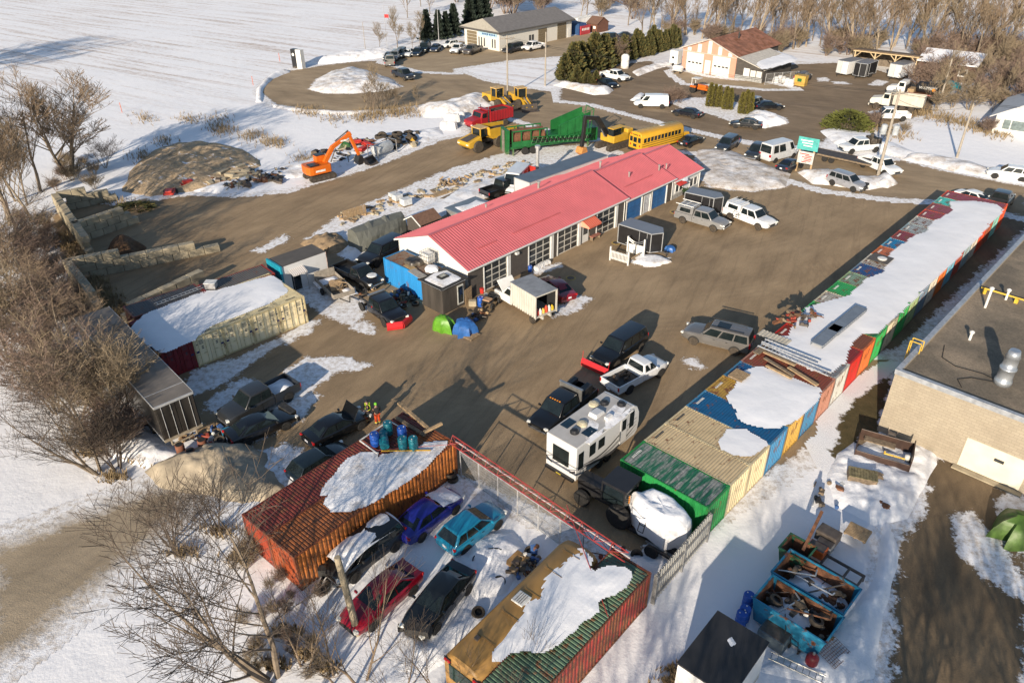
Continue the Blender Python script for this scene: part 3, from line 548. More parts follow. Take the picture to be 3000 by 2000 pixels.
q=MB(); q.prism([(.02,0),(5.6,0),(5.6,2.5),(.02,4.05)],.1,.3); q.build('lean_to_front',M('charcoal boards',(.07,.062,.055),.8),ps,fix=True); q=MB(); q.bx(5.4,5.6,.3,11,0,2.45); q.build('lean_to_side',M('charcoal boards',(.07,.062,.055),.8),ps)
q=MB(); q.add([(0,-.3,4.12),(0,11.3,4.12),(6,11.3,2.45),(6,-.3,2.45),(0,-.3,3.98),(0,11.3,3.98),(6,11.3,2.31),(6,-.3,2.31)],[(3,2,1,0),(4,5,6,7),(0,4,7,3),(2,3,7,6)]); q.build('lean_to_roof',M('pale membrane',(.5,.47,.42),.7),ps,fix=True)
q=MB(); q.bx(1.7,2.9,.05,.1,.03,2.2); q.build('door',WHT,ps); 
for x in (3.1,4.3): q=MB(); q.bx(x,x+1.05,.05,.1,.9,2.0); q.build('window',M('white blind',(.6,.6,.58),.5),ps)
q=MB(); q.bx(0.05,5.55,.04,.098,0,.85); q.build('stone_skirt',M('grey stone skirt',(.32,.32,.31),.9,0,.5,6),ps)
tag(mound('snow_cover',[(2210,165),(2260,145),(2320,165),(2330,175),(2240,200),(2215,185)],.14,SNOW,.3,z0=3.1,k=.3),'snow lying on the lean to roof of the salmon shop','snow',kind='stuff').rotation_euler=(0,0,0)
# ---------------------------------------------------------------- open shed and long brown shed
TIM=M('new timber',(.52,.4,.24),.8,0,.2,4); BRW=M('brown steel wall',(.08,.042,.028),.6,0,.15,2)
os_=thing('open_shed','open timber shed with braced posts','shed',(66.6,152.0,0),R(-38))
for k in range(4):
    q=MB(); x=.4+k*3.7; q.box((x,0,1.65),(.22,.22,3.3))
    for s in (-1,1):
        if 0<x+s*1<11.8: q.tube((x,0,2.3),(x+s*1,0,3.25),.09,n=4)
    q.build('post',TIM,os_)
q=MB(); q.bx(0,11.8,-.12,.12,3.3,3.6); q.build('beam',TIM,os_); q=MB(); q.add([(-.4,-.5,3.62),(12.2,-.5,3.62),(12.2,6,2.8),(-.4,6,2.8),(-.4,-.5,3.74),(12.2,-.5,3.74),(12.2,6,2.92),(-.4,6,2.92)],[(3,2,1,0),(4,5,6,7),(0,1,5,4)]); q.build('roof',M('brown roof edge',(.16,.11,.07),.7),os_); q=MB(); q.bx(0,11.8,5.8,5.9,0,2.9); q.bx(0,.1,0,5.8,0,3); q.build('back_wall',M('weathered boards',(.16,.13,.1),.9,0,.4,3),os_)
bs=thing('brown_shed','long brown shed with a snow white roof and one square window','shed',(75.9,144.7,0),R(-38))
q=MB(); q.bx(0,9.6,0,.2,0,3.0); q.bx(0,.2,.2,6,0,3.2); q.bx(9.4,9.6,.2,6,0,3.2); q.bx(.2,9.4,5.8,6,0,3.8); q.build('wall',BRW,bs); q=MB(); q.add([(-.3,-.5,2.95),(9.9,-.5,2.95),(9.9,6.3,4.1),(-.3,6.3,4.1),(-.3,-.5,3.1),(9.9,-.5,3.1),(9.9,6.3,4.25),(-.3,6.3,4.25)],[(3,2,1,0),(4,5,6,7),(0,1,5,4),(1,2,6,5),(3,0,4,7)]); q.build('roof',SNOW,bs)
q=MB(); q.bx(2.6,4.6,-.05,0,.05,2.7); q.build('door',M('navy steel',(.035,.045,.07),.5),bs); q=MB(); q.bx(7,8.5,-.07,-.005,1,2.3); w=q.build('window',WHT,bs); q=MB(); q.bx(7.2,8.3,-.085,-.07,1.2,2.1); q.build('pane',DARK,w)
# ---------------------------------------------------------------- white house
wh=thing('white_house','white cottage with a pale roof and grey paned windows','house',(70.9,109.3,0),R(-39))
q=MB(); q.prism([(0,0),(9,0),(9,2.7),(4.5,5.2),(0,2.7)],0,.2); q.bx(0,.2,.2,12,0,2.65); q.build('wall',WHW,wh,fix=True); q=MB()
for s in (-1,1): q.add([(4.5,-.6,5.38),(4.5,12.5,5.38),(4.5+s*5.3,12.5,2.42),(4.5+s*5.3,-.6,2.42),(4.5,-.6,5.2),(4.5,12.5,5.2),(4.5+s*5.3,12.5,2.25),(4.5+s*5.3,-.6,2.25)],[(0,1,2,3),(4,7,6,5),(0,3,7,4),(1,5,6,2),(2,6,7,3)])
q.build('roof',M('pale grey roof',(.46,.47,.48),.7,0,.1,1),wh,fix=True)
for x0,x1 in ((1.1,2.0),(2.15,4.1),(4.3,5.2)):
    q=MB(); q.bx(x0-.1,x1+.1,-.06,-.004,.7,2.2); w=q.build('window',WHT,wh); q=MB(); q.bx(x0,x1,-.075,-.06,.8,2.1); q.build('pane',M('grey pane',(.16,.2,.2),.2),w)
q=MB(); q.tube((3.4,3,4.2),(3.4,3,6.3),.14); q.build('chimney_pipe',WHT,wh)
# ================================================================ road vehicles
TYRE=M('tyre rubber',(.02,.019,.018),.85,0,.5,6,dirt=0); TYRED=M('muddy tyre',(.06,.048,.036),.9,0,.5,5); RIM=M('alloy rim',(.4,.4,.4),.35,.7,.3,6); RIMD=M('dark rim',(.06,.058,.055),.5,.4); RIMW=M('white rim',(.6,.57,.5),.5)
CGL=M('car glass',(.012,.018,.02),.04,0,.4,1.2); PLB=M('black plastic',(.02,.02,.02),.6,0,.3,6,dirt=.5,dz=.5); LAMP=M('lamp lens',(.75,.75,.7),.12); TAIL=M('tail lens',(.4,.012,.012),.2); AMB=M('amber lens',(.7,.25,.02),.25); CHR=M('chrome',(.5,.5,.5),.2,.9)
def sharp(o,a=32):
    o.data.polygons.foreach_set('use_smooth',[True]*len(o.data.polygons)); o.data.set_sharp_from_angle(angle=R(a)); return o
def paint(c,dirt=.65,rough=.28,name=None):
    return M('paint %s %s'%(c,dirt),lin(c),rough,0,.12,1.2,dirt=dirt,coat=.6,dz=1.0)
SPEC={
 'sedan':dict(L=4.75,W=1.83,zb=.22,st=[(-2.37,.42,.80,.72),(-2.25,.32,.98,.84),(-1.7,.24,1.02,.905),(-.3,.22,.97,.915),(1.0,.22,.95,.91),(1.75,.25,.86,.88),(2.2,.28,.74,.8),(2.37,.36,.6,.64)],gh=(-1.95,-1.0,.25,1.15,.95,1.44,.83,.60),wx=(-1.42,1.42),wr=.33,win=[(.1,.47),(.5,.93)],doors=[(-1.15,-.2),(-.17,.85)]),
 'hatch':dict(L=4.3,W=1.8,zb=.24,st=[(-2.15,.42,.92,.74),(-2.05,.32,1.0,.84),(-1.5,.26,1.02,.9),(0,.24,.98,.905),(.9,.24,.97,.9),(1.55,.27,.9,.87),(2.0,.3,.78,.8),(2.15,.4,.64,.64)],gh=(-2.1,-1.55,.1,1.05,.97,1.55,.83,.64),wx=(-1.3,1.3),wr=.34,win=[(.07,.3),(.33,.6),(.63,.94)],doors=[(-1.0,-.15),(-.12,.8)]),
 'suv':dict(L=4.8,W=1.92,zb=.3,st=[(-2.4,.45,1.0,.8),(-2.32,.36,1.1,.9),(-1.6,.3,1.12,.955),(0,.28,1.1,.96),(1.0,.28,1.1,.95),(1.8,.3,1.02,.92),(2.25,.34,.9,.84),(2.4,.44,.74,.7)],gh=(-2.32,-2.05,.35,1.15,1.09,1.76,.89,.72),wx=(-1.45,1.45),wr=.37,win=[(.05,.3),(.33,.62),(.65,.95)],doors=[(-1.0,-.05),(-.02,.95)]),
 'bigsuv':dict(L=5.5,W=2.02,zb=.34,st=[(-2.75,.5,1.1,.88),(-2.68,.4,1.2,.96),(-1.8,.34,1.2,1.0),(0,.32,1.18,1.01),(1.1,.32,1.18,1.0),(2.1,.34,1.12,.97),(2.6,.38,1.0,.9),(2.75,.48,.84,.76)],gh=(-2.7,-2.5,.55,1.3,1.17,1.92,.94,.76),wx=(-1.65,1.68),wr=.4,win=[(.04,.32),(.35,.63),(.66,.95)],doors=[(-1.1,-.1),(-.07,1.05)]),
 'pickup':dict(L=5.9,W=2.02,zb=.4,st=[(-.78,.42,1.2,1.0),(0,.4,1.2,1.01),(1.4,.4,1.2,1.0),(2.2,.42,1.16,.97),(2.75,.46,1.06,.92),(2.93,.55,.9,.8)],gh=(-.76,-.62,.85,1.55,1.19,1.93,.93,.75),wx=(-1.85,1.85),wr=.41,win=[(.06,.45),(.5,.95)],doors=[(-.7,.25),(.28,1.25)],bed=(-2.95,-.82,1.2)),
 'regcab':dict(L=5.6,W=1.98,zb=.4,st=[(-.1,.42,1.15,.97),(.8,.4,1.15,.985),(1.5,.4,1.14,.97),(2.2,.42,1.08,.94),(2.62,.46,.98,.88),(2.78,.55,.82,.76)],gh=(-.06,.05,.85,1.5,1.13,1.8,.9,.74),wx=(-1.6,1.8),wr=.39,win=[(.12,.93)],doors=[(.1,1.2)],bed=(-2.8,-.14,1.15)),
 'van':dict(L=5.6,W=2.0,zb=.35,st=[(-2.8,.5,1.1,.94),(-2.75,.4,1.2,.99),(0,.35,1.2,1.0),(1.6,.35,1.18,.99),(2.2,.38,1.1,.95),(2.62,.42,.98,.88),(2.78,.52,.8,.76)],gh=(-2.76,-2.66,1.05,1.85,1.19,2.1,.97,.82),wx=(-1.75,1.75),wr=.37,win=[(.76,.95)],doors=[(.7,1.55)]),
 'hivan':dict(L=5.7,W=2.05,zb=.35,st=[(-2.85,.5,1.1,.98),(-2.8,.4,1.25,1.02),(0,.35,1.25,1.03),(1.8,.35,1.2,1.01),(2.4,.38,1.1,.95),(2.68,.42,.98,.88),(2.83,.52,.8,.76)],gh=(-2.82,-2.75,1.3,2.15,1.24,2.55,1.0,.9),wx=(-1.75,1.85),wr=.36,win=[(.1,.3),(.34,.6),(.82,.96)],doors=[(.9,1.75)]),
}
CARS={}
def lerp(a,b,t): return a+(b-a)*t
def wheel(o,x,y,r,w,rim=RIM,tyre=TYRE,s=1,name='wheel',k=.62,z=None):
    m=MB(); z=r if z is None else z; m.lathe((x,y-w/2,z),[(r*.55,.0),(r*.9,0),(r,w*.18),(r,w*.82),(r*.9,w),(r*.55,w)],'Y',16); q=sharp(m.build(name,tyre,o),40)
    m=MB(); a=w*.80 if s>0 else w*.2; m.lathe((x,y-w/2+(w*.45 if s>0 else w*.02),z),[(r*k*.3,0),(r*k,.005),(r*k,w*.53-.005),(r*k*.3,w*.53)] ,'Y',14); m.build('rim',rim,q)
    return q
def car(kind,color,at,fr,label,cat=None,group=None,dirt=.65,z=.8,rim=RIM,extra=None,name=None,dz=0,tail=True,plain=False,yaw=None,tiny=False):
    S=SPEC[kind]; a=G(*at,z); b=G(*fr,z) if fr else a; yw=R(yaw) if yaw is not None else math.atan2(b.y-a.y,b.x-a.x)
    nm=name or {'sedan':'sedan_car','hatch':'hatchback_car','suv':'suv_car','bigsuv':'suv_car','pickup':'pickup_truck','regcab':'pickup_truck','van':'cargo_van','hivan':'cargo_van'}[kind]
    ct=cat or {'pickup':'pickup','regcab':'pickup','van':'van','hivan':'van'}.get(kind,'car')
    key=(kind,color,dirt,rim.name)
    if key in CARS and not extra and not plain:
        o=dup(CARS[key],(a.x,a.y,dz),yw,label); o['category']=ct; o.name=nm
        if group: o['group']=group
        elif 'group' in o.keys(): del o['group']
        return o
    o=thing(nm,label,ct,(a.x,a.y,dz),yw,group); pm=paint(color,dirt); zb=S['zb']
    # lower body
    rings=[]
    for x,b0,t0,hw in S['st']:
        h=[(0,b0),(hw*.8,b0),(hw*.97,b0+.08),(hw,b0+(t0-b0)*.5),(hw*.972,t0-.1),(hw*.88,t0-.012),(hw*.5,t0+.025),(0,t0+.035)]
        rings.append([(x,y,zz) for y,zz in h]+[(x,-y,zz) for y,zz in h[-2:0:-1]])
    m=MB(); m.loft(rings); sharp(m.build('body',pm,o),38)
    if S.get('bed'):
        x0,x1,zt=S['bed']; hw=S['W']/2-.015; q=MB(); q.bx(x0,x1,-hw,-hw+.09,zb+.1,zt); q.bx(x0,x1,hw-.09,hw,zb+.1,zt); q.bx(x1-.06,x1,-hw+.09,hw-.09,zb+.1,zt); q.bx(x0,x1-.06,-hw+.09,hw-.09,zb+.1,zb+.32)
        q.build('cargo_bed',pm,o,bevel=.025); q=MB(); q.bx(x0,x0+.07,-hw+.095,hw-.095,zb+.33,zt-.005); q.build('tailgate',pm,o,bevel=.02); q=MB(); q.bx(x0+.08,x1-.07,-hw+.1,hw-.1,zb+.33,zb+.37); q.build('bed_liner',PLB,o)
        q=MB(); q.bx(x0-.14,x0,-hw+.1,hw-.1,zb+.12,zb+.3); q.build('bumper',CHR,o,bevel=.03)
    # cabin
    br,rr,rf,bf,bz,rz_,bw,rw=S['gh']; v=[]; m=MB(); rc=rz_+.035
    R0_=[(br,-bw,bz-.05),(br,bw,bz-.05),(rr,rw,rz_-.02),(rr,rw*.6,rz_+.01),(rr,-rw*.6,rz_+.01),(rr,-rw,rz_-.02)]
    R1=[(lerp(br,bf,.5),-bw*1.01,bz-.05),(lerp(br,bf,.5),bw*1.01,bz-.05),(lerp(rr,rf,.5),rw*1.03,rz_),(lerp(rr,rf,.5),rw*.6,rc+.005),(lerp(rr,rf,.5),-rw*.6,rc+.005),(lerp(rr,rf,.5),-rw*1.03,rz_)]
    R2=[(bf,-bw*.97,bz-.05),(bf,bw*.97,bz-.05),(rf,rw*.97,rz_-.03),(rf,rw*.6,rz_),(rf,-rw*.6,rz_),(rf,-rw*.97,rz_-.03)]
    m.loft([R0_,R1,R2]); c_=m.build('cabin',pm,o,bevel=.045); sharp(c_,30)
    def quad(nm2,P,n,mat=CGL,off=.012,rad=.0):
        n=Vector(n).normalized()*off; q=MB(); q.poly([Vector(p)+n for p in P]); return q.build(nm2,mat,o)
    e=.07
    def fb(xb,xr,wb,wr_,zr,lo,hi,ins): # front / rear glass corners
        out=[]
        for t,s in ((lo,-1),(lo,1),(hi,1),(hi,-1)):
            out.append((lerp(xb,xr,t),s*(lerp(wb,wr_,t)-ins),lerp(bz-.05,zr,t)))
        return out
    P=fb(bf,rf,bw*.97,rw*.97,rz_-.03,.12,.9,.08); quad('windshield',P,(rz_-bz,0,bf-rf),off=.022)
    P=fb(br,rr,bw,rw,rz_-.02,.16,.88,.1); quad('rear_window',P[::-1],(-(rz_-bz),0,rr-br),off=.022)
    for s in (-1,1):
        for u0,u1 in S['win']:
            P=[]
            for u,t in ((u0,.14),(u1,.14),(u1,.86),(u0,.86)):
                xb=lerp(br,bf,u);xr=lerp(rr,rf,u); k=1-abs(2*u-1); P.append((lerp(xb,xr,t),s*(lerp(bw*(.985+.025*k),rw*(.985+.045*k),t)+.004),lerp(bz-.05,rz_-.01,t)))
            quad('side_window',P if s<0 else P[::-1],(0,s,.25),off=.016)
        if not tiny:
            for x0,x1 in S['doors']:
                def sec(x):
                    st=S['st']; i=max(k for k in range(len(st)) if st[k][0]<=x); i=min(i,len(st)-2); t=(x-st[i][0])/(st[i+1][0]-st[i][0]); return [lerp(st[i][j],st[i+1][j],t) for j in (1,2,3)]
                V=[]
                for x in (x0,x1):
                    b0,t0,hw=sec(x); V.append([(x,s*(yy+.009),zz) for yy,zz in ((hw*.985,b0+.13),(hw*1.0,b0+(t0-b0)*.5),(hw*.973,t0-.1),(hw*.905,t0-.03))])
                q=MB(); n=4; q.add(V[0]+V[1],[((j,j+4,j+5,j+1) if s<0 else (j+1,j+5,j+4,j)) for j in range(3)]); d_=q.build('door',pm,o)
                q=MB(); q.box((x0+.16,s*(hw*.985+.02),t0-.17),(.17,.03,.035)); q.build('handle',PLB,d_)
        q=MB(); q.box((bf-.28,s*(bw+.13),bz+.1),(.12,.2,.15)); q.build('mirror',PLB if rim is not RIM else pm,o,bevel=.03)
        for x in S['wx']:
            wr=S['wr']; hw=S['W']/2
            q=MB(); n=10; Rr=wr*1.2; a0=math.asin(max(-1,min(1,(zb+.02-wr)/Rr))); pts=[(x+Rr*math.cos(a0+(math.pi-2*a0)*k/n),s*(hw+.006),wr+Rr*math.sin(a0+(math.pi-2*a0)*k/n)) for k in range(n+1)]
            q.poly(pts if s<0 else pts[::-1]); q.build('wheel_arch',PLB,o)
            wheel(o,x,s*(hw-.1),wr,.24,rim,TYRED if dirt>.6 else TYRE,s)
        st=S['st'][-1]; x,b0,t0,hw=st; x2=S['st'][-2]
        q=MB(); q.box(((x+x2[0])/2+.04,s*(x2[3]*.8),t0+.02),(.24,.28,.15),rz=-s*.35); q.build('headlight',LAMP,o,bevel=.03)
        if S.get('bed'): q=MB(); q.box((S['bed'][0]-.005,s*(S['W']/2-.07),S['bed'][2]-.22),(.04,.14,.32)); q.build('taillight',TAIL,o,bevel=.01)
        else:
            x,b0,t0,hw=S['st'][1]; q=MB(); q.box((x-.02,s*(hw*.82),t0-.14),(.14,.3,.17 if kind in('sedan','hatch') else .34),rz=s*.25); q.build('taillight',TAIL,o,bevel=.02)
    x,b0,t0,hw=S['st'][-1]; q=MB(); q.box((x+.0,0,lerp(b0,t0,.6)),(.06,hw*1.1,(t0-b0)*.55)); q.build('grille',PLB,o,bevel=.02); q=MB(); q.box((x-.02,0,b0+.03),(.16,hw*1.9,.16)); q.build('bumper',PLB if kind in ('sedan','hatch') else CHR,o,bevel=.04)
    if not S.get('bed'): x=S['st'][0][0]; q=MB(); q.box((x-.012,0,.72 if kind in('sedan','hatch') else .85),(.02,.32,.16)); q.build('licence_plate',M('plate',(.65,.66,.7),.4),o)
    else: q=MB(); q.box((S['bed'][0]-.145,0,zb+.22),(.02,.32,.13)); q.build('licence_plate',M('plate',(.65,.66,.7),.4),o)
    if extra: extra(o,S,pm)
    else: CARS[key]=o
    return o
RPL=M('plow red',(.5,.025,.03),.35,0,.12,2)
def plow(o,x,z=.1,vee=False):
    for s in ((-1,1) if vee else (0,)):
        q=MB(); P=[(0,0),(.12,.08),(.17,.35),(.1,.62),(-.02,.75),(-.06,.74),(.05,.6),(.11,.35),(.06,.1),(-.04,.02)]
        if s==0: q.prism([(x+a,z+b) for a,b in P],-1.25,1.25); b_=q.build('snow_plow',RPL,o,fix=True)
        else:
            q.prism([(a,z+b) for a,b in P],0,1.35); b_=q.build('snow_plow',RPL,o,fix=True); b_.location=(x+.1,0,0); b_.rotation_euler[2]=(.45 if s>0 else math.pi-.45)
            if s<0: b_.scale=(-1,1,1)
    q=MB(); q.box((x-.35,0,.45),(.6,.6,.12)); q.box((x-.3,.4,.75),(.12,.12,.5)); q.box((x-.3,-.4,.75),(.12,.12,.5)); q.box((x-.3,0,1.02),(.1,1.4,.1)); q.build('plow_mount',FRM,o)
    if not vee:
        for s in (-1,1): q=MB(); q.tube((x,s*1.2,.8),(x-.1,s*1.25,1.45),.02); q.build('marker_rod',RPL,o)
def rails(o,S,pm):
    for s in (-1,1): q=MB(); q.box((-.7,s*.68,2.02),(2.8,.05,.06)); q.build('roof_rail',PLB,o)
    q=MB(); q.bx(-.9,.1,-.4,.4,1.955,1.968); q.build('sunroof',CGL,o)
def topper(col,rack):
    def f(o,S,pm):
        x0,x1,zt=S['bed']; q=MB(); q.loft([[(x0+.1,-.9,zt),(x0+.1,.9,zt),(x0+.25,.78,zt+.72),(x0+.25,-.78,zt+.72)],[(x1,-.92,zt),(x1,.92,zt),(x1,.8,zt+.76),(x1,-.8,zt+.76)]]); t_=q.build('canopy',pm,o,bevel=.05)
        for s in (-1,1): q=MB(); V=[(x0+.55,s*.895,zt+.18),(x1-.3,s*.905,zt+.18),(x1-.3,s*.835,zt+.6),(x0+.6,s*.825,zt+.6)]; q.poly(V if s<0 else V[::-1]); q.build('side_window',CGL,t_)
        q=MB()
        for x in (x0+.4,(x0+x1)/2,x1-.2): q.box((x,0,zt+.86),(.07,1.7,.06)); 
        if rack:
            for s in (-1,1): q.box(((x0+x1)/2,s*.75,zt+.9),(2.2,.06,.08))
        q.build('roof_rack',WHT,t_)
        if not rack:
            q=MB()
            for k in range(18): q.box((x1-rnd.uniform(-.3,.8),-1.018,zt-rnd.uniform(-.1,.55)),(rnd.uniform(.05,.16),.012,rnd.uniform(.05,.14)),ry=rnd.random())
            q.build('spotted_decal',PLB,o)
    return f
def flatdeck(o,S,pm):
    q=MB(); q.bx(-1.0,-.9,-.95,.95,1.0,2.15); q.bx(-1.05,-.85,-1,1,2.08,2.2); q.build('headache_rack',ROD,o,bevel=.01); q=MB(); q.box((-1.9,.5,1.45),(1.4,.5,.45)); q.box((-1.9,-.75,1.4),(1.6,.35,.4)); q.build('tool_box',FRM,o,bevel=.02)
    q=MB(); [q.box((.9,y,1.98),(.08,.1,.05)) for y in (-.4,-.2,0,.2,.4)]; q.build('cab_light',AMB,o)
def barerear(o,S,pm):
    q=MB(); q.box((-1.9,.42,.75),(2.3,.1,.18)); q.box((-1.9,-.42,.75),(2.3,.1,.18)); q.box((-2.9,0,.75),(.1,.9,.18)); q.box((-1.85,0,.5),(.2,1.5,.16)); q.build('chassis_rail',FRM,o); q=MB(); q.box((-.62,0,2.02),(.18,1.7,.1)); q.build('light_bar',ROD,o)
    q=MB(); q.tube((-2.5,0,.85),(-2.6,.1,1.6),.07); q.tube((-2.6,.1,1.6),(-3.2,.1,1.2),.06); q.build('hitch_arm',FRM,o)
def ex(*fs):
    def f(o,S,pm):
        for k in fs: k(o,S,pm)
    return f
BLK=(16,17,19); NAVY=(26,34,44); DGRY=(62,64,66); SIL=(150,152,156); WHI=(222,224,224)
car('bigsuv',(96,94,92),(2103,985),(2015,963),'dark silver SUV with roof rails driving between the truck group and the container row',extra=rails)
car('bigsuv',BLK,(1815,1016),(1745,1065),'black SUV carrying a straight red snow plow',extra=lambda o,S,p:plow(o,3.25))
def bedjunk(o,S,p): q=MB(); [q.box((rnd.uniform(-2.4,-.6),rnd.uniform(-.6,.6),.9),(rnd.uniform(.2,.6),rnd.uniform(.1,.3),.15),rnd.random()*3) for _ in range(7)]; q.build('bed_litter',M('bed litter',(.12,.08,.05),.8,0,.9,5),o)
car('regcab',(214,216,218),(1862,1090),(1946,1046),'white two door pickup with an empty black bed behind the camper',extra=bedjunk,dirt=.4)
car('pickup',BLK,(1648,1192),(1574,1250),'black crew cab work truck with a silver headache rack beside the camper',extra=flatdeck,dirt=.35)
car('pickup',(128,128,128),(2058,640),(2126,659),'grey crew cab pickup with a windowed canopy and white roof rack',extra=topper(None,True))
car('pickup',(216,218,220),(2197,634),(2268,660),'white crew cab pickup with a capped bed and black spotted decal',extra=topper(None,False),rim=RIMW)
car('sedan',(120,18,34),(1628,838),(1588,808),'dark red sedan half hidden by the box truck')
SP=dict(SPEC['pickup']); SP.pop('bed'); SP['L']=5.9; SPEC['chassiscab']=SP
car('chassiscab',(20,20,23),(1118,900),(1190,950),'black crew cab truck with a red vee plow and a bare rear chassis',extra=ex(lambda o,S,p:plow(o,3.2,vee=True),barerear),dirt=.5,name='plow_truck',cat='pickup',rim=RIM)
def hoodsnow(o,S,p): q=MB(); q.lathe((1.9,.2,1.2),[(.05,.06),(.45,.05),(.5,.0),(.45,-.03)],n=14); q.build('hood_cover',M('white lid',(.7,.7,.68),.6),o)
car('regcab',(24,24,25),(1048,802),(1108,830),'old black two door pickup with a white lid on its hood',extra=hoodsnow,dirt=.35)
car('bigsuv',(22,23,26),(1118,738),(1068,764),'black lifted SUV tucked beside the white gable',dirt=.3)
def snowbed(o,S,p): q=MB(); q.grid(8,6,lambda u,v:(-2.85+u*1.9,-.85+v*1.7,.75+.45*u*(1-u)*4*(.4+v*.6)+.05*math.sin(9*u+5*v))); q.build('bed_snow',SNOW,o,smooth=True)
car('pickup',(44,46,48),(757,1170),(672,1214),'charcoal crew cab pickup with snow in its bed',extra=snowbed,dirt=.2)
def dented(o,S,p): q=MB(); q.box((2.15,.3,.7),(.5,1.3,.5),.25,.15); q.box((2.3,-.6,.45),(.3,.5,.3),.6); q.build('broken_front',M('broken plastic',(.03,.03,.03),.7,0,.6,5),o)
car('sedan',(14,15,18),(762,1240),(842,1206),'black wrecked sedan beside the grey pickup',extra=dented,dirt=.15,rim=RIMD)
def hood_up(o,S,p): q=MB(); q.box((1.25,0,1.35),(.9,1.5,.04),0,0,-1.0); q.build('open_hood',p,o,bevel=.02)
car('sedan',(15,16,18),(985,1242),(1068,1198),'black sedan with its hood raised, two workers at its front',extra=hood_up,dirt=.12)
car('hatch',(20,30,34),(938,1348),(1010,1305),'dark teal hatchback in the shade behind the maroon container',dirt=.1)
car('sedan',(28,36,130),(1254,1497),(1326,1440),'royal blue sedan with snow on its hood and windscreen',dirt=.12,extra=lambda o,S,p:(MB().grid(8,8,lambda u,v:(.55+1.65*u,-.78+1.56*v,1.30-.42*u-.1*(2*v-1)**2-.12*(u>.9)+.04*math.sin(8*u+6*v))).build('hood_snow',SNOWM,o,smooth=True)))
car('hatch',(22,125,160),(1382,1535),(1452,1482),'turquoise hatchback inside the wreck enclosure',dirt=.12)
car('sedan',(128,12,32),(1117,1738),(1042,1802),'crimson coupe parked facing the bare saplings',dirt=.12,extra=lambda o,S,p:None)
car('sedan',(20,24,26),(1286,1745),(1216,1828),'black sedan between the crimson coupe and the old bus body',dirt=.15,extra=dented)
def cave(o,S,p):
    MB().grid(10,8,lambda u,v:(-2.2+4.2*u,-.8+1.6*v,1.84-.25*max(0,u-.65)*6*.4+.06*math.sin(7*u+4*v)-.25*(2*v-1)**4-.2*(2*u-1)**6)).build('roof_snow',SNOWM,o,smooth=True); q=MB(); q.box((1.9,.2,1.0),(1,1.4,.1),.3,.2,.25); q.box((2.3,-.5,.6),(.4,.8,.5),.7); q.build('broken_front',M('broken plastic',(.03,.03,.03),.7,0,.6,5),o)
car('suv',(24,26,27),(1068,1606),(985,1668),'crashed black SUV heaped with snow along the orange container',extra=cave,dirt=.12,rim=RIMD)
# along the street
car('suv',(138,140,146),(2484,531),(2528,545),'silver SUV with a smashed front stuck in the snow bank',extra=dented,dirt=.3)
car('pickup',WHI,(2578,484),(2618,500),'white tow pickup parked by the utility pole',dirt=.4)
def welder(o,S,p): q=MB(); q.box((-1.5,0,1.6),(.9,1.3,.9)); q.box((-2.4,.3,1.5),(.6,.8,.6)); q.tube((-1.3,.3,2.0),(-1.3,.3,2.5),.25); q.build('work_equipment',M('oily equipment',(.12,.1,.08),.6,.3,.8,3),o)
car('pickup',(214,216,216),(2520,428),(2472,432),'white service pickup loaded with greasy equipment at the street corner',extra=welder,dirt=.5)
car('sedan',(18,24,36),(2316,479),(2345,466),'dark blue sedan behind the teal roadside sign',dirt=.3)
car('hivan',(196,198,200),(2282,449),(2312,441),'high roofed silver van next to the teal roadside sign',dirt=.35)
car('pickup',(40,46,54),(2222,442),(2200,457),'charcoal pickup parked beside the high roofed van',dirt=.4)
car('suv',(42,50,60),(2130,421),(2100,441),'slate blue SUV on the street by the snow bank',dirt=.4)
car('sedan',(15,17,20),(2024,408),(2046,399),'black sedan nose to nose with the school bus',dirt=.3)
car('sedan',(24,27,32),(2186,359),(2150,356),'black sedan driving on the street past the cedars',dirt=.5)
car('sedan',(18,20,28),(2014,327),(1980,321),'black sedan following the white van along the street',dirt=.45)
car('van',WHI,(1908,300),(1868,299),'plain white cargo van at the street edge',dirt=.4)
car('pickup',(226,228,228),(1802,222),(1845,231),'white crew cab pickup beside the cedar hedge',dirt=.35)
car('sedan',(15,18,22),(1780,241),(1812,252),'black sedan tucked in front of the white pickup by the hedge',dirt=.3)
car('suv',SIL,(2214,299),(2240,292),'silver SUV behind the clipped cedars',dirt=.3)
car('sedan',(16,18,24),(2252,307),(2278,306),'black car next to the silver SUV behind the cedars',dirt=.3)
car('suv',(50,56,66),(2352,224),(2378,212),'slate SUV beside the yellow bin at the fenced lean to',dirt=.3)
car('pickup',(228,228,226),(2605,336),(2560,335),'white crew cab pickup lined up with the white dump truck',dirt=.5)
car('suv',WHI,(2958,506),(2918,500),'white SUV entering at the street end',dirt=.45)
car('pickup',(36,38,42),(2930,588),(2958,560),'dark pickup parked past the far end of the row',dirt=.4)
car('sedan',(226,228,228),(2860,578),(2890,588),'white car peeking over the far end of the row',dirt=.4)
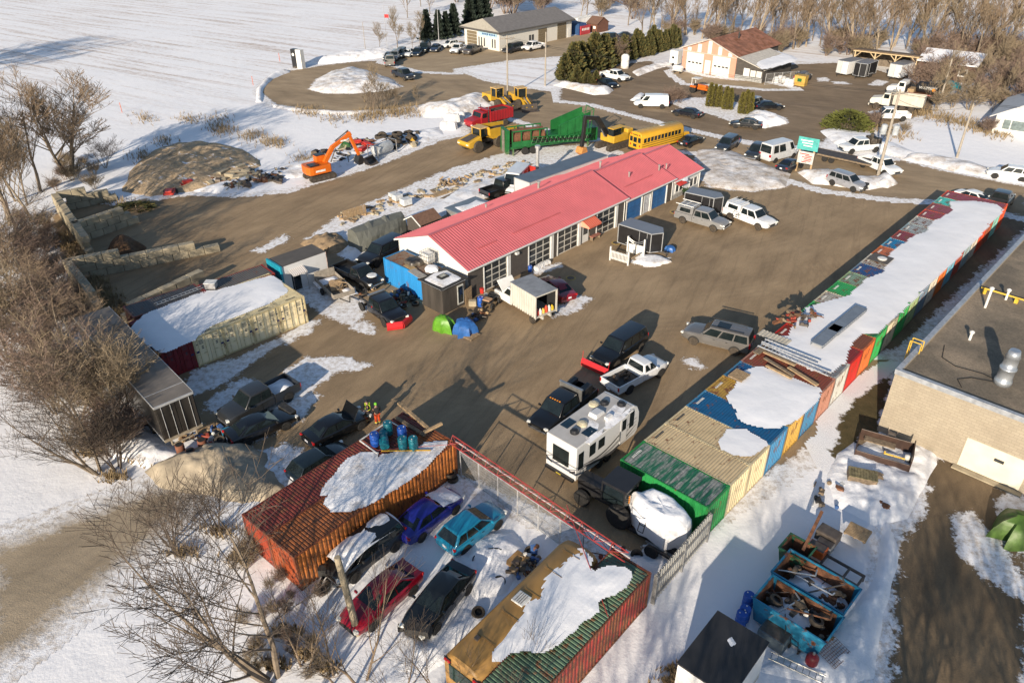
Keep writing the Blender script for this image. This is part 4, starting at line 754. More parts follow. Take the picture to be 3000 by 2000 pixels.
# the far lot
car('pickup',(120,118,114),(1143,178),(1146,160),'mud grey pickup leaving the far lot, tail toward the circle',dirt=.8)
car('pickup',(44,48,56),(1182,218),(1212,229),'slate pickup rounding the snowy circle',dirt=.7)
for (u,v,k,c,l) in ((1139,163,'sedan',(60,72,84),'blue grey sedan first in the line by the snow bank'),(1158,163,'suv',(120,124,128),'silver SUV in the line by the snow bank'),(1174,156,'suv',(44,56,66),'dark teal SUV in the line by the snow bank'),(1196,153,'sedan',(215,217,217),'white sedan in the line by the snow bank'),(1222,152,'hatch',(22,34,48),'navy hatchback in the line by the snow bank'),(1244,140,'bigsuv',(24,38,42),'tall dark green SUV in the line by the snow bank'),(1276,139,'sedan',(40,48,68),'indigo sedan last in the line by the snow bank')):
    car(k,c,(u,v),(u-14,v+13),l,group='cars lined up at the far lot',dirt=.3)
car('hatch',WHI,(1318,128),(1300,131),'white hatchback beside the pale workshop',dirt=.3)
car('pickup',(226,226,226),(1344,143),(1326,151),'white pickup at the end wall of the pale workshop',dirt=.5)
car('pickup',(84,78,74),(1384,146),(1362,154),'brown grey pickup at the end wall of the pale workshop',dirt=.4)
car('bigsuv',(34,36,42),(1502,142),(1472,149),'dark SUV along the long wall of the workshop',dirt=.3)
car('pickup',(228,228,228),(1562,136),(1534,142),'white pickup along the long wall of the workshop',dirt=.4)
car('suv',(30,34,40),(1796,108),(1818,106),'dark SUV parked beyond the cedar hedge',dirt=.3); car('sedan',(36,34,34),(1836,102),(1858,102),'charcoal sedan parked beyond the cedar hedge',dirt=.3)
car('pickup',(20,21,23),(1474,550),(1512,538),'black pickup in the snow strip behind the red roofed garage',dirt=.15)
car('hivan',(205,207,208),(1512,528),(1500,540),'white cube ambulance van behind the garage',dirt=.2,z=1.2)
# ================================================================ special vehicles and machines
YM=M('machine yellow',(.55,.32,.03),.45,0,.15,1.5,dirt=.5,dz=1.3); ORG=M('machine orange',(.6,.13,.01),.4,0,.12,1.2,dirt=.3,dz=1); GRN=M('machine green',(.012,.12,.03),.45,0,.3,1.2,dirt=.45,dz=1.8); REDT=M('truck red',(.3,.015,.02),.4,0,.15,1.2,dirt=.5); STL=M('worn steel',(.12,.1,.085),.55,.4,.4,3); WHP=M('white paint',(.72,.72,.7),.35,0,.08,1.5,dirt=.5,dz=1.2); RUS=M('rusty steel',(.16,.07,.035),.85,0,.5,3); BUSY=M('bus yellow',(.62,.33,.02),.4,0,.08,1,dirt=.25); ALU=M('alu sheet',(.45,.46,.47),.4,.3,.15,2); WOOD=M('raw wood',(.36,.25,.14),.85,0,.35,6); OLDW=M('old wood',(.2,.15,.1),.9,0,.45,5); BLKP=M('black panel',(.018,.018,.02),.35,0,.2,2,dirt=.3); SNV=SNOWM
def BM(o,name,mat,*boxes,**k):
    for b in boxes: B(o,name,mat,b,**k)
def at(u,v,z=0,fr=None,yaw=None):
    a=G(u,v,z)
    if fr: b=G(*fr,z); return a.x,a.y,math.atan2(b.y-a.y,b.x-a.x)
    return a.x,a.y,R(yaw or 0)
def TH(name,label,cat,u,v,fr=None,yaw=None,z=0,group=None,dz=0): x,y,r=at(u,v,z,fr,yaw); return thing(name,label,cat,(x,y,dz),r,group)
def B(o,name,mat,*boxes,bev=.02,**k):
    q=MB()
    for b in boxes: q.bx(*b)
    return q.build(name,mat,o,bevel=bev)
def word(txt,o,size,loc,rot,mat,name='lettering'):
    c=bpy.data.curves.new(name,'FONT'); c.body=txt; c.size=size; c.extrude=.004; c.align_x='CENTER'; c.align_y='CENTER'; t_=bpy.data.objects.new(name,c); COL.objects.link(t_)
    me=bpy.data.meshes.new_from_object(t_.evaluated_get(bpy.context.evaluated_depsgraph_get())); COL.objects.unlink(t_); bpy.data.objects.remove(t_); bpy.data.curves.remove(c)
    me.materials.clear(); me.materials.append(mat); b=bpy.data.objects.new(name,me); COL.objects.link(b); b.parent=o; b.location=loc; b.rotation_euler=rot; return b
# ---- camper
rv=thing('camper_trailer','white and grey camper trailer with dark swooshes and a crowded roof','camper',(5.27,38.15,0),R(46.5)); RVM=M('camper white',(.6,.6,.6),.35,0,.05,1); DK=M('decal charcoal',(.06,.06,.065),.4); DG=M('decal grey',(.28,.28,.29),.4)
P=[(-3.3,.55),(3.0,.55),(3.3,.8),(3.42,1.5),(3.36,2.3),(3.1,2.85),(2.7,3.15),(-3.3,3.15)]; q=MB(); q.prism(P,-1.22,1.22); q.build('body',RVM,rv,bevel=.05,fix=True)
q=MB(); q.prism([(-3.27,3.152),(2.6,3.152),(2.5,3.18),(-3.25,3.18)],-1.14,1.14); q.build('roof',M('membrane roof',(.42,.41,.4),.7,0,.12,1.5),rv,fix=True)
B(rv,'rear_window',CGL,(-3.335,-3.302,-.65,.65,1.35,2.6)); B(rv,'bumper',BLKP,(-3.5,-3.3,-1.15,1.15,.5,.68)); B(rv,'licence_plate',M('plate yellow',(.6,.45,.05),.4),(-3.52,-3.5,-.2,.2,.55,.66))
for x0,x1,z0,z1 in ((-3.1,-2.6,1.3,2.6),(-2.0,-1.4,1.7,2.6),(-1.1,-.45,1.75,2.5),(2.25,2.75,1.5,2.75)): B(rv,'side_window',CGL,(x0,x1,-1.245,-1.222,z0,z1))
d=B(rv,'door',RVM,(1.25,2.0,-1.25,-1.223,.75,2.75)); B(d,'pane',CGL,(1.4,1.85,-1.262,-1.25,1.75,2.6)); B(d,'grab_rail',ROD,(1.08,1.13,-1.33,-1.28,1.1,1.9))
for zc,amp,mt,w in ((1.0,.5,DK,.12),(1.25,.45,DG,.1),(1.5,.5,DK,.06),(.85,.25,DG,.08)):
    q=MB(); pts=[(-2.9+6*t,-1.232-.002*zc,zc+amp*math.sin(t*5.2+zc*2)*(.5+t*.5)) for t in [k/22 for k in range(23)]]; V=[];n=len(pts)
    for k,p in enumerate(pts): ww=w*math.sin(math.pi*k/(n-1))+.01; V+=[(p[0],p[1],p[2]-ww),(p[0],p[1],p[2]+ww)]
    q.add(V,[(2*k,2*k+2,2*k+3,2*k+1) for k in range(n-1)]); q.build('swoosh_decal',mt,rv)
for s in (-1,1): q=MB(); q.poly([(-3.308,s*.75,.95),(-3.308,s*1.18,1.2),(-3.308,s*1.18,1.4),(-3.308,s*.7,1.02)][::-s]); q.build('swoosh_decal',DK,rv)
q=MB(); q.loft([[(-.3,-.35,3.18),(.75,-.35,3.18),(.75,.35,3.18),(-.3,.35,3.18)],[(-.2,-.3,3.48),(.6,-.3,3.42),(.6,.3,3.42),(-.2,.3,3.48)]]); q.build('air_conditioner',RVM,rv,bevel=.05)
for x,y in ((-2.15,-.1),(1.5,.35),(2.15,-.55)): q=MB(); q.lathe((x,y,3.18),[(.3,0),(.3,.1),(.2,.22),(.05,.25)],n=14); q.build('roof_vent',BLKP,rv)
for x,y in ((-1.2,.05),(.95,.8)): q=MB(); q.lathe((x,y,3.18),[(.36,0),(.33,.12),(.15,.2)],n=14); q.build('skylight',M('amber dome',(.5,.45,.32),.3),rv)
for x,y in ((-1.75,.75),(-1.5,-.75)): B(rv,'solar_panel',M('solar blue',(.012,.03,.05),.15),(x-.45,x+.45,y-.3,y+.3,3.185,3.22),bev=0)
B(rv,'storage_box',RVM,(.1,.7,-.95,-.65,3.18,3.42),bev=.05); q=MB(); q.tube((-2.2,-1.3,2.95),(2.4,-1.3,2.95),.06); q.build('awning_roll',RVM,rv)
for s in (-1,1):
    for x in (-.75,.1): wheel(rv,x,s*1.12,.34,.22,RIMW,TYRE,s)
q=MB(); q.tube((3.3,.35,.5),(4.3,0,.5),.06); q.tube((3.3,-.35,.5),(4.3,0,.5),.06); q.build('hitch',FRM,rv); mound('roof_snow',[(-.2,-1.1),(.9,-1.15),(2.0,-.9),(1.8,-.3),(.9,-.4)],.05,SNV,.1,k=.2,z0=3.185,px=False,fs=3).parent=rv
mound('roof_snow',[(-2.1,-1.05),(-1.3,-1.1),(-.5,-.6),(-.6,-.1),(-1.2,-.45)],.05,SNV,.1,k=.2,z0=3.185,px=False,fs=3).parent=rv
# ---- box truck
bt=thing('box_truck','white box truck with raised hood and junk in its open ribbed box','truck',(1.87,56.7,0),R(127.5)); CRM=M('box panel',(.5,.48,.43),.5,0,.15,2,dirt=.3)
q=MB(); corr(q,(-1.75,1.15,.8),(1,0,0),(0,0,1),3.5,2.1,11,.05,(0,1,0),.25); corr(q,(-1.75,-1.15,.8),(1,0,0),(0,0,1),3.5,2.1,11,.05,(0,-1,0),.25); q.bx(1.7,1.75,-1.15,1.15,.8,2.9); q.bx(-1.75,1.75,-1.15,1.15,.8,.9); q.build('cargo_box',CRM,bt); B(bt,'box_roof',M('dull alu roof',(.27,.28,.29),.5,.2,.25,1.5),(-1.77,1.77,-1.2,1.2,2.9,2.95)); B(bt,'box_frame',CRM,(-1.8,-1.72,-1.22,-1.1,.75,2.93),(-1.8,-1.72,1.1,1.22,.75,2.93),(-1.8,-1.72,-1.1,1.1,2.82,2.93),(-1.9,1.7,-.5,-.35,.55,.8),(-1.9,1.7,.35,.5,.55,.8)); B(bt,'inner_lining',DARK,(-1.6,1.69,-1.12,-1.1,.91,2.88),(-1.6,1.69,1.1,1.12,.91,2.88),(1.66,1.69,-1.1,1.1,.91,2.88))
S=SPEC['regcab']; q=MB(); q.loft([[(1.9,-.95,.45),(1.9,.95,.45),(1.9,.97,1.2),(1.9,-.97,1.2)],[(3.3,-.97,.45),(3.3,.97,.45),(3.3,.97,1.15),(3.3,-.97,1.15)],[(4.5,-.9,.55),(4.5,.9,.55),(4.5,.88,.98),(4.5,-.88,.98)]]); q.build('body',WHP,bt,bevel=.06); q=MB(); q.loft([[(1.9,-.94,1.2),(1.9,.94,1.2),(3.35,.92,1.15),(3.35,-.92,1.15)],[(2.0,-.75,1.9),(2.0,.75,1.9),(2.7,.75,1.9),(2.7,-.75,1.9)]]); q.build('cabin',WHP,bt,bevel=.05)
for s in (-1,1): q=MB(); V=[(2.1,s*.945,1.28),(3.0,s*.94,1.26),(2.62,s*.795,1.8),(2.15,s*.79,1.8)]; q.poly(V if s<0 else V[::-1]); q.build('side_window',CGL,bt); [wheel(bt,x,s*.95,.38,.25,RIMW,TYRED,s) for x in (-1.1,3.75)]
q=MB(); q.poly([(3.28,.8,1.28),(3.28,-.8,1.28),(2.78,-.68,1.84),(2.78,.68,1.84)]); q.build('windshield',CGL,bt); q=MB(); q.box((3.72,0,1.62),(1.15,1.7,.06),0,0,-.75); q.build('open_hood',WHP,bt,bevel=.03); B(bt,'engine_bay',DARK,(3.4,4.35,-.7,.7,1.0,1.17)); B(bt,'bumper',CHR,(4.5,4.6,-.9,.9,.5,.7))
for i,(c,l) in enumerate((((.65,.45,.03),'yellow jug'),((.75,.75,.72),'white jug'),((.6,.08,.04),'red jug'),((.7,.5,.1),'mustard bucket'),((.75,.73,.7),'cream bucket'),((.5,.06,.05),'dark red can'))):
    o=thing('plastic_jug',l+' standing in the open box truck','container',tuple(bt.matrix_basis@Vector((0,0,0))) if False else (1.87+math.cos(R(127.5))*-1.45-math.sin(R(127.5))*(-.9+.33*i),56.7+math.sin(R(127.5))*-1.45+math.cos(R(127.5))*(-.9+.33*i),.9),i,'jugs in the box truck'); q=MB(); h=.42+.08*(i%3); q.lathe((0,0,0),[(.15,0),(.17,.05),(.17,h*.7),(.06,h),(.06,h+.08)],n=10); q.build('jug_body',M('jug '+l,c,.4),o)
    q=MB(); q.lathe((0,0,h+.08),[(.07,0),(.07,.05)],n=8); q.build('cap',DARK,o)
# ---- abandoned bus body
ob=thing('bus_body','ochre bus body without wheels under snow beside the green roofed container','bus',(.62,24.1,0),R(49.7)); OCH=M('ochre paint',(.34,.19,.055),.5,0,.2,.9,dirt=.2)
def busring(x,w,h,z0): return [(x,-w,z0),(x,-w,h*.72),(x,-w*.94,h*.86),(x,-w*.72,h*.96),(x,-w*.35,h),(x,w*.35,h),(x,w*.72,h*.96),(x,w*.94,h*.86),(x,w,h*.72),(x,w,z0)]
q=MB(); q.loft([busring(-4.6,1.14,2.85,.5),busring(-4.5,1.17,2.95,.45),busring(4.0,1.17,2.95,.45),busring(4.5,1.14,2.85,.5),busring(4.75,1.0,2.55,.6)]); sharp(q.build('body',OCH,ob),40)
B(ob,'rear_window',M('green black glass',(.01,.03,.025),.1),(-4.64,-4.6,-.85,.85,1.2,2.25)); 
for s in (-1,1): q=MB(); q.box((-4.63,s*.88,2.5),(.06,.4,.3)); l_=q.build('lamp_cluster',BLKP,ob); q=MB(); q.lathe((-4.66,s*.98,2.5),[(.1,0),(.08,-.05)],'X',10); q.lathe((-4.66,s*.78,2.5),[(.1,0),(.08,-.05)],'X',10); q.build('warning_lamp',TAIL,l_)
q=MB(); [q.box((x,0,2.99),(.03,1.1,.012)) for x in (-3,-1.3,.4,2.1,3.6)]; q.build('roof_seam',M('seam',(.2,.11,.03),.7),ob); q=MB(); q.box((-.2,.2,3.0),(.75,.7,.1)); h_=q.build('roof_hatch',M('hatch white',(.6,.6,.58),.5),ob,bevel=.06); q=MB(); [q.box((-.2,.0+.12*k,3.06),(.6,.02,.02)) for k in range(4)]; q.build('hatch_rib',STL,h_); q=MB(); q.box((-3.2,.35,3.0),(.22,.22,.14)); q.build('roof_vent',STL,ob)
B(ob,'side_window',CGL,*[(-3.9+k*.8,-3.3+k*.8,1.165,1.185,1.5,2.05) for k in range(10)],bev=0)
roofsnow('thick snow melting across the ochre bus and the green roofed container',Z4([(1020,355),(1090,350),(1170,430),(1150,520),(1230,590),(1330,530),(1480,520),(1540,570),(1490,660),(1380,720),(1300,740),(1215,790),(1220,880),(1100,950),(1010,1060),(900,1150),(790,1210),(720,1240),(600,1230),(440,1250),(330,1330),(420,1170),(490,1080),(520,950),(560,830),(620,770),(700,770),(740,690),(770,600),(840,530),(900,470),(960,410)]),2.93,.13,.09,k=.28,seed=11)
# ---- tractor with the snowed in tank
tr=thing('farm_tractor','black cabbed tractor boxed in beside the bright green container wall','tractor',(6.45,32.6,0),R(140)); 
q=MB(); q.loft([[(-.6,-.75,1.2),(-.6,.75,1.2),(1.0,.75,1.2),(1.0,-.75,1.2)],[(-.5,-.72,2.6),(-.5,.72,2.6),(.75,.72,2.6),(.75,-.72,2.6)]]); q.build('cab',CGL,tr,bevel=.05); B(tr,'cab_roof',BLKP,(-.75,.95,-.85,.85,2.6,2.8)); B(tr,'hood',BLKP,(1.0,2.9,-.45,.45,1.0,1.65)); BM(tr,'cab_post',BLKP,*[(x,x+.1,y,y+.1,1.2,2.62) for x in (-.62,.9) for y in (-.8,.7)]); B(tr,'chassis',FRM,(-.9,2.9,-.4,.4,.6,1.0)); q=MB(); [q.box((-.8,.55,1.9+.15*k),(.05,.1,.09)) for k in range(4)]; q.build('work_lamp',AMB,tr)
for s in (-1,1): wheel(tr,-.4,s*.95,.8,.45,RIMD,TYRE,s); wheel(tr,2.3,s*.8,.55,.35,RIMD,TYRE,s)
tk=thing('spray_tank','large white round tank buried in snow behind the black tractor','tank',(8.35,30.95,0),R(140)); B(tk,'frame',FRM,(-2.2,1.6,-.95,-.8,.25,.45),(-2.2,1.6,.8,.95,.25,.45),(-1.6,-1.4,-.9,.9,.3,.5),(.9,1.1,-.9,.9,.3,.5)); q=MB(); [q.tube((.3+.35*j,1.2,.9),(.3+.35*j,.75,2.1),.025) for j in (0,1)]; [q.tube((.3,1.2-.15*k,.9+.4*k),(.65,1.2-.15*k,.9+.4*k),.02) for k in range(4)]; q.build('ladder',FRM,tk)
B(tk,'boom',FRM,(-1.9,-.2,1.3,1.5,.35,.5),(-2.3,-1.5,.2,.5,.4,.75)); wheel(tk,-.6,1.7,.42,.25,RIMD,TYRE,1)
# ---- machines on the upper yard
def tracks(o,L,W,g,h=.75,w=.5):
    for s in (-1,1):
        P=[]; n=8; r=h/2
        for k in range(n+1): a=-math.pi/2+math.pi*k/n; P.append((L/2-r+r*math.cos(a),r+r*math.sin(a)))
        for k in range(n+1): a=math.pi/2+math.pi*k/n; P.append((-L/2+r+r*math.cos(a),r+r*math.sin(a)))
        q=MB(); q.prism(P,s*g/2-w/2,s*g/2+w/2); t_=q.build('track',TYRED,o,fix=True); q=MB(); [q.lathe((x,s*g/2-w/2-.02,.33),[(.05,0),(.2,0),(.2,w+.04),(.05,w+.04)],'Y',10) for x in np.linspace(-L/2+.45,L/2-.45,5)]; q.build('roller',STL,t_)
        q=MB(); m=int(L/.22); [q.box((-L/2+.3+(L-.6)*k/m,s*g/2,h+.012),(.07,w,.03)) for k in range(m+1)]; q.build('grouser',STL,t_)
def bar(q,a,b,w,h):
    a=Vector(a);b=Vector(b); d=b-a; ang=math.atan2(d.z,d.x); c=(a+b)/2; q.box(c,(d.length,w,h),0,0,-ang); return q
ox=TH('orange_excavator','orange tracked excavator with its boom raised at the edge of the upper yard','excavator',938,522,fr=(1062,492)); tracks(ox,3.6,2.4,1.9,.75,.5)
up=thing('house',None,None,(0,0,0)) if False else ox
PO=M('decal white',(.75,.74,.7),.5)
q=MB(); q.prism([(-1.75,-1.2),(-1.3,-1.3),(1.1,-1.3),(1.3,-1.0),(1.3,1.0),(1.1,1.3),(-1.3,1.3),(-1.75,1.2),(-1.95,.5),(-1.95,-.5)],.95,1.95,'Z'); q.build('house',ORG,ox,bevel=.08,fix=True); B(ox,'slew_ring',FRM,(-.6,.6,-.6,.6,.7,.96)); c_=B(ox,'cab',ORG,(.0,1.25,.3,1.25,1.95,2.75),bev=.06); B(c_,'pane',CGL,(.1,1.15,1.252,1.262,2.1,2.65),(1.252,1.262,.4,1.15,2.0,2.65)); B(ox,'cab_roof',BLKP,(-.05,1.2,.25,1.28,2.75,2.83)); B(ox,'engine_deck',BLKP,(-1.5,-.3,-1.0,.2,1.95,2.1)); B(ox,'lettering',PO,(-1.0,.3,-1.312,-1.3,1.25,1.5),bev=0)
q=MB(); bar(q,(.8,-.2,1.9),(2.2,-.2,3.7),.4,.55); bar(q,(2.1,-.2,3.6),(4.9,-.2,4.9),.38,.5); b_=q.build('boom',ORG,ox,bevel=.05); B(b_,'lettering',PO,(3.3,4.1,-.4,-.395,4.1,4.3),bev=0); q=MB(); bar(q,(4.5,-.2,5.1),(5.7,-.2,1.9),.34,.4); q.build('stick',ORG,ox,bevel=.05); q=MB(); q.tube((2.6,-.2,4.3),(4.6,-.2,5.3),.08); q.tube((1.5,-.55,1.9),(2.4,-.55,3.5),.07); q.build('ram',STL,ox); q=MB(); q.prism([(5.5,1.9),(5.95,1.9),(6.1,1.3),(5.9,.75),(5.3,.7),(5.2,1.2)],-.75,.35); q.build('grapple',BLKP,ox,bevel=.04,fix=True); B(ox,'mirror_guard',YM,(1.2,1.5,1.2,1.3,2.0,2.5))
def artic(o):
    q=MB(); q.prism([(1.4,.9),(3.6,.8),(4.0,1.2),(3.9,1.65),(1.6,2.15)],-1.25,1.25); q.build('hood',YM,o,bevel=.1,fix=True); B(o,'hood_panel',STL,(1.9,3.9,-.75,.75,1.62,1.95),bev=.05) if False else None
    q=MB(); q.add([(1.8,-.7,2.13),(3.85,-.75,1.7),(3.85,.75,1.7),(1.8,.7,2.13)],[(0,1,2,3)]); q.build('hood_grille',STL,o).location=(0,0,.03); c_=B(o,'cab',CGL,(.2,1.5,-.85,.85,1.9,3.0)); BM(o,'cab_post',YM,*[(x,x+.14,y,y+.14,1.7,3.02) for x in (.15,1.4) for y in (-.92,.78)]); B(o,'cab_roof',M('pale orange roof',(.55,.36,.14),.5),(.05,1.65,-1,1,3.0,3.15),bev=.06); B(o,'chassis',FRM,(-4.6,1.3,-.45,.45,.9,1.35))
    q=MB(); V=[(-4.9,1.6),(-4.0,1.35),(-.4,1.45),(.1,2.0),(.25,2.9),(-1.2,2.85),(-4.9,2.5)]; q.prism(V,-1.45,-1.38); q.prism(V,1.38,1.45); q.prism([(-4.8,1.55),(-.4,1.42),(.1,2.0),(.25,3.1),(.17,3.1),(.0,2.05),(-.45,1.5),(-4.8,1.63)],-1.38,1.38); q.build('dump_body',YM,o,fix=True); q=MB(); q.grid(8,5,lambda u,v:(-4.5+4.4*u,-1.3+2.6*v,2.1+.5*math.sin(u*3.1)*math.sin(v*3.1))); q.build('load',M('dark earth',(.06,.035,.02),.95),o,smooth=True); q=MB(); [q.box((.32,-.9+.3*k,2.3),(.05,.14,1.0)) for k in range(7)]; q.build('headboard_slat',BLKP,o)
    for s in (-1,1): [wheel(o,x,s*1.2,.85,.62,YM,TYRED,s) for x in (2.3,-1.6,-3.4)]; q=MB(); q.box((3.95,s*.9,1.35),(.1,.4,.16)); q.build('headlight',LAMP,o)
ah=TH('articulated_hauler','yellow articulated hauler with a loaded dump body facing the lower yard','dump truck',1420,432,fr=(1372,446)); artic(ah)
def dumper(name,label,u,v,fr,paintm,boxm,loadm=None,group=None):
    o=TH(name,label,'dump truck',u,v,fr=fr); B(o,'chassis',FRM,(-3.8,3.6,-.45,.45,.7,1.0)); q=MB(); q.prism([(2.0,.75),(3.7,.8),(3.85,1.3),(3.7,1.65),(2.0,1.95)],-1.0,1.0); q.build('hood',paintm,o,bevel=.08,fix=True); q=MB(); q.prism([(.8,.75),(2.0,.75),(2.15,1.9),(1.85,2.65),(.85,2.7)],-1.15,1.15); q.build('cab',paintm,o,bevel=.08,fix=True); q=MB(); q.poly([(2.16,-.95,1.95),(2.16,.95,1.95),(1.9,.9,2.55),(1.9,-.9,2.55)]); q.build('windshield',CGL,o)
    for s in (-1,1): B(o,'side_window',CGL,(1.05,1.85,s*1.155-.008,s*1.155+.008,1.85,2.5),bev=0); [wheel(o,x,s*1.05,.52,.4,ROD if loadm else RIMW,TYRED,s) for x in (2.7,-1.2,-2.5,.1)[:4 if loadm else 3]]; q=MB(); q.tube((.6,s*1.0,1),(.6,s*1.0,3.3),.08); q.build('exhaust_stack',CHR,o); q=MB(); q.box((3.75,s*.85,1.15),(.1,.35,.2)); q.build('headlight',LAMP,o)
    q=MB(); q.bx(-4,.4,-1.25,-1.18,1.1,2.6); q.bx(-4,.4,1.18,1.25,1.1,2.6); q.bx(.33,.4,-1.18,1.18,1.1,2.9); q.bx(-4.05,-3.97,-1.18,1.18,1.15,2.5); q.bx(-3.97,.33,-1.18,1.18,1.05,1.12); q.bx(.4,1.0,-1.1,1.1,2.8,2.9); [q.bx(-3.9+.52*k,-3.8+.52*k,s*1.25-.04,s*1.25+.04,1.1,2.6) for k in range(9) for s in (-1,1)]; q.build('dump_box',boxm,o)
    if loadm: q=MB(); q.grid(8,5,lambda a,b:(-3.95+4.25*a,-1.17+2.34*b,2.25+.3*math.sin(3.1*a)*math.sin(3.1*b)+.05*math.sin(11*a+7*b))); q.build('load',loadm,o,smooth=True)
    B(o,'bumper',CHR if loadm else paintm,(3.8,3.95,-1.1,1.1,.5,.8)); return o
dumper('red_dump_truck','dark red dump truck with an earth load by the white sacks',1430,372,(1362,388),REDT,REDT,M('dark earth',(.06,.035,.02),.95))
dumper('white_dump_truck','dirty white dump truck between a water truck and a white pickup',2620,322,(2545,312),M('dirty white',(.6,.57,.5),.5,0,.1,2,dirt=.6,dz=1.5),M('dirty box',(.5,.47,.4),.6,0,.15,2,dirt=.4))
def loader(label,u,v,fr):
    o=TH('wheel_loader',label,'loader',u,v,fr=fr,group='wheel loaders by the red dump truck'); B(o,'rear_body',YM,(-3,-.6,-.95,.95,.9,1.9),bev=.08); B(o,'cab',CGL,(-.7,.6,-.75,.75,1.7,3.0)); BM(o,'cab_post',YM,*[(x,x+.12,y,y+.12,1.6,3.0) for x in (-.75,.52) for y in (-.8,.68)]); B(o,'cab_roof',M('pale orange roof',(.55,.36,.14),.5),(-.85,.75,-.9,.9,3.0,3.15),bev=.05); B(o,'front_frame',YM,(.6,1.9,-.5,.5,.7,1.5))
    q=MB(); [bar(q,(1.2,s*.5,1.6),(3.4,s*.5,.55),.18,.3) for s in (-1,1)]; q.build('lift_arm',YM,o); q=MB(); q.prism([(3.2,1.1),(3.3,.1),(4.3,.05),(3.45,.25),(3.35,.9)],-1.4,1.4); q.build('bucket',STL,o,fix=True); q=MB(); q.tube((1.3,0,1.7),(3.1,0,1.0),.09); q.build('ram',ROD,o)
    for s in (-1,1): [wheel(o,x,s*1.0,.78,.55,YM,TYRED,s) for x in (-1.9,1.3)]
    return o
loader('yellow wheel loader close behind the red dump truck',1458,312,(1490,322)); loader('second wheel loader, bucket down toward the street',1525,312,(1562,332))
# ---- screener
sc=TH('trommel_screener','long green trommel screener with a lattice side conveyor','screener',1600,438,fr=(1700,425)); a=G(1500,450);b=G(1720,428); print('screener',(a-b).length)
B(sc,'chassis',GRN,(-6,7,-.9,-.6,.9,1.25),(-6,7,.6,.9,.9,1.25)); q=MB(); q.lathe((-5.2,0,2.35),[(1.0,0),(1.0,4.6)],'X',20); q.build('drum',RUS,sc); q=MB(); q.bx(-5.6,-.4,1.15,1.25,1.2,2.7); q.bx(-5.6,-.4,-1.25,-1.15,1.2,2.0); [q.bx(x,x+.14,s*1.2-.06,s*1.2+.06,1.2,3.4) for x in (-5.6,-4.3,-2.9,-1.6,-.5) for s in (-1,1)]; q.bx(-5.6,-.4,-1.26,-1.14,3.3,3.45); q.bx(-5.6,-.4,1.14,1.26,3.3,3.45); q.build('drum_housing',GRN,sc)
q=MB(); q.prism([(-6.4,.4),(-6.0,.4),(-5.9,3.6),(-6.3,3.6)],-1.2,1.2); q.build('end_conveyor',GRN,sc,fix=True); B(sc,'belt',M('dusty belt',(.2,.18,.15),.9),(-6.46,-6.38,-.45,.45,.4,3.5)); 
q=MB(); q.prism([(1.2,3.6),(6.0,5.0),(6.0,4.0),(4.5,2.4),(1.2,2.0)],-1.4,-1.3); q.prism([(1.2,3.6),(6.0,5.0),(6.0,4.0),(4.5,2.4),(1.2,2.0)],1.3,1.4); q.prism([(1.2,2.0),(4.5,2.4),(6.0,4.0),(6,4.2),(4.4,2.6),(1.2,2.2)],-1.3,1.3); [q.prism([(x,2.2),(x+.12,2.2),(x+.12,3.6+.29*(x-1.2)),(x,3.6+.29*(x-1.2))],-1.48,-1.4) for x in (1.3,2.4,3.5,4.6,5.6)]; q.build('hopper',GRN,sc,fix=True); B(sc,'engine_house',GRN,(-.2,4.4,-1.2,1.2,1.25,2.3),bev=.06); B(sc,'rear_house',GRN,(4.4,7.4,-1.1,1.1,.8,2.6),bev=.06); q=MB(); [q.tube((6.2,y,2.6),(6.6,y,5.2),.06) for y in (-1.2,1.2)]; q.tube((6.6,-1.2,5.2),(6.6,1.2,5.2),.06); q.tube((6.6,-1.2,5.2),(4.8,-1.2,4.9),.05); q.tube((6.6,-1.2,4.3),(4.8,-1.2,4.0),.05); [q.tube((6.0-.5*k,-1.2,4.1-.1*k),(5.9-.5*k,-1.2,5.0-.08*k),.03) for k in range(4)]; q.build('guard_rail',GRN,sc)
q=MB()
for zz,yy in ((1.4,-1.75),(2.3,-1.75)): q.tube((-3.0,yy,zz+.25),(6.5,yy,zz-.35),.06,n=4)
for k in range(14):
    x=-3.0+k*.68; z0=1.65-.042*k*1.0; q.tube((x,-1.75,z0),(x+.34,-1.75,z0+.88),.035,n=4); q.tube((x+.34,-1.75,z0+.88),(x+.68,-1.75,z0-.04),.035,n=4)
q.build('lattice_conveyor',GRN,sc); q=MB(); [q.tube((-2.6+.62*k,-1.9,2.1-.04*k),(-2.6+.62*k,-1.35,2.1-.04*k),.12,n=6) for k in range(14)]; q.build('roller',DARK,sc); B(sc,'conveyor_belt',DARK,(-2.9,6.3,-1.7,-1.3,1.62,1.7))
for s in (-1,1): [wheel(sc,x,s*1.0,.52,.35,RIMW,TYRE,s) for x in (-3.6,-2.4)]
B(sc,'stand_leg',GRN,(-5.4,-5.2,-1.0,-.8,0,1),(5.9,6.1,-1,-.8,0,.9),(5.9,6.1,.8,1,0,.9))
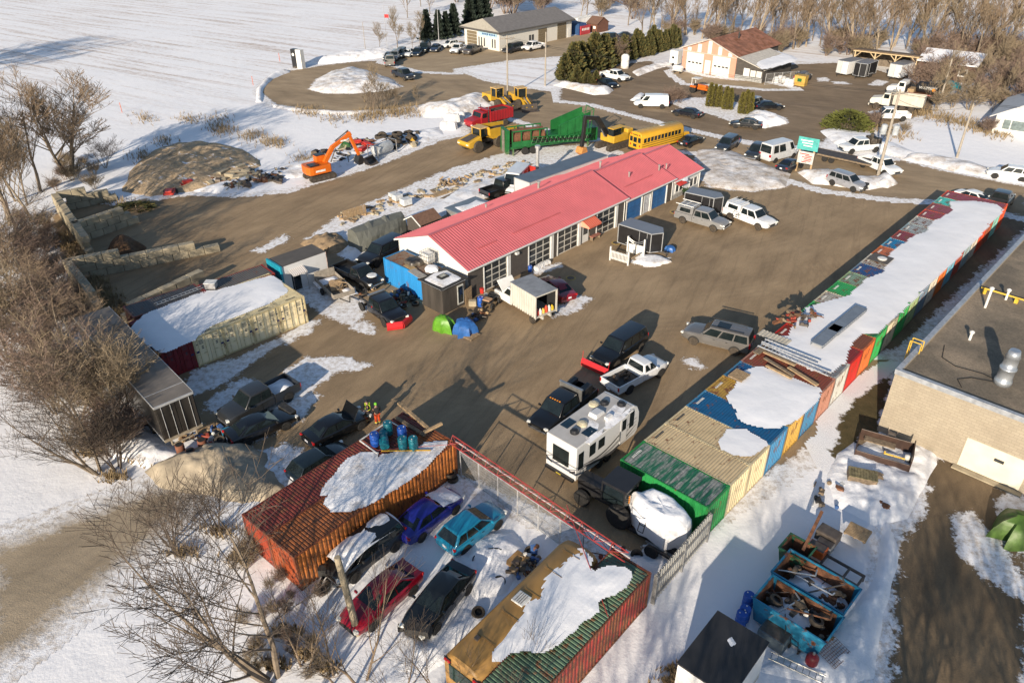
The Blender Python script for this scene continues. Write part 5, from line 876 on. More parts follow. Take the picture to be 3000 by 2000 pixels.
# ---- dark boomed excavator
dx=TH('yellow_excavator','yellow excavator with a black folded boom between the screener and the bus','excavator',1792,432,fr=(1740,448)); tracks(dx,4.2,2.8,2.2,.85,.6); q=MB(); q.prism([(-2.6,-1.3),(1.1,-1.3),(1.1,1.3),(-2.6,1.3)],1.0,2.05,'Z'); q.build('house',YM,dx,bevel=.1,fix=True); B(dx,'counterweight',YM,(-2.9,-1.7,-1.3,1.3,1.0,2.5),bev=.15); c_=B(dx,'cab',CGL,(-.3,1.3,.35,1.3,2.05,3.0),bev=.05); B(c_,'cab_roof',YM,(-.4,1.4,.3,1.35,3.0,3.12)); q=MB(); bar(q,(.9,-.2,1.9),(3.2,-.2,4.7),.5,.7); bar(q,(3.0,-.2,4.6),(5.6,-.2,5.2),.45,.55); b_=q.build('boom',BLKP,dx,bevel=.06); B(b_,'lettering',PO,(3.9,4.6,-.44,-.43,4.75,4.95),bev=0); q=MB(); bar(q,(5.4,-.2,5.3),(5.9,-.2,1.3),.4,.5); q.build('stick',BLKP,dx,bevel=.05); q=MB(); q.prism([(5.6,1.3),(6.2,1.3),(6.5,.6),(5.9,.1),(5.3,.3),(5.4,.9)],-.8,.4); q.build('bucket',M('orange bucket',(.5,.22,.06),.6),dx,fix=True); q=MB(); q.tube((1.4,-.2,1.8),(2.6,-.2,3.7),.1); q.build('ram',ROD,dx)
# ---- school bus
sb=TH('school_bus','yellow school bus with black rails parked nose to the street','bus',1932,432,fr=(2000,413)); 
q=MB(); q.loft([busring(-5.0,1.18,3.0,.7),busring(-4.9,1.22,3.1,.65),busring(3.2,1.22,3.1,.65),busring(3.4,1.16,2.95,.7)]); sharp(q.build('body',BUSY,sb),40); q=MB(); q.prism([(3.3,.7),(4.9,.75),(5.05,1.1),(4.9,1.55),(3.4,1.75)],-1.0,1.0); q.build('hood',BUSY,sb,bevel=.1,fix=True)
for s in (-1,1):
    for k in range(11): B(sb,'side_window',CGL,(-4.6+.68*k,-4.1+.68*k,s*1.222-.01,s*1.222+.01,1.75,2.35),bev=0)
    for z in (.95,1.25,1.55): B(sb,'rub_rail',BLKP,(-4.9,3.1,s*1.23-.015,s*1.23+.015,z,z+.06),bev=0)
    [wheel(sb,x,s*1.08,.5,.35,RIM,TYRED,s) for x in (-3.0,4.0)]; q=MB(); q.lathe((-5.02,s*.75,2.75),[(.11,0),(.09,-.05)],'X',10); q.build('warning_lamp',TAIL,sb); B(sb,'taillight',TAIL,(-5.03,-5.0,s*.85-.1,s*.85+.1,1.2,1.45)); B(sb,'rear_window',CGL,(-5.03,-5.0,s*.75-.25,s*.75+.25,1.75,2.4))
B(sb,'emergency_door',BUSY,(-5.04,-5.0,-.42,.42,.9,2.55)); B(sb,'rear_window',CGL,(-5.06,-5.04,-.32,.32,1.7,2.4),(-5.06,-5.04,-.32,.32,1.1,1.5)); B(sb,'roof_hatch',M('hatch white',(.6,.6,.58),.5),(-.3,.4,-.3,.3,3.1,3.16)); B(sb,'windshield',CGL,(3.41,3.44,-1,1,1.8,2.6)); B(sb,'bumper',BLKP,(5.0,5.15,-1.1,1.1,.55,.85),(-5.2,-5.0,-1.15,1.15,.55,.85)); q=MB(); [q.box((-5.03,-.4+.16*k,2.72),(.02,.1,.14)) for k in range(6)]; q.build('lettering',BLKP,sb)
# ---- water truck
wt=TH('water_truck','white cab water truck with a black tank marked WATER','tank truck',2668,288,fr=(2590,276)); B(wt,'chassis',FRM,(-4.2,3.8,-.45,.45,.7,1.0)); q=MB(); q.prism([(2.2,.8),(3.9,.85),(4.0,1.3),(3.8,1.65),(2.3,1.9)],-1.0,1.0); q.build('hood',WHP,wt,bevel=.1,fix=True); q=MB(); q.prism([(1.0,.8),(2.3,.8),(2.4,1.9),(2.1,2.7),(1.05,2.7)],-1.15,1.15); q.build('cab',WHP,wt,bevel=.08,fix=True); q=MB(); q.poly([(2.42,-.95,1.95),(2.42,.95,1.95),(2.16,.9,2.55),(2.16,-.9,2.55)]); q.build('windshield',CGL,wt)
B(wt,'deck',RUS,(-4.2,.7,-1.2,1.2,1.0,1.15)); q=MB(); q.lathe((-4.0,0,2.05),[(.3,0),(.8,.1),(.9,.25),(.9,3.2),(.8,3.35),(.3,3.45)],'X',18); tk_=sharp(q.build('tank',BLKP,wt),40); B(wt,'toolbox',WOOD,(-.4,.6,-1,1,1.15,1.7)); B(wt,'hazard_strip',M('red white strip',(.5,.2,.18),.5,0,.9,9),(-4.2,.7,1.205,1.22,1.0,1.14),(-4.2,.7,-1.22,-1.205,1.0,1.14),bev=0); q=MB(); q.lathe((-3.4,.78,1.95),[(.28,.0),(.28,.14)],'Y',12); q.build('hazard_disc',AMB,tk_)
word('WATER',tk_,.62,(-2.1,.91,2.1),(R(90),0,R(180)),PO)
for s in (-1,1): B(wt,'side_window',CGL,(1.25,2.05,s*1.155-.008,s*1.155+.008,1.9,2.5),bev=0); [wheel(wt,x,s*1.05,.5,.36,RIMW,TYRED,s) for x in (3.0,-2.2,-3.4)]
B(wt,'tank_tray',BLKP,(.7,.95,-1.1,1.1,1,2.2))
# ---- small orange tractor
ot=TH('compact_tractor','small orange tractor with a white sun canopy by the clipped cedars','tractor',2042,272,fr=(2062,276)); B(ot,'hood',ORG,(.2,1.8,-.4,.4,.9,1.5),bev=.08); B(ot,'loader_arm',ORG,(.4,2.4,-.75,-.6,.8,1.1),(.4,2.4,.6,.75,.8,1.1)); B(ot,'fender',ORG,(-1,.1,-.95,-.6,1.0,1.3),(-1,.1,.6,.95,1.0,1.3)); B(ot,'seat',BLKP,(-.7,-.2,-.25,.25,1.0,1.5)); B(ot,'canopy',WHT,(-1.0,.4,-.7,.7,2.4,2.48)); B(ot,'canopy_post',WHT,(-.95,-.85,-.65,-.55,1,2.4),(-.95,-.85,.55,.65,1,2.4)); 
for s in (-1,1): wheel(ot,-.5,s*.75,.62,.35,ORG,TYRE,s); wheel(ot,1.5,s*.6,.38,.25,ORG,TYRE,s)
# ---- enclosed trailers
def encl(label,x,y,yaw,L,W,Hh,wall,roof,group=None,vee=.7,doorside=True,panel=None):
    o=thing('enclosed_trailer',label,'trailer',(x,y,0),yaw,group); P=[(-L/2,-W/2),(L/2,-W/2),(L/2+vee,0),(L/2,W/2),(-L/2,W/2)] if vee else [(-L/2,-W/2),(L/2,-W/2),(L/2,W/2),(-L/2,W/2)]
    q=MB(); q.prism(P,.45,Hh-.02,'Z'); q.build('body',wall,o,fix=True); q=MB(); q.prism([(a*1.01,b*1.015) for a,b in P],Hh-.02,Hh+.05,'Z'); q.build('roof',roof,o,fix=True,bevel=.02)
    q=MB()
    for a,b in P: q.tube((a*1.005,b*1.005,.42),(a*1.005,b*1.005,Hh),.045,n=6)
    n=len(P); [q.tube((P[i][0]*1.005,P[i][1]*1.005,z),(P[(i+1)%n][0]*1.005,P[(i+1)%n][1]*1.005,z),.04,n=6) for i in range(n) for z in (.45,Hh-.03)]; q.build('trim',ALU,o)
    if doorside:
        for s in (-1,1): d=B(o,'door',wall,(L/2-1.3,L/2-.5,s*W/2-.015,s*W/2+.015,.6,Hh-.25)); q=MB(); [q.tube((x_,s*(W/2+.02),.55),(x_,s*(W/2+.02),Hh-.1),.025,n=5) for x_ in (L/2-1.35,L/2-.45)]; q.build('door_trim',ALU,d)
    B(o,'rear_door',panel or wall,(-L/2-.03,-L/2,-W/2+.1,W/2-.1,.55,Hh-.12)); q=MB(); q.tube((L/2,.4,.45),(L/2+1.5,0,.45),.05); q.tube((L/2,-.4,.45),(L/2+1.5,0,.45),.05); q.tube((L/2+1.3,0,.0),(L/2+1.3,0,.6),.04); q.build('hitch',FRM,o)
    for s in (-1,1): [wheel(o,k,s*W/2,.34,.2,RIM,TYRE,s) for k in ((-.45,.35) if L>4.4 else (0,))]; B(o,'fender',ALU,(-.9,.8,s*(W/2+.06)-.1,s*(W/2+.06)+.1,.7,.76))
    return o
RFG=M('trailer roof grey',(.2,.215,.24),.4,.3,.1,1); WTR=M('trailer white',(.62,.62,.62),.4,0,.06,1)
encl('black enclosed trailer beside the white picket gate',13.15,70.3,R(-42),3.9,2.1,2.45,BLKP,RFG)
encl('black enclosed trailer behind the grey canopied pickup',21.6,79.85,R(-35),3.4,2.0,2.3,BLKP,RFG)
for (u,v,f,l,w) in ((2485,218,(2466,222),'white enclosed trailer by the posts of the open shed',WTR),(2530,224,(2508,232),'black enclosed trailer between the two white ones',BLKP),(2635,228,(2606,236),'white enclosed trailer in front of the brown shed',WTR)):
    x,y,r=at(u,v,0,f); encl(l,x,y,r,4.6,2.3,2.7,w,RFG,vee=.2)
encl('slate roofed white storage trailer behind the red roofed garage',6.2,86.3,R(43.5),13.5,2.5,3.3,M('trailer side',(.55,.55,.55),.5,0,.1,1),M('slate roof',(.09,.12,.16),.5,0,.15,.8),vee=0,doorside=False)
# ---- the long black trailer and other long boxes
lt=thing('semi_trailer','long black semi trailer with a sooty dull roof at the brush edge','trailer',(-27.65,45.35,0),R(-47.0)); BSH=M('sooty black panel',(.05,.045,.04),.3,.2,.7,1.2,streak=True)
q=MB(); q.bx(-8,8,-1.3,1.3,1.05,3.72); q.build('body',BSH,lt,bevel=.04); B(lt,'roof',M('dull trailer roof',(.2,.175,.15),.6,.15,.25,.7),(-8.02,8.02,-1.31,1.31,3.72,3.76)); B(lt,'edge_rail',ALU,(-8.03,8.03,-1.34,-1.3,3.62,3.78),(-8.03,8.03,1.3,1.34,3.62,3.78),(7.98,8.06,-1.3,1.3,3.62,3.79),(-8.03,8.03,-1.33,-1.29,1.0,1.15),(-8.03,8.03,1.29,1.33,1.0,1.15),(6.4,6.46,-1.3,1.3,3.755,3.775)); 
for y0,y1 in ((-1.22,-.02),(.02,1.22)): d=B(lt,'door',BSH,(8.0,8.05,y0,y1,1.15,3.58)); q=MB(); [q.tube((8.07,yy,1.1),(8.07,yy,3.6),.022) for yy in (y0+.3,y1-.3)]; q.build('locking_rod',ALU,d)
B(lt,'bumper',M('weathered bumper',(.3,.25,.18),.8),(7.98,8.15,-1.3,1.3,.92,1.08),(7.9,8.0,-.9,-.8,.45,.95),(7.9,8.0,.8,.9,.45,.95),(7.9,8.0,-.9,.9,.4,.5))
for s in (-1,1): [wheel(lt,x,s*1.05,.5,.4,RIMD,TYRE,s) for x in (5.2,4.0)]; B(lt,'landing_leg',FRM,(-5.1,-4.9,s*.9-.08,s*.9+.08,0,1.05))
wb=thing('storage_box','white storage box with grey roof, teal end and a striped awning','container',(-19.95,63.25,0),R(44)); B(wb,'wall',WTR,(-2.3,2.3,-1.2,1.2,.0,2.8),bev=.02); B(wb,'roof',M('grey felt roof',(.09,.082,.075),.8,0,.2,1),(-2.2,2.32,-1.22,1.22,2.8,2.85)); B(wb,'end_frame',M('teal frame',(.01,.25,.36),.5),(-2.5,-2.3,-1.3,1.3,0,2.9)); B(wb,'corner_trim',M('faded stickers',(.5,.35,.3),.6,0,.8,5),(2.3,2.34,-1.22,-1.0,.3,2.8)); q=MB(); q.add([(-1.7,-1.2,2.3),(-.2,-1.2,2.3),(-.2,-1.9,2.0),(-1.7,-1.9,2.0),(-1.7,-1.9,1.85),(-.2,-1.9,1.85)],[(0,3,2,1),(3,4,5,2)]); W2=NT('striped canvas'); w_=W2.n('ShaderNodeTexWave'); w_.inputs['Scale'].default_value=1.7; W2.l(W2.co,w_.inputs[0]); W2.out(W2.ramp(w_.outputs[0],.45,.55,(.75,.72,.68),(.4,.36,.34)),.8); q.build('awning',W2.m,wb); B(wb,'door',CGL,(-1.5,-.6,-1.225,-1.201,.1,1.9)); q=MB(); [q.tube((x,-1.85,0),(x,-1.85,1.9),.03) for x in (-1.65,-.25)]; q.build('awning_post',ROD,wb)
container('grey roofed container with red end behind the tan store row',6.058,-24.3,59.0,R(42),(88,86,84),(150,60,50),(150,50,42),.15,.15); container('grey topped container behind the store row with a ladder',6.058,-29.2,55.3,R(222),(86,84,84),(120,90,80),(140,80,70),.2,.1)
container('sky blue container against the white gable, junk on its roof',6.058,-8.9,61.9,R(-43.5),(120,105,92),(40,135,200),(40,135,200),.08,.45,frame=(40,130,190))
# ================================================================ things standing about
PROTO={}
def proto(key,fn,label,cat,name,x,y,z=0,rz=0,group=None,tilt=None,scale=None):
    if key not in PROTO: o=PROTO[key]=thing(name,label,cat,(0,0,0),0,group); fn(o)
    else:
        o=dup(PROTO[key],label=label); o.name=name
        if group: o['group']=group
        elif 'group' in o.keys(): del o['group']
    o.location=(x,y,z); o.rotation_euler=(tilt[0],tilt[1],rz) if tilt else (0,0,rz); o.scale=(scale,)*3 if scale else (1,1,1); return o
def drum_fn(mat,open_=False):
    def f(o):
        q=MB(); q.lathe((0,0,0),[(.27,0),(.29,.03),(.29,.28),(.3,.3),(.29,.32),(.29,.58),(.3,.6),(.29,.62),(.29,.86),(.27,.89)],n=18); sharp(q.build('drum_shell',mat,o),50)
        if not open_: q=MB(); q.tube((.15,0,.88),(.15,0,.915),.04); q.tube((-.15,0,.88),(-.15,0,.915),.04); q.build('bung',PO,o)
        else: q=MB(); q.lathe((0,0,.86),[(.25,.032),(.2,.035)],n=14); q.build('contents',DARK,o)
    return f
TEAL=M('teal plastic',(.01,.17,.22),.4,0,.15,2); BLUP=M('blue plastic',(.015,.09,.42),.4,0,.15,2)
for i,(u,v,m,l,t) in enumerate(((1137,1255,'t','teal drum standing at the back of the cluster on the orange container',0),(1098,1288,'b','blue drum at the edge of the cluster nearest the dark sedan',0),(1178,1270,'b','blue drum standing between the teal ones',0),(1180,1300,'t','teal drum standing beside the yellow pole, next to the lying pair',0),(1211,1300,'t','teal drum standing at the end of the cluster on the orange container',0),(1136,1284,'t','teal drum lying behind another one on the container',1),(1146,1305,'t','teal drum lying in front of another one on the container',1))):
    p=G(u,v,3.05); k='drum'+m; proto(k,drum_fn(TEAL if m=='t' else BLUP),l,'drum','plastic_drum',p.x-(.4 if t else 0),p.y,2.66+(.29 if t else 0),.3*i,'plastic drums on the container roof',tilt=(0,R(88),0) if t else None)
for i,(u,v,l) in enumerate(((529,1316,'rusty open drum nearest the black trailer'),(560,1332,'rusty open drum, frontmost of three by the sand heap'),(594,1302,'rusty open drum beside the tyre stack'))):
    p=G(u,v,.45); proto('rustdrum',drum_fn(M('rusty drum',(.2,.075,.04),.8,0,.4,3),True),l,'drum','steel_drum',p.x,p.y,0,i,'rusty drums by the trailer')
def tyre_fn(r=.36,w=.26,rim=None):
    def f(o):
        q=MB(); q.lathe((0,0,0),[(r*.55,.02),(r*.9,0),(r,w*.2),(r,w*.8),(r*.9,w),(r*.55,w-.02)],n=16)
        fs=q.f; q.f=fs[:-2]; q.mi=q.mi[:-2]; sharp(q.build('tyre_body',TYRED if not rim else TYRE,o),45)
        q=MB(); q.lathe((0,0,.05),[(r*.56,0),(r*.56,w*.3),(r*.3,w*.35)],n=14); q.build('rim' if rim else 'inner_well',rim or DARK,o)
    return f
def tyre(u,v,label,z=0,tilt=None,r='t',group=None,rz=0,zz=.2):
    p=G(u,v,z+zz); return proto('tyre'+r,{'t':tyre_fn(),'b':tyre_fn(.8,.5),'w':tyre_fn(.36,.24,RIM)}[r],label,'tyre','loose_tyre',p.x,p.y,z,rz,group,tilt)
tyre(1326,1400,'tyre at the bottom of the pair by the chain link gate'); tyre(1322,1386,'tyre lying on top of another by the chain link gate',.3)
for i,(u,v,l) in enumerate(((645,1312,'lowest tyre of the slumped stack by the rusty drums'),(650,1300,'middle tyre of the slumped stack by the rusty drums'),(643,1286,'topmost tyre of the slumped stack by the rusty drums'))): tyre(u,v,l,.05+.28*i,(R(18),R(10),0))
for u,v,l in ((430,1236,'tyre standing in the brush beside the black trailer'),(1553,1612,'wheel lying by the nose of the ochre bus'),(1462,1700,'muddy axle wheel beside the ochre bus'),(1518,1655,'spoked wheel lying on the plywood board'),(1865,1615,'tyre lying in the snow behind the spray tank'),(1400,1790,'tyre half buried beside the ochre bus'),(992,1655,'tyre by the torn truck bed corner')): tyre(u,v,l,.02,(R(70),0,0) if u in(430,1865) else (R(12),R(8),0),'w' if u in (1518,1462) else 't')
for i in range(14): tyre(1112+rnd.uniform(-15,110),398+rnd.uniform(-12,12)-.1*i,'big worn machine tyre in the jumble behind the white tank',rnd.choice((0,0,.5,1.0)),(R(rnd.choice((0,90,75,20))),R(rnd.uniform(0,30)),0) if i%2 else None,'b','big tyres heaped behind the white tank',rnd.random()*3,.4)
for i in range(9):
    tyre(1178+rnd.uniform(-12,40),868+rnd.uniform(-26,28),'tyre in the jumble between the plow truck and the blue container',rnd.choice((0,.25)),(R(rnd.choice((0,85,30))),0,0),'t','tyres beside the shack',rnd.random()*3)
def pallet_fn(o):
    q=MB(); [q.box((0,-.5+.125*k,.13),(1.2,.1,.025)) for k in range(9)]; q.build('deck_board',WOOD,o); q=MB(); [q.box((x,0,.06),(.09,1.05,.1)) for x in (-.55,0,.55)]; q.build('stringer',OLDW,o)
def pallet(u,v,label,z=0,rz=0,tilt=None,group=None): p=G(u,v,z); return proto('pallet',pallet_fn,label,'pallet','wooden_pallet',p.x,p.y,z,rz,group,tilt)
pallet(1380,985,'wooden pallet sticking out under the blue tarp',0,.9); pallet(985,838,'pallet leaning on the load of the utility trailer',.95,.5,(R(32),R(10),0)); pallet(612,1256,'broken pallet among scrap by the black trailer',0,.4); pallet(600,1270,'dark pallet next to the broken one by the trailer',0,1.2,(R(12),0,0)); pallet(2165,1102,'pallet lying on the mustard container',2.64,.8)
for k in range(4): pallet(2512,1562,['lowest pallet of the stack behind the blue skips','second pallet from the ground behind the blue skips','third pallet from the ground behind the blue skips','top pallet of the stack behind the blue skips'][k],.45+.15*k,R(-45)+.03*k)
for k in range(5): pallet(1040,622,'pale pallet stood on edge in the row by the grey tarp',.5,R(40),(R(82),0,0),'pale pallets stood on edge')
for k,o in enumerate([x for x in COL.objects if x.get('group')=='pale pallets stood on edge']): o.location.x+=.32*k-.7; o.location.y+=.3*k-.7; o.location.z=.55
def plank(q,a,b,w=.2,h=.06):
    a=Vector(a);b=Vector(b); d=b-a; c=(a+b)/2; q.box(c,(d.length,w,h),math.atan2(d.y,d.x),0,-math.asin(d.z/d.length)); return q
def plk(label,u,v,u2,v2,z,z2=None,w=.2,h=.06,mat=None,name='plank',cat='plank',group=None):
    a=G(u,v,z);b=G(u2,v2,z2 if z2 is not None else z); o=MB(); plank(o,a,b,w,h); return tag(o.build(name,mat or WOOD,bevel=.008),label,cat,group)
plk('long pale timber slanting over the end of the maroon container',1168,1180,1258,1258,3.4,3.0,.22,.16); plk('grey timber lying flat on the maroon container',1160,1222,1245,1275,2.72,None,.25,.12,OLDW); plk('crossbar timber on the end of the orange container',1242,1266,1295,1240,3.2,3.35,.2,.14); plk('yellow pole lying in front of the drums',1117,1320,1262,1318,2.75,None,.07,.07,YM,'pole','pole'); plk('white pipe along the drums on the maroon container',1054,1290,1140,1232,2.72,None,.07,.07,WHT,'pipe','pipe'); plk('second white pipe behind the drums',1140,1232,1192,1262,2.72,None,.07,.07,WHT,'pipe','pipe'); plk('white pipe in front of the drums',1054,1290,1106,1328,2.72,None,.07,.07,WHT,'pipe','pipe')
def blob(label,cat,name,u,v,d,h,mat,z=0,seed=0,sharp_=.25,rz=0,n=10,sx=1.,yaw=None,fold=.05,pk=2.6):
    """draped or lumpy thing: folded cover over a rounded core"""
    p=G(u,v,z); o=MB(); R_=[]; m=22
    for j in range(n+1):
        t=j/n; rr=math.sin(t*math.pi/2)**.6; zz=h*(1-t**pk)
        R_.append([((rr*d*sx*(1+sharp_*(vnoise(3*math.cos(2*math.pi*i/m)+9,3*math.sin(2*math.pi*i/m)+seed,seed)-.5)*(.5+t)+fold*t*math.sin(i*2.9+seed)*math.sin(i*5.1+seed*2)))*math.cos(2*math.pi*i/m),rr*d*(1+sharp_*(vnoise(3*math.cos(2*math.pi*i/m)+4,3*math.sin(2*math.pi*i/m)+seed,seed+2)-.5)*(.5+t)+fold*t*math.sin(i*2.9+seed)*math.sin(i*5.1+seed*2))*math.sin(2*math.pi*i/m),max(0,zz+h*.12*(vnoise(i*.7,j*.9,seed)-.5)*(t>.05)*(t<.97))) for i in range(m)])
    o.loft(R_[::-1],True,False); q=o.build(name,mat,loc=(p.x,p.y,z),rz=yaw if yaw is not None else rz); sharp(q,50); return tag(q,label,cat)
blob('bright green tarp bundled over something by the shack','tarp','tarp_cover',1300,965,.85,1.35,M('green tarp',(.1,.28,.02),.45,0,.25,3,bump=.6,bs=6),seed=3,sharp_=.7,fold=.22,pk=1.6); blob('blue tarp over a load on the pallet','tarp','tarp_cover',1362,972,1.0,1.2,M('blue tarp',(.03,.12,.36),.4,0,.25,3,bump=.6,bs=6),seed=5,sharp_=.6,fold=.2,pk=1.9); blob('dark green tarp over a pile at the driveway side','tarp','tarp_cover',2975,1570,1.25,1.6,M('dark green tarp',(.06,.12,.02),.5,0,.3,2,bump=.6,bs=5),seed=8,sharp_=.6,fold=.2,pk=1.5)
b_=blob('x','x','snow_load',0,0,1.15,2.05,SNOW,0,3,.4,sx=1.6,pk=5,fold=.03); del b_['label'],b_['category']; b_.parent=tk; b_.location=(-.1,0,.45)
# grey tarp over a boat
tb=thing('tarped_boat','large grey tarpaulin drawn over a boat by the white gable','boat',(-13.9,72.3,0),R(46)); GT=M('grey tarp',(.12,.125,.11),.6,0,.2,2,bump=.5,bs=5); q=MB(); rg=[]
for k in range(13):
    x=-3.2+6.4*k/12; e=1-abs(2*k/12-1)**3*.3; pk=2.6 if k not in (4,8) else 2.85; rg.append([(x+.1*math.sin(k*7+j),s*w*e*(1+.05*math.sin(k*5+j*3)),z*(pk if j==4 else 1)) for j,(s,w,z) in enumerate(((-1,1.55,.05),(-1,1.45,.7),(-1,1.25,1.5),(-1,.8,2.25),(0,0,.96),(1,.8,2.25),(1,1.25,1.5),(1,1.45,.7),(1,1.55,.05)))])
q.loft(rg,False,False); q.add([p for p in rg[0]],[tuple(range(9))]); q.add([p for p in rg[-1]],[tuple(range(8,-1,-1))]); q.build('tarp',GT,tb)
sh=thing('garden_shed','small dark shed with a brown shingle roof behind the garage','shed',(-9.3,73.9,0),R(46)); q=MB(); q.prism([(-1.1,0),(1.1,0),(1.1,2.0),(0,2.6),(-1.1,2.0)],-1.3,1.3,'X'); q.build('wall',GREYS,sh,fix=True); q=MB()
for s in (-1,1): q.add([(-1.5,0,2.72),(1.5,0,2.72),(1.5,s*1.35,1.95),(-1.5,s*1.35,1.95)],[(0,1,2,3) if s<0 else (3,2,1,0)])
q.build('roof',M('brown shingle',(.16,.09,.06),.9,0,.3,4),sh); q=MB()
for s in (-1,1): q.prism([(0,2.6),(0,2.74),(s*1.37,1.96),(s*1.37,1.82)],-1.56,-1.5,'X')
q.build('bargeboard',WHT,sh,fix=True)
fr=thing('flat_roof_store','low flat roofed store with snow on its sheet roof behind the garage','shed',(-4.6,77.4,0),R(46)); B(fr,'wall',M('grey board',(.2,.2,.2),.8),(-2.2,2.2,-1.3,1.3,0,1.9)); B(fr,'roof',M('blue grey sheet',(.16,.2,.24),.5,.2,.2,1),(-2.35,2.35,-1.45,1.45,1.9,2.0)); mound('roof_snow',[(-1.8,-1.1),(1.8,-.9),(1.6,.5),(.2,.2),(-1.5,.7)],.12,SNV,.15,z0=2.0,px=False,k=.3).parent=fr
# shack
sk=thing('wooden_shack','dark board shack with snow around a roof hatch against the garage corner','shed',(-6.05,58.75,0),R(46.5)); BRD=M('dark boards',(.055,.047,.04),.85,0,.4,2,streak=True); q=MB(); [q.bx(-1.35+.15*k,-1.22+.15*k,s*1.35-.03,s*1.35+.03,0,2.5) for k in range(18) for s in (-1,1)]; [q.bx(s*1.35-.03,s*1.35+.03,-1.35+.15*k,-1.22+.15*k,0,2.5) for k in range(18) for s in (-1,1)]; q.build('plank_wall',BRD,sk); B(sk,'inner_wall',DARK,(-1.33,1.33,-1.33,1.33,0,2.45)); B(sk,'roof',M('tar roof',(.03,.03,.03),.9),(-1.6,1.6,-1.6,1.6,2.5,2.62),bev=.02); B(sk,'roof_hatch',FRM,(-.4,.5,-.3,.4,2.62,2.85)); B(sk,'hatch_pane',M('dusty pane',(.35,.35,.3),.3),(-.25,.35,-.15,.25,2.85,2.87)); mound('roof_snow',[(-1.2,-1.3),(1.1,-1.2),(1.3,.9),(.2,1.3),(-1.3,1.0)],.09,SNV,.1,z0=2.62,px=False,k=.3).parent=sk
d=B(sk,'door',M('silver door frame',(.5,.5,.47),.5),(.35,1.1,-1.43,-1.38,.3,2.2)); B(d,'pane',CGL,(.45,1.0,-1.45,-1.43,.45,2.05)); 
# IBC tote and junk on the blue container
ib=thing('ibc_tote','caged white tank standing on the sky blue container','tank',(-7.6,61.9,2.6),R(-43)); B(ib,'tank',WHP,(-.5,.5,-.45,.45,.1,1.05),bev=.08); q=MB(); [q.tube((x,y,0),(x,y,1.15),.018,n=5) for x in np.linspace(-.55,.55,6) for y in (-.5,.5)]; [q.tube((x,y,0),(x,y,1.15),.018,n=5) for x in (-.55,.55) for y in np.linspace(-.5,.5,5)]; [q.tube((-.55,y,z),(.55,y,z),.018,n=5) for y in (-.5,.5) for z in (.02,.4,.8,1.14)]; [q.tube((x,-.5,z),(x,.5,z),.018,n=5) for x in (-.55,.55) for z in (.02,.4,.8,1.14)]; q.build('cage',ROD,ib)
blob('crumpled black sheet on the sky blue container','sheet','plastic_sheet',1215,770,.8,.5,BLKP,2.62,4,.6); blob('crumpled silver sheet beside the black one on the sky blue container','sheet','plastic_sheet',1240,765,.5,.6,M('silver sheet',(.45,.45,.46),.4,.2),2.62,9,.7); blob('lump of snow on the end of the sky blue container','snow','snow_lump',1265,790,.6,.35,SNOW,2.62,2,.4); plk('grey plywood lying on the sky blue container',1205,790,1240,812,2.68,None,.8,.03,M('grey ply',(.33,.31,.28),.8)); plk('peeling board on the sky blue container',1190,775,1215,790,2.66,None,.6,.03,M('tan ply',(.4,.28,.14),.8))
# things at the garage corner
p=G(1408,884,.4); proto('drumb',drum_fn(BLUP),'blue drum at the garage corner by the white truck','drum','plastic_drum',p.x,p.y,0); 
for (u,v,z,m,l) in ((1424,868,.0,WHP,'white pail behind the blue drum at the garage corner'),(1412,852,.9,M('red lid',(.55,.03,.02),.5),'red pail set on the drum at the garage corner')):
    p=G(u,v,z+.2); o=thing('pail',l,'bucket',(p.x,p.y,z)); q=MB(); q.lathe((0,0,0),[(.17,0),(.2,.42),(.21,.44),(.19,.47)],n=12); q.build('shell',m,o); q=MB(); q.tube((-.2,0,.42),(.2,0,.42),.012); q.build('handle',ROD,o)
plk('sheet of plywood leaning on the garage corner',1362,872,1382,858,.75,None,.03,1.5,WOOD); tag(B(None,'concrete_block',CB,(-.35,.35,-.25,.25,0,.55),bev=.06),'grey block by the garage corner','block').location=G(1385,895)
av=TH('quad_bike','muddy black quad bike with a front rack by the box truck','quad bike',1440,893,yaw=60); B(av,'body',BLKP,(-.7,.7,-.25,.25,.45,.8),bev=.08); B(av,'fender',BLKP,(.35,.95,-.5,.5,.65,.75),(-.95,-.35,-.5,.5,.65,.75),bev=.04); B(av,'rack',M('wood tan',(.4,.25,.15),.7),(-.95,-.35,-.35,.35,.82,.95)); q=MB(); q.tube((.3,-.4,1.05),(.3,.4,1.05),.03); q.tube((.3,0,.75),(.3,0,1.05),.03); q.build('handlebar',FRM,av); [wheel(av,x,s*.48,.28,.22,RIMD,TYRE,s) for x in (-.6,.6) for s in (-1,1)]
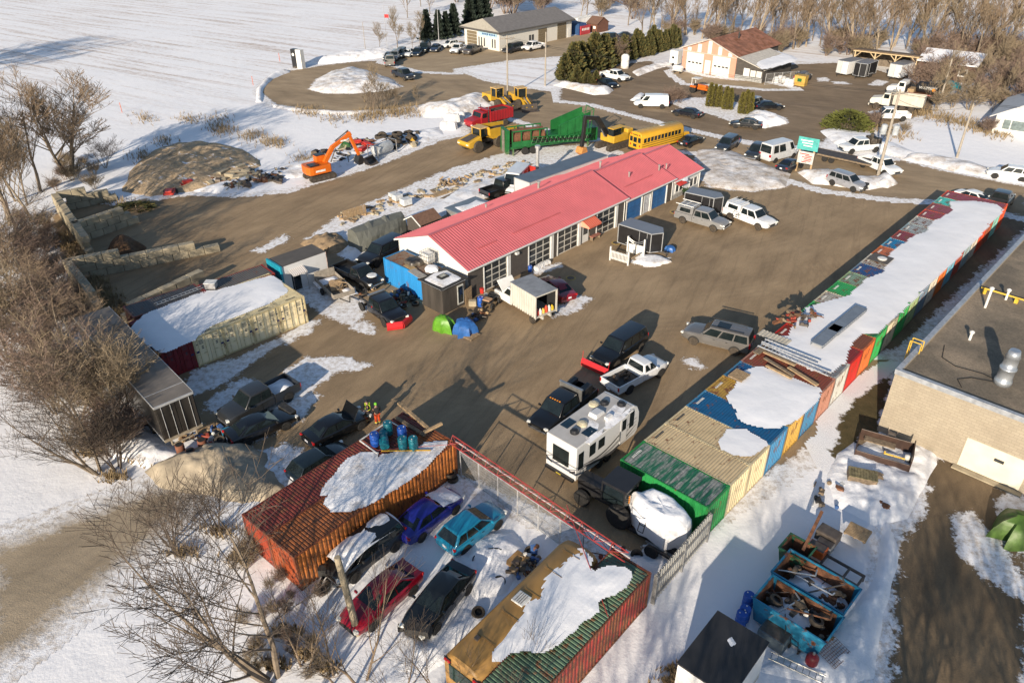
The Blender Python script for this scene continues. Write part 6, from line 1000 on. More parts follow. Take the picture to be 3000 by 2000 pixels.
# utility trailer
ut=thing('utility_trailer','grey wooden utility trailer loaded with boards and snow','trailer',(-16.3,61.1,0),R(-55.5)); q=MB(); q.bx(-2.2,2.2,-1.0,1.0,.6,.68); q.build('deck',OLDW,ut); B(ut,'side_board',M('grey board rail',(.27,.24,.2),.85,0,.3,4),(-2.2,2.2,-1.05,-.99,.6,1.05),(-2.2,2.2,.99,1.05,.6,1.05)); BM(ut,'end_board',M('grey board rail',(.27,.24,.2),.85,0,.3,4),(2.2,2.26,-1,1,.6,1.05),(-2.26,-2.2,-1,1,.6,1.5)); [wheel(ut,-.3,s*1.15,.34,.22,RIMD,TYRE,s) for s in (-1,1)]; mound('load_snow',[(-2,-.9),(-.9,-.9),(-.6,.9),(-2,.9)],.3,SNV,.15,z0=.68,px=False,k=.4).parent=ut; mound('load_snow',[(1.0,.2),(2,.2),(2,.9),(1.0,.9)],.2,SNV,.15,z0=.68,px=False,k=.4).parent=ut; q=MB(); q.tube((2.2,.5,.55),(3.3,0,.5),.05); q.tube((2.2,-.5,.55),(3.3,0,.5),.05); q.build('hitch',FRM,ut)
for i in range(8): a=Vector((-16.3,61.1,.8+.06*i)); dd=Vector((math.cos(R(-55.5)),math.sin(R(-55.5)),0)); c=a+dd*rnd.uniform(-.3,1.2)+Vector((rnd.uniform(-.5,.5),rnd.uniform(-.4,.4),0)); v=Vector((math.cos(i*1.3),math.sin(i*1.3),0))*rnd.uniform(.4,.8); tag(plank(MB(),c-v,c+v,.12,.05).build('board',WOOD if i%2 else OLDW),'loose board in the load of the utility trailer','board','boards in the utility trailer')
# ---- enclosure: gate, truss, fences
FW=M('galvanised wire',(.42,.42,.42),.4,.6); FP=M('galvanised post',(.55,.55,.55),.4,.5); RT=M('red tower steel',(.3,.04,.04),.5,0,.2,3)
g0=Vector((-3.4,36.2,0)); g1=Vector((5.1,27.75,0)); L=(g1-g0).length; ga=math.atan2(g1.y-g0.y,g1.x-g0.x); cf=thing('chain_link_gate','grey chain link gate between the orange container and the green roofed one','gate',g0,ga)
q=MB(); n=int(L/.13)
for k in range(n+15):
    for s in (0,1):
        x0=-1.9+k*.13; a=(x0,0,.1) if s==0 else (x0+1.9,0,.1); b=(x0+1.9,0,2.0) if s==0 else (x0,0,2.0)
        if x0>-1.8 and min(a[0],b[0])>0 and max(a[0],b[0])<L: q.tube(a,b,.007,n=3,cap=False)
q.build('wire_mesh',FW,cf); q=MB(); [q.tube((x,0,0),(x,0,2.1),.04,n=6) for x in np.linspace(.1,L-.1,8)]; [q.tube((.1,0,z),(L-.1,0,z),.03,n=6) for z in (.1,2.05)]; q.tube((L*.42,0,1.1),(L*.72,0,1.1),.025,n=5); q.tube((L*.42,0,.1),(L*.57,0,1.1),.025,n=5); q.build('pipe_frame',FP,cf)
mast=thing('lattice_mast','red lattice mast laid across above the chain link gate','mast',Vector((-3.6,36.4,2.62)),ga); L2=L+1.6; q=MB(); ch=[(.0,0),(-.45,.12),(-.2,.62)]
for y,z in ch: q.tube((0,y,z),(L2,y,z),.035,n=5)
m=13
for k in range(m):
    x0=L2*k/m;x1=L2*(k+1)/m
    for (ya,za),(yb,zb) in ((ch[0],ch[2]),(ch[1],ch[2]),(ch[0],ch[1])): q.tube((x0,ya,za),(x1,yb,zb),.02,n=4); q.tube((x0,ya,za),(x0,yb,zb),.02,n=4)
q.build('lattice',RT,mast); q=MB(); q.tube((0,0,.05),(L2,0,.05),.05,n=6); q.build('lower_chord',M('pale steel tube',(.5,.48,.47),.5,.3),mast)
cb=thing('guy_cable','red guy cable from the mast down to the green roofed container','cable',(0,0,0)); q=MB(); a=G(1660,1478,3.3); b=G(1782,1806,2.65); q.tube(a,b,.025,n=5); q.build('strand',RT,cb); cb=thing('guy_cable','red guy cable running along the drums to the orange container','cable',(0,0,0)); q=MB(); a=G(1335,1300,3.0); b=G(1105,1318,2.7); q.tube(a,b,.018,n=5); q.build('strand',RT,cb)
f0=Vector((7.25,26.1,0)); f1=Vector((11.1,30.5,0)); fa=math.atan2(f1.y-f0.y,f1.x-f0.x); L=(f1-f0).length; pf=thing('sheet_fence','pale corrugated sheet fence running up to the bright green container','fence',f0,fa); q=MB(); corr(q,(0,0,.1),(1,0,0),(0,0,1),L,2.15,24,.09,(0,-1,0),.5); q.build('sheet',M('pale sheet',(.42,.42,.4),.45,.3,.15,2),pf); q=MB(); [q.bx(0,L,-.16,-.1,z,z+.14) for z in (.5,1.55)]; [q.bx(x-.05,x+.05,-.17,.05,0,2.2) for x in (.05,L/2,L-.05)]; q.build('rail',M('grey rail',(.22,.22,.22),.6),pf)
o=thing('wooden_post','sawn off weathered utility post beside the crimson coupe','post',G(1048,1855)); q=MB(); q.lathe((0,0,0),[(.2,0),(.19,.2),(.16,5.4),(.14,5.42)],n=12); q.build('shaft',M('weathered post',(.32,.27,.19),.9,0,.3,1.5,bump=.5,bs=14),o); o.rotation_euler=(R(-2),R(-4),0)
bd=thing('plywood_board','tilted plywood board beside the ochre bus','board',G(1515,1650),R(50)); B(bd,'board',M('orange ply',(.42,.24,.09),.7),(-.6,.6,-.45,.45,.25,.3)); B(bd,'trestle',OLDW,(-.5,-.4,-.4,.4,0,.25),(.4,.5,-.4,.4,0,.25))
for (u,v,a,l) in ((1430,1640,.4,'black bumper shell in the snow behind the wrecked black sedan'),(975,1700,1.2,'torn dark fender by the crashed SUV'),(940,1650,.2,'crumpled teal plastic at the corner of the wreck enclosure')):
    o=thing('car_bumper',l,'car part',G(u,v,.1),a); q=MB(); [plank(q,(math.cos(t)*.9,math.sin(t)*.5,.2),(math.cos(t+.35)*.9,math.sin(t+.35)*.5,.2),.05,.3) for t in np.linspace(.2,2.6,7)]; q.build('shell',TEAL if 'teal' in l else PLB,o); q=MB(); q.box((0,.45,.2),(.4,.05,.15)); q.build('grille',DARK,o)
# ---- bottom corner: skips, racks, black roofed box
def skip(label,x,y,yaw,L,W,h,mat,group=None):
    o=thing('skip_bin',label,'skip',(x,y,0),yaw,group); q=MB(); t=.06
    for s in (-1,1): q.prism([(-L/2,h),(-L/2+.25,.15),(L/2-.25,.15),(L/2,h)],s*W/2-t/2,s*W/2+t/2)
    q.prism([(-L/2,h),(-L/2+.25,.15),(-L/2+.31,.15),(-L/2+.06,h)],-W/2+t/2,W/2-t/2); q.prism([(L/2,h),(L/2-.25,.15),(L/2-.31,.15),(L/2-.06,h)],-W/2+t/2,W/2-t/2); q.build('shell',mat,o,fix=True); B(o,'floor',RUS,(-L/2+.3,L/2-.3,-W/2+t,W/2-t,.15,.2)); q=MB(); q.prism([(-L/2+.07,h-.02),(-L/2+.3,.2),(-L/2+.32,.2),(-L/2+.09,h-.02)],-W/2+.04,W/2-.04); q.bx(-L/2+.3,L/2-.3,W/2-.06,W/2-.045,.2,h-.03); q.build('rusty_lining',RUS,o,fix=True)
    q=MB(); q.bx(-L/2-.04,L/2+.04,-W/2-.05,-W/2+.03,h-.02,h+.06); q.bx(-L/2-.04,L/2+.04,W/2-.03,W/2+.05,h-.02,h+.06); q.bx(-L/2-.04,-L/2+.04,-W/2,W/2,h-.02,h+.06); q.bx(L/2-.04,L/2+.04,-W/2,W/2,h-.02,h+.06); q.build('rim',mat,o); return o
SKB=M('skip blue',(.02,.2,.34),.5,0,.25,1.5,rust=.2); SKG=M('skip green',(.02,.1,.05),.6,0,.3,2,rust=.4)
skip('blue skip holding a long drift of snow and scrap',15.75,26.35,R(-44.5),3.9,2.1,1.4,SKB); skip('blue skip with black scrap, its sunlit side toward the black roofed box',14.2,24.55,R(-44.5),3.8,2.0,1.55,SKB); skip('small dark green skip behind the two blue ones',15.6,28.7,R(-44),1.5,1.4,1.3,SKG)
def heap(label,cx,cy,yaw,L,W,z,n,mats,group,name='scrap_piece',cat='scrap',long=.9):
    for i in range(n):
        x=rnd.uniform(-L,L);y=rnd.uniform(-W,W); c=Vector((cx+x*math.cos(yaw)-y*math.sin(yaw),cy+x*math.sin(yaw)+y*math.cos(yaw),z+rnd.uniform(0,.3))); q=MB(); k=i%4
        if k==0: q.tube((-rnd.uniform(.2,long),0,0),(rnd.uniform(.2,long),0,.05),rnd.uniform(.02,.05),n=6)
        elif k==1: q.box((0,0,0),(rnd.uniform(.3,long),rnd.uniform(.15,.4),rnd.uniform(.08,.25)),0,rnd.uniform(-.3,.3),rnd.uniform(-.3,.3)); q.box((.1,.1,.1),(.2,.15,.2),.4)
        elif k==2: q.prism([(0,0),(rnd.uniform(.3,.6),0),(rnd.uniform(.3,.7),rnd.uniform(.1,.3)),(.1,rnd.uniform(.1,.4))],0,rnd.uniform(.05,.3))
        else: q.lathe((0,0,0),[(.05,-.05),(rnd.uniform(.1,.2),0),(.14,.15),(.06,.2)],'X' if i%8<4 else 'Z',8)
        o=q.build(name,rnd.choice(mats),loc=c,rz=rnd.random()*6,fix=True); tag(o,label,cat,group)
SOIL_=M('clay lumps',(.28,.2,.12),.95,0,.4,2,bump=.9,bs=6); DKM=[STL,FRM,BLKP,RUS,OLDW]; mound('skip_snow',[(15.75+a*math.cos(R(-44.5))-b*math.sin(R(-44.5)),26.35+a*math.sin(R(-44.5))+b*math.cos(R(-44.5))) for a,b in ((-.9,-.5),(0,-.75),(1.3,-.7),(1.5,.1),(.6,.7),(-.7,.7))],.4,SNOW,.08,z0=.8,px=False,k=.4)['kind']='stuff'
mound('skip_snow',[(14.0+a*math.cos(R(-44.5))-b*math.sin(R(-44.5)),24.6+a*math.sin(R(-44.5))+b*math.cos(R(-44.5))) for a,b in ((-.7,-.3),(.2,-.5),(.6,.1),(.1,.5),(-.6,.5))],.25,SNOW,.08,z0=1.05,px=False,k=.3,rough=.5)['kind']='stuff'
heap('scrap metal lying in the blue skips',15.75,26.35,R(-44.5),1.6,.8,.75,16,DKM,'scrap in the blue skips'); heap('scrap metal lying in the blue skips',14.2,24.55,R(-44.5),1.6,.8,.95,26,DKM+[PO],'scrap in the blue skips')
for k,(x,y,z) in enumerate(((14.9,23.9,1.25),(13.3,25.2,1.2),(14.4,24.9,1.2),(16.6,25.6,1.05),(15.1,27.2,1.0))): proto('tyret',tyre_fn(),'scrap tyre tossed into the blue skips','tyre','loose_tyre',x,y,z,k,'tyres in the blue skips',(R(20*k),R(15),0))
for k,(x,y,z,a) in enumerate(((13.6,24.6,1.35,.4),(14.6,24.2,1.45,-.5),(15.6,26.2,1.2,-.9),(16.2,25.9,1.25,.1),(14.9,27,1.2,-.4))): q=MB(); q.tube((-1.0,0,-.1),(1.0,.1,.15),.045,n=7); q.tube((1,.1,.15),(1.05,.5,.2),.045,n=7); tag(q.build('bent_pipe',[ROD,RUS,FP,STL][k%4],loc=(x,y,z),rz=a),'bent pipe lying across the scrap in the blue skips','pipe','bent pipes in the blue skips')
rk=thing('loading_rack','rusted steel rack holding boxes and pallets behind the blue skips','rack',(17.0,28.1,0),R(-45)); B(rk,'frame',STL,*[(-1.9,1.9,y,y+.12,.3,.45) for y in (-.9,0,.9)],*[(x,x+.12,-.9,1.0,.3,.44) for x in (-1.9,-.3,1.0,1.78)],*[(x,x+.1,y,y+.1,0,.3) for x in (-1.9,1.8) for y in (-.9,.9)]); plk('rusty beam leaning across the green skip',2352,1612,2408,1498,1.2,2.0,.16,.2,RUS,'beam','beam')
for (u,v,s,m,l) in ((2392,1612,.5,M('orange crate',(.6,.12,.02),.5),'orange crate on the rack behind the skips'),(2415,1600,.45,M('grey box',(.2,.2,.2),.6),'grey box beside the orange crate'),(2425,1572,.6,STL,'open steel box with snow on the rack'),(2270,1858,.7,M('slate cabinet',(.1,.13,.15),.5,0,.3,2),'slate cabinet between the black roofed box and the blue skip')):
    p=G(u,v,.5); o=thing('equipment_box',l,'box',(p.x,p.y,.3 if u>2300 else 0),R(-45)); B(o,'case',m,(-s,s,-s*.7,s*.7,0,s*1.1),bev=.03); B(o,'lid',STL,(-s*.9,s*.9,-s*.6,s*.6,s*1.1,s*1.14))
for u,v,l in ((2505,1510,'two blue grey poles') ,): pass
for i,(u,v,l) in enumerate(((2176,1795,'blue drum nearest the black roofed box'),(2185,1782,'blue drum between the black roofed box and the skip'),(2196,1742,'blue drum at the corner of the scrap filled skip'))): p=G(u,v,.85); proto('drumb',drum_fn(BLUP),l,'drum','plastic_drum',p.x,p.y,0,i,'blue drums by the skip')
lp=TH('gas_cylinder','dark red gas cylinder in the snow below the blue skip','gas cylinder',2373,1950); q=MB(); q.lathe((0,0,0),[(.25,0),(.3,.1),(.3,.7),(.2,.85),(.08,.9)],n=14); sharp(q.build('shell',M('dark red enamel',(.2,.015,.02),.35),lp),50); q=MB(); q.tube((0,0,.9),(0,0,1.05),.06); q.build('valve',ROD,lp)
hl=TH('hand_ladder','silver ladder lying in the snow by the gas cylinder','ladder',2330,1965,fr=(2400,1998)); q=MB(); [q.tube((-1.3,y,.3),(1.3,y,.35),.035,n=6) for y in (-.22,.22)]; q.build('rail',ROD,hl); q=MB(); [q.tube((-1.2+.3*k,-.22,.31),(-1.2+.3*k,.22,.31),.02,n=5) for k in range(9)]; q.build('rung',ROD,hl)
ht=TH('hand_truck','small black hand truck standing by the gas cylinder','hand truck',2325,1905,yaw=40); q=MB(); [q.tube((0,y,.1),(-.3,y,1.1),.02,n=5) for y in (-.2,.2)]; q.tube((-.3,-.2,1.1),(-.3,.2,1.1),.02); q.tube((-.15,-.2,.6),(-.15,.2,.6),.02); q.build('frame',FRM,ht); [wheel(ht,.0,s*.25,.12,.08,RIMD,TYRE,s) for s in (-1,1)]
wm=TH('mesh_panel','wire mesh panel and planks leaning behind the blue skip','panel',2440,1925,yaw=35); q=MB(); [q.tube((-.7+.14*k,-.5,.3),(-.7+.14*k,.5,.5),.012,n=4) for k in range(11)]; [q.tube((-.7,-.5+.14*k,.3+.028*k),(.7,-.5+.14*k,.3+.028*k),.012,n=4) for k in range(8)]; q.build('mesh',RUS,wm); B(wm,'plank',WOOD,(.75,1.0,-.7,.7,.05,.12))
kb=thing('black_roofed_box','white walled storage box with a flat black roof','container',(9.52,21.27,0),R(48)); B(kb,'wall',WHP,(-1.83,1.83,-1.28,1.28,0,2.6)); B(kb,'roof',M('black membrane',(.022,.022,.024),.6,0,.4,1),(-1.88,1.88,-1.33,1.33,2.6,2.7),bev=.01); mound('roof_snow',[(.5,-.1),(.8,-.2),(1.0,.1),(.7,.2)],.015,SNV,.06,z0=2.7,px=False,k=.2).parent=kb; B(kb,'side_wall_trim',FP,(-1.86,1.86,-1.31,-1.285,2.45,2.6))
br=thing('hot_tub_trailer','brown open box on skids loaded with a yellow jack and canisters','trailer',(24.3,37.55,0),R(-29)); BRS=M('brown panel',(.06,.035,.026),.4,0,.3,2); B(br,'side_panel',BRS,(-1.6,1.6,-1.0,-.94,.2,.75),(-1.6,1.6,.94,1.0,.2,1.15),(-1.66,-1.6,-1,1,.2,.8),(1.6,1.66,-1.0,1,.2,1.4)); B(br,'floor',OLDW,(-1.6,1.6,-.94,.94,.2,.28)); B(br,'skid',FRM,(-1.8,1.8,-.8,-.65,0,.2),(-1.8,1.8,.65,.8,0,.2)); B(br,'shelf',OLDW,(-1.3,.6,.3,.9,.7,.78))
q=MB(); q.tube((24.2,37.3,.6),(25.3,36.7,.6),.06); q.tube((24.2,37.3,.6),(24.1,37.1,.9),.05); tag(q.build('floor_jack',YEL),'yellow jack lying in the brown open box','tool'); o=thing('canister','glass and steel canister in the brown open box','canister',(25.45,36.75,.28)); q=MB(); q.lathe((0,0,0),[(.2,0),(.2,.3),(.17,.32)],n=12); q.build('shell',ROD,o); q=MB(); q.lathe((0,0,.32),[(.17,0),(.17,.25),(.05,.3)],n=12); q.build('cap',WHT,o)
def chair_fn(o):
    m=M('beige plastic',(.5,.42,.33),.5); B(o,'seat',m,(-.25,.25,-.25,.25,.42,.46)); q=MB(); [q.box((-.28,-.24+.08*k,.72),(.03,.055,.55),0,0,-.15) for k in range(7)]; q.build('backrest',m,o); B(o,'armrest',m,(-.25,.22,-.31,-.26,.64,.67),(-.25,.22,.26,.31,.64,.67)); [B(o,'leg',m,(x,x+.05,y,y+.05,0,.43)) for x in (-.25,.2) for y in (-.26,.22)]
proto('chair',chair_fn,'beige plastic chair against the block wall','chair','garden_chair',25.75,39.5,0,R(-120)); tbl=TH('glass_table','small round glass table by the block wall','table',2672,1258); q=MB(); q.lathe((0,0,.7),[(.55,0),(.57,.02),(.55,.04)],n=20); q.build('tabletop',M('green glass',(.25,.28,.22),.15),tbl); q=MB(); [q.tube((.35*math.cos(a),.35*math.sin(a),.7),(.45*math.cos(a),.45*math.sin(a),0),.02) for a in (.5,2.1,3.7,5.2)]; q.build('leg',FRM,tbl)
wc=TH('board_crate','mossy board crate lying in the snow','crate',2520,1413,yaw=-20); q=MB(); [q.box((-.75+.17*k,0,.75),(.155,1.0,.04)) for k in range(10)]; q.build('lid_board',M('mossy boards',(.2,.17,.09),.9,0,.6,4),wc); B(wc,'side',OLDW,(-.82,.82,-.5,-.46,0,.74),(-.82,.82,.46,.5,0,.74),(-.84,-.82,-.5,.5,0,.74),(.82,.84,-.5,.5,0,.74)); blob('dry brush clump against the board crate','plant','dry_brush',2562,1405,.45,.55,OLDW,0,3,.8)
for u,v,l in ((2568,1480,'rusted plow blade lump in the snow'),(2590,1492,'second rusted iron lump in the snow')): o=blob(l,'scrap','iron_lump',u,v,.35,.35,RUS,0,int(u),.9)
# ---- picket gate by the black trailer
pg=thing('picket_fence','short white picket fence with posts near the black trailer','fence',(9.86,67.5,0),R(-38)); q=MB(); [q.bx(.12+.155*k,.2+.155*k,-.03,0,.2,1.15) for k in range(12)]; q.build('picket',WHT,pg); q=MB(); [q.bx(0,2.0,0,.04,z,z+.08) for z in (.3,.95)]; q.build('rail',WHT,pg); q=MB(); [q.box((x,0,.75),(.14,.14,1.5)) for x in (0,2.05)]; q.build('post',WHT,pg)
pa=thing('garden_arch','white garden arch with double panels behind the picket fence','arch',(11.7,68.6,0),R(-30)); q=MB(); [q.box((x,0,1.05),(.14,.14,2.1)) for x in (0,1.75)]; q.build('post',WHT,pa); q=MB(); pts=[(1.75*t,0,2.0-.4*math.sin(math.pi*t)) for t in np.linspace(0,1,9)]; q.path(pts,.035); q.path([(a,b,c-.2) for a,b,c in pts],.03); q.build('curved_rail',ROD,pa); B(pa,'panel',WHT,(.12,.82,-.02,.02,.35,1.35),(.92,1.65,-.02,.02,.35,1.35)); blob('heap of grubby snow beside the garden arch','snow','snow_lump',1905,765,1.2,.35,SNOWM,0,5,.5,sx=1.5); plk('weathered beam leaning by the picket fence',1845,760,1875,742,.3,1.0,.15,.15,OLDW,'beam','beam'); blob('blue bag lying behind the black trailer','bag','plastic_bag',1962,735,.5,.55,M('blue tarp',(.03,.12,.36),.4),0,7,.6); bn=TH('garden_bench','small bench with a reddish cushion by the red awning','bench',1743,700,yaw=46); B(bn,'seat',M('faded red',(.35,.14,.1),.8),(-.7,.7,-.25,.25,.4,.48)); B(bn,'backrest',OLDW,(-.7,.7,.25,.31,.45,.95)); B(bn,'leg',OLDW,(-.65,-.57,-.2,.2,0,.4),(.57,.65,-.2,.2,0,.4))
for i in range(7): blob('white bag slumped under the garage window','bag','plastic_bag',1568+6*i+rnd.uniform(-4,4),790-3*i,.25,.4,M('white bag',(.6,.6,.6),.5),0,i,.5)['group']='white bags under the garage window'
p=G(1553,795); proto('drumb',drum_fn(BLUP),'short blue drum beside the white bags','drum','plastic_drum',p.x,p.y,0,0,None,None,.7)
pt=TH('planter_tub','black tub with an evergreen plant at the garage end','planter',2005,575); q=MB(); q.lathe((0,0,0),[(.22,0),(.3,.4),(.26,.41)],n=12); q.build('tub',BLKP,pt); q=MB(); [q.tube((0,0,.4),(rnd.uniform(-.4,.4),rnd.uniform(-.4,.4),rnd.uniform(.7,1.1)),.02,.06,4) for _ in range(30)]; q.build('foliage',M('conifer green',(.03,.06,.02),.8),pt)
for (u,v,l) in ((1805,712,'manhole cover near the black trailer'),(1975,622,'yellow rimmed manhole cover by the blue doors'),(1672,815,'manhole cover beside the red sedan')): o=TH('manhole_cover',l,'manhole',u,v); q=MB(); q.lathe((0,0,.03),[(.5,0),(.48,.02)],n=20); q.build('ring',M('yellow ring',(.4,.28,.08),.8),o); q=MB(); q.lathe((0,0,.05),[(.36,0),(.34,.01)],n=20); q.build('lid',STL,o)
# ---- on the long row
for k,(a,b,z) in enumerate((((2392,1010),(2455,955),2.9),((2440,968),(2525,898),3.0))):
    p0=G(*a,z);p1=G(*b,z); d=p1-p0; o=thing('loading_ramp',['shorter grey steel ramp section on the snowy containers','longer grey steel ramp section overlapping the shorter one'][k],'ramp',(p0.x,p0.y,2.72),math.atan2(d.y,d.x)); L=d.length; RG=M('grey ramp',(.2,.23,.27),.5,.3,.15,2); B(o,'deck',RG,(0,L,-.42,.42,.22,.28)); B(o,'side_beam',RG,(0,L,-.46,-.42,0,.3),(0,L,.42,.46,0,.3)); q=MB(); [q.box((.2+.35*j,s*.47,.2),(.14,.02,.07)) for j in range(int(L/.35)) for s in (-1,)]; q.build('slot',ALU,o)
for i,(a,b,w,h,m,l) in enumerate((((2225,1012),(2430,1100),.35,.12,ALU,'aluminium ladder lying across the rust roofed container'),((2236,1000),(2400,1065),.12,.1,M('pink tube',(.55,.28,.2),.6),'pinkish plank beside the aluminium ladder'),((2238,1030),(2330,1070),.25,.1,WOOD,'upper pale plank across the rust roofed container'),((2240,1048),(2325,1100),.25,.1,OLDW,'middle grey plank across the rust roofed container'),((2245,1070),(2320,1108),.22,.1,WOOD,'lower pale plank across the rust roofed container'),((2310,1075),(2395,1128),.3,.1,WOOD,'wide pale plank at the outer end of the rust roofed container'),((2215,1035),(2240,1015),.5,.06,OLDW,'grey board on the inner end of the rust roofed container'))):
    p0=G(*a,2.75);p1=G(*b,2.75)
    if 'ladder' in l:
        d=p1-p0; o=thing('hand_ladder',l,'ladder',(p0.x,p0.y,2.85),math.atan2(d.y,d.x)); L=d.length; q=MB(); [q.tube((0,y,0),(L,y,0),.05,n=6) for y in (-.25,.25)]; q.build('rail',FP,o); q=MB(); [q.box((.15+.3*j,0,0),(.06,.5,.04)) for j in range(int(L/.3))]; q.build('rung',FP,o)
    else: tag(plank(MB(),p0,p1,w,h).build('plank',m,bevel=.01),l,'plank')
cmt=G(2268,988,2.68); o=thing('cream_sheet','cream ribbed sheet lying on a blue roofed container','sheet',cmt,RA); q=MB(); corr(q,(-.5,-1.2,0),(0,1,0),(1,0,0),2.4,1.0,9,.04,(0,0,1)); q.build('sheet',M('cream sheet',(.5,.46,.38),.6),o)
sc_=G(2335,935,2.7); heap('bent rusty strip in the scrap heap on the row',sc_.x,sc_.y,.8,1.6,1.0,2.75,34,[RUS,M('scrap red',(.3,.05,.03),.7),OLDW,STL,M('scrap brown',(.12,.07,.04),.9)],'scrap heap on the container row',long=1.1)
mt=G(2580,758,2.66); o=thing('rubber_mat','black mat on the grey container roof','mat',mt,RA); B(o,'mat',BLKP,(-.9,.9,-.9,.9,0,.03)); p=G(2585,757,2.75); proto('disc',lambda o:(MB().lathe((0,0,0),[(.4,0),(.42,.08),(.3,.12)],n=16).build('disc',WHT,o)),'round white lid on the black mat','lid','round_lid',p.x,p.y,2.7)
# ---- low things by the trailer
for i in range(26):
    p=G(560+rnd.uniform(-60,110),1262+rnd.uniform(-14,30)); q=MB(); q.box((0,0,.06),(rnd.uniform(.2,.9),rnd.uniform(.05,.3),rnd.uniform(.04,.14)),0,rnd.uniform(-.2,.2)); q.box((.1,0,.1),(.15,.1,.15),.5); tag(q.build('scrap_piece',rnd.choice(DKM+[WOOD]),loc=p,rz=rnd.random()*6),'scrap piece in the litter behind the black trailer','scrap','litter behind the black trailer')
bc=TH('plastic_crate','blue crate standing on end by the slumped tyres','crate',668,1283,yaw=30); B(bc,'shell',SKB,(-.3,.3,-.2,.2,0,.8),bev=.02); B(bc,'grid',DARK,(-.25,.25,-.215,-.2,.1,.7))
bk_=TH('box_bin','grey box lying at the roof end of the store row','box',620,842,z=2.6,dz=2.62); B(bk_,'shell',M('grey bin',(.3,.3,.3),.6),(-.45,.45,-.35,.35,0,.5)); B(bk_,'lid',WHT,(-.5,.5,-.4,.4,.5,.56))
ll=G(455,893,2.64); l2=G(592,842,2.64); d=l2-ll; o=thing('hand_ladder','long ladder lying on the grey topped container','ladder',ll,math.atan2(d.y,d.x)); q=MB(); [q.tube((0,y,.05),(d.length,y,.05),.035,n=5) for y in (-.2,.2)]; q.build('rail',ALU,o); q=MB(); [q.tube((.2+.35*k,-.2,.05),(.2+.35*k,.2,.05),.025,n=5) for k in range(int(d.length/.35))]; q.build('rung',ALU,o)
# ---- junk strip of the upper yard
for i,(u,v,s) in enumerate(((625,522,1),(640,508,.9),(655,515,1.1),(672,500,1),(690,512,.8),(676,522,.9),(705,498,1),(722,508,.8),(650,532,.7),(615,505,1),(695,528,.7))):
    q=MB(); q.box((0,0,.35*s),(1.5*s,.7*s,.7*s)); tag(q.build('concrete_block',CB,loc=G(u,v),rz=rnd.random()*3,bevel=.08),'tumbled concrete block at the edge of the upper yard','block','tumbled concrete blocks')
for i in range(3): q=MB(); q.tube((-1.4,0,.3),(1.4,.2,.3),.26,n=10); tag(q.build('concrete_pipe',CB,loc=G(700+16*i,516+3*i),rz=.5+.1*i),['concrete pipe nearest the tumbled blocks','concrete pipe between two others','concrete pipe nearest the orange excavator'][i],'pipe')
for n,(u,v,w,h,k) in enumerate(((770,520,55,16,50),(590,528,60,14,24),(990,462,75,16,44),(1060,430,45,14,26),(700,545,40,8,14),(640,490,60,20,26),(1170,425,50,14,22))):
    for i in range(k):
        p=G(u+rnd.uniform(-w,w),v+rnd.uniform(-h,h)); q=MB(); m=i%3
        if m==0: q.tube((-rnd.uniform(.3,1.2),0,.2),(rnd.uniform(.3,1.2),.1,rnd.uniform(.15,.6)),rnd.uniform(.04,.12),n=6); q.tube((0,-.2,.2),(.1,.4,.3),.05,n=5)
        elif m==1: q.box((0,0,.2),(rnd.uniform(.4,1.2),rnd.uniform(.3,.7),rnd.uniform(.15,.5)),0,rnd.uniform(-.4,.4)); q.box((.2,.2,.4),(.3,.2,.3),.6)
        else: q.prism([(0,0),(.9,0),(1.0,.3),(.5,.6),(.1,.45)],-.3,.3)
        tag(q.build('scrap_piece',rnd.choice([STL,RUS,FRM,OLDW,BLKP,CB]),loc=p,rz=rnd.random()*6,fix=True),'iron or timber scrap in the junk strip of the upper yard','scrap','junk strip scrap')
for (u,v,a,l) in ((1050,425,.3,'red plow frame in the junk strip'),(1062,448,1.2,'red implement frame by the white tank'),(1075,432,2.2,'red mower deck behind the white tank'),(555,545,.6,'red painted scrap in the snow at the yard edge'),(500,573,1.8,'second red scrap at the yard edge')):
    o=TH('farm_implement',l,'implement',u,v,yaw=math.degrees(a)); m=M('implement red',(.45,.03,.02),.5,0,.2,3); B(o,'frame',m,(-1,1,-.6,-.45,.4,.6),(-1,1,.45,.6,.4,.6),(-1,-.8,-.6,.6,.4,.6),(.8,1,-.6,.6,.4,.6)); B(o,'deck',m,(-.7,.5,-.4,.4,.5,.8),bev=.1); [wheel(o,x,s*.7,.3,.2,RIMD,TYRE,s) for x in (.6,) for s in (-1,1)]
wt2=TH('framed_tank','pale grey tank lying in a steel frame in the junk strip','tank',1122,455,fr=(1160,440)); q=MB(); q.lathe((-1.6,0,1.0),[(.2,-.15),(.7,.05),(.75,.2),(.75,3),(.7,3.15),(.2,3.3)],'X',18); sharp(q.build('tank_shell',M('pale tank',(.45,.47,.48),.4),wt2),50); q=MB(); [q.tube((x,y,0),(x,y,1.9),.06,n=6) for x in (-1.9,1.9) for y in (-.9,.9)]; [q.tube((-1.9,y,z),(1.9,y,z),.05,n=6) for y in (-.9,.9) for z in (.3,)]; [q.tube((x,-.9,z),(x,.9,z),.05,n=6) for x in (-1.9,1.9) for z in (.3,1.85)]; q.build('frame',ROD,wt2)
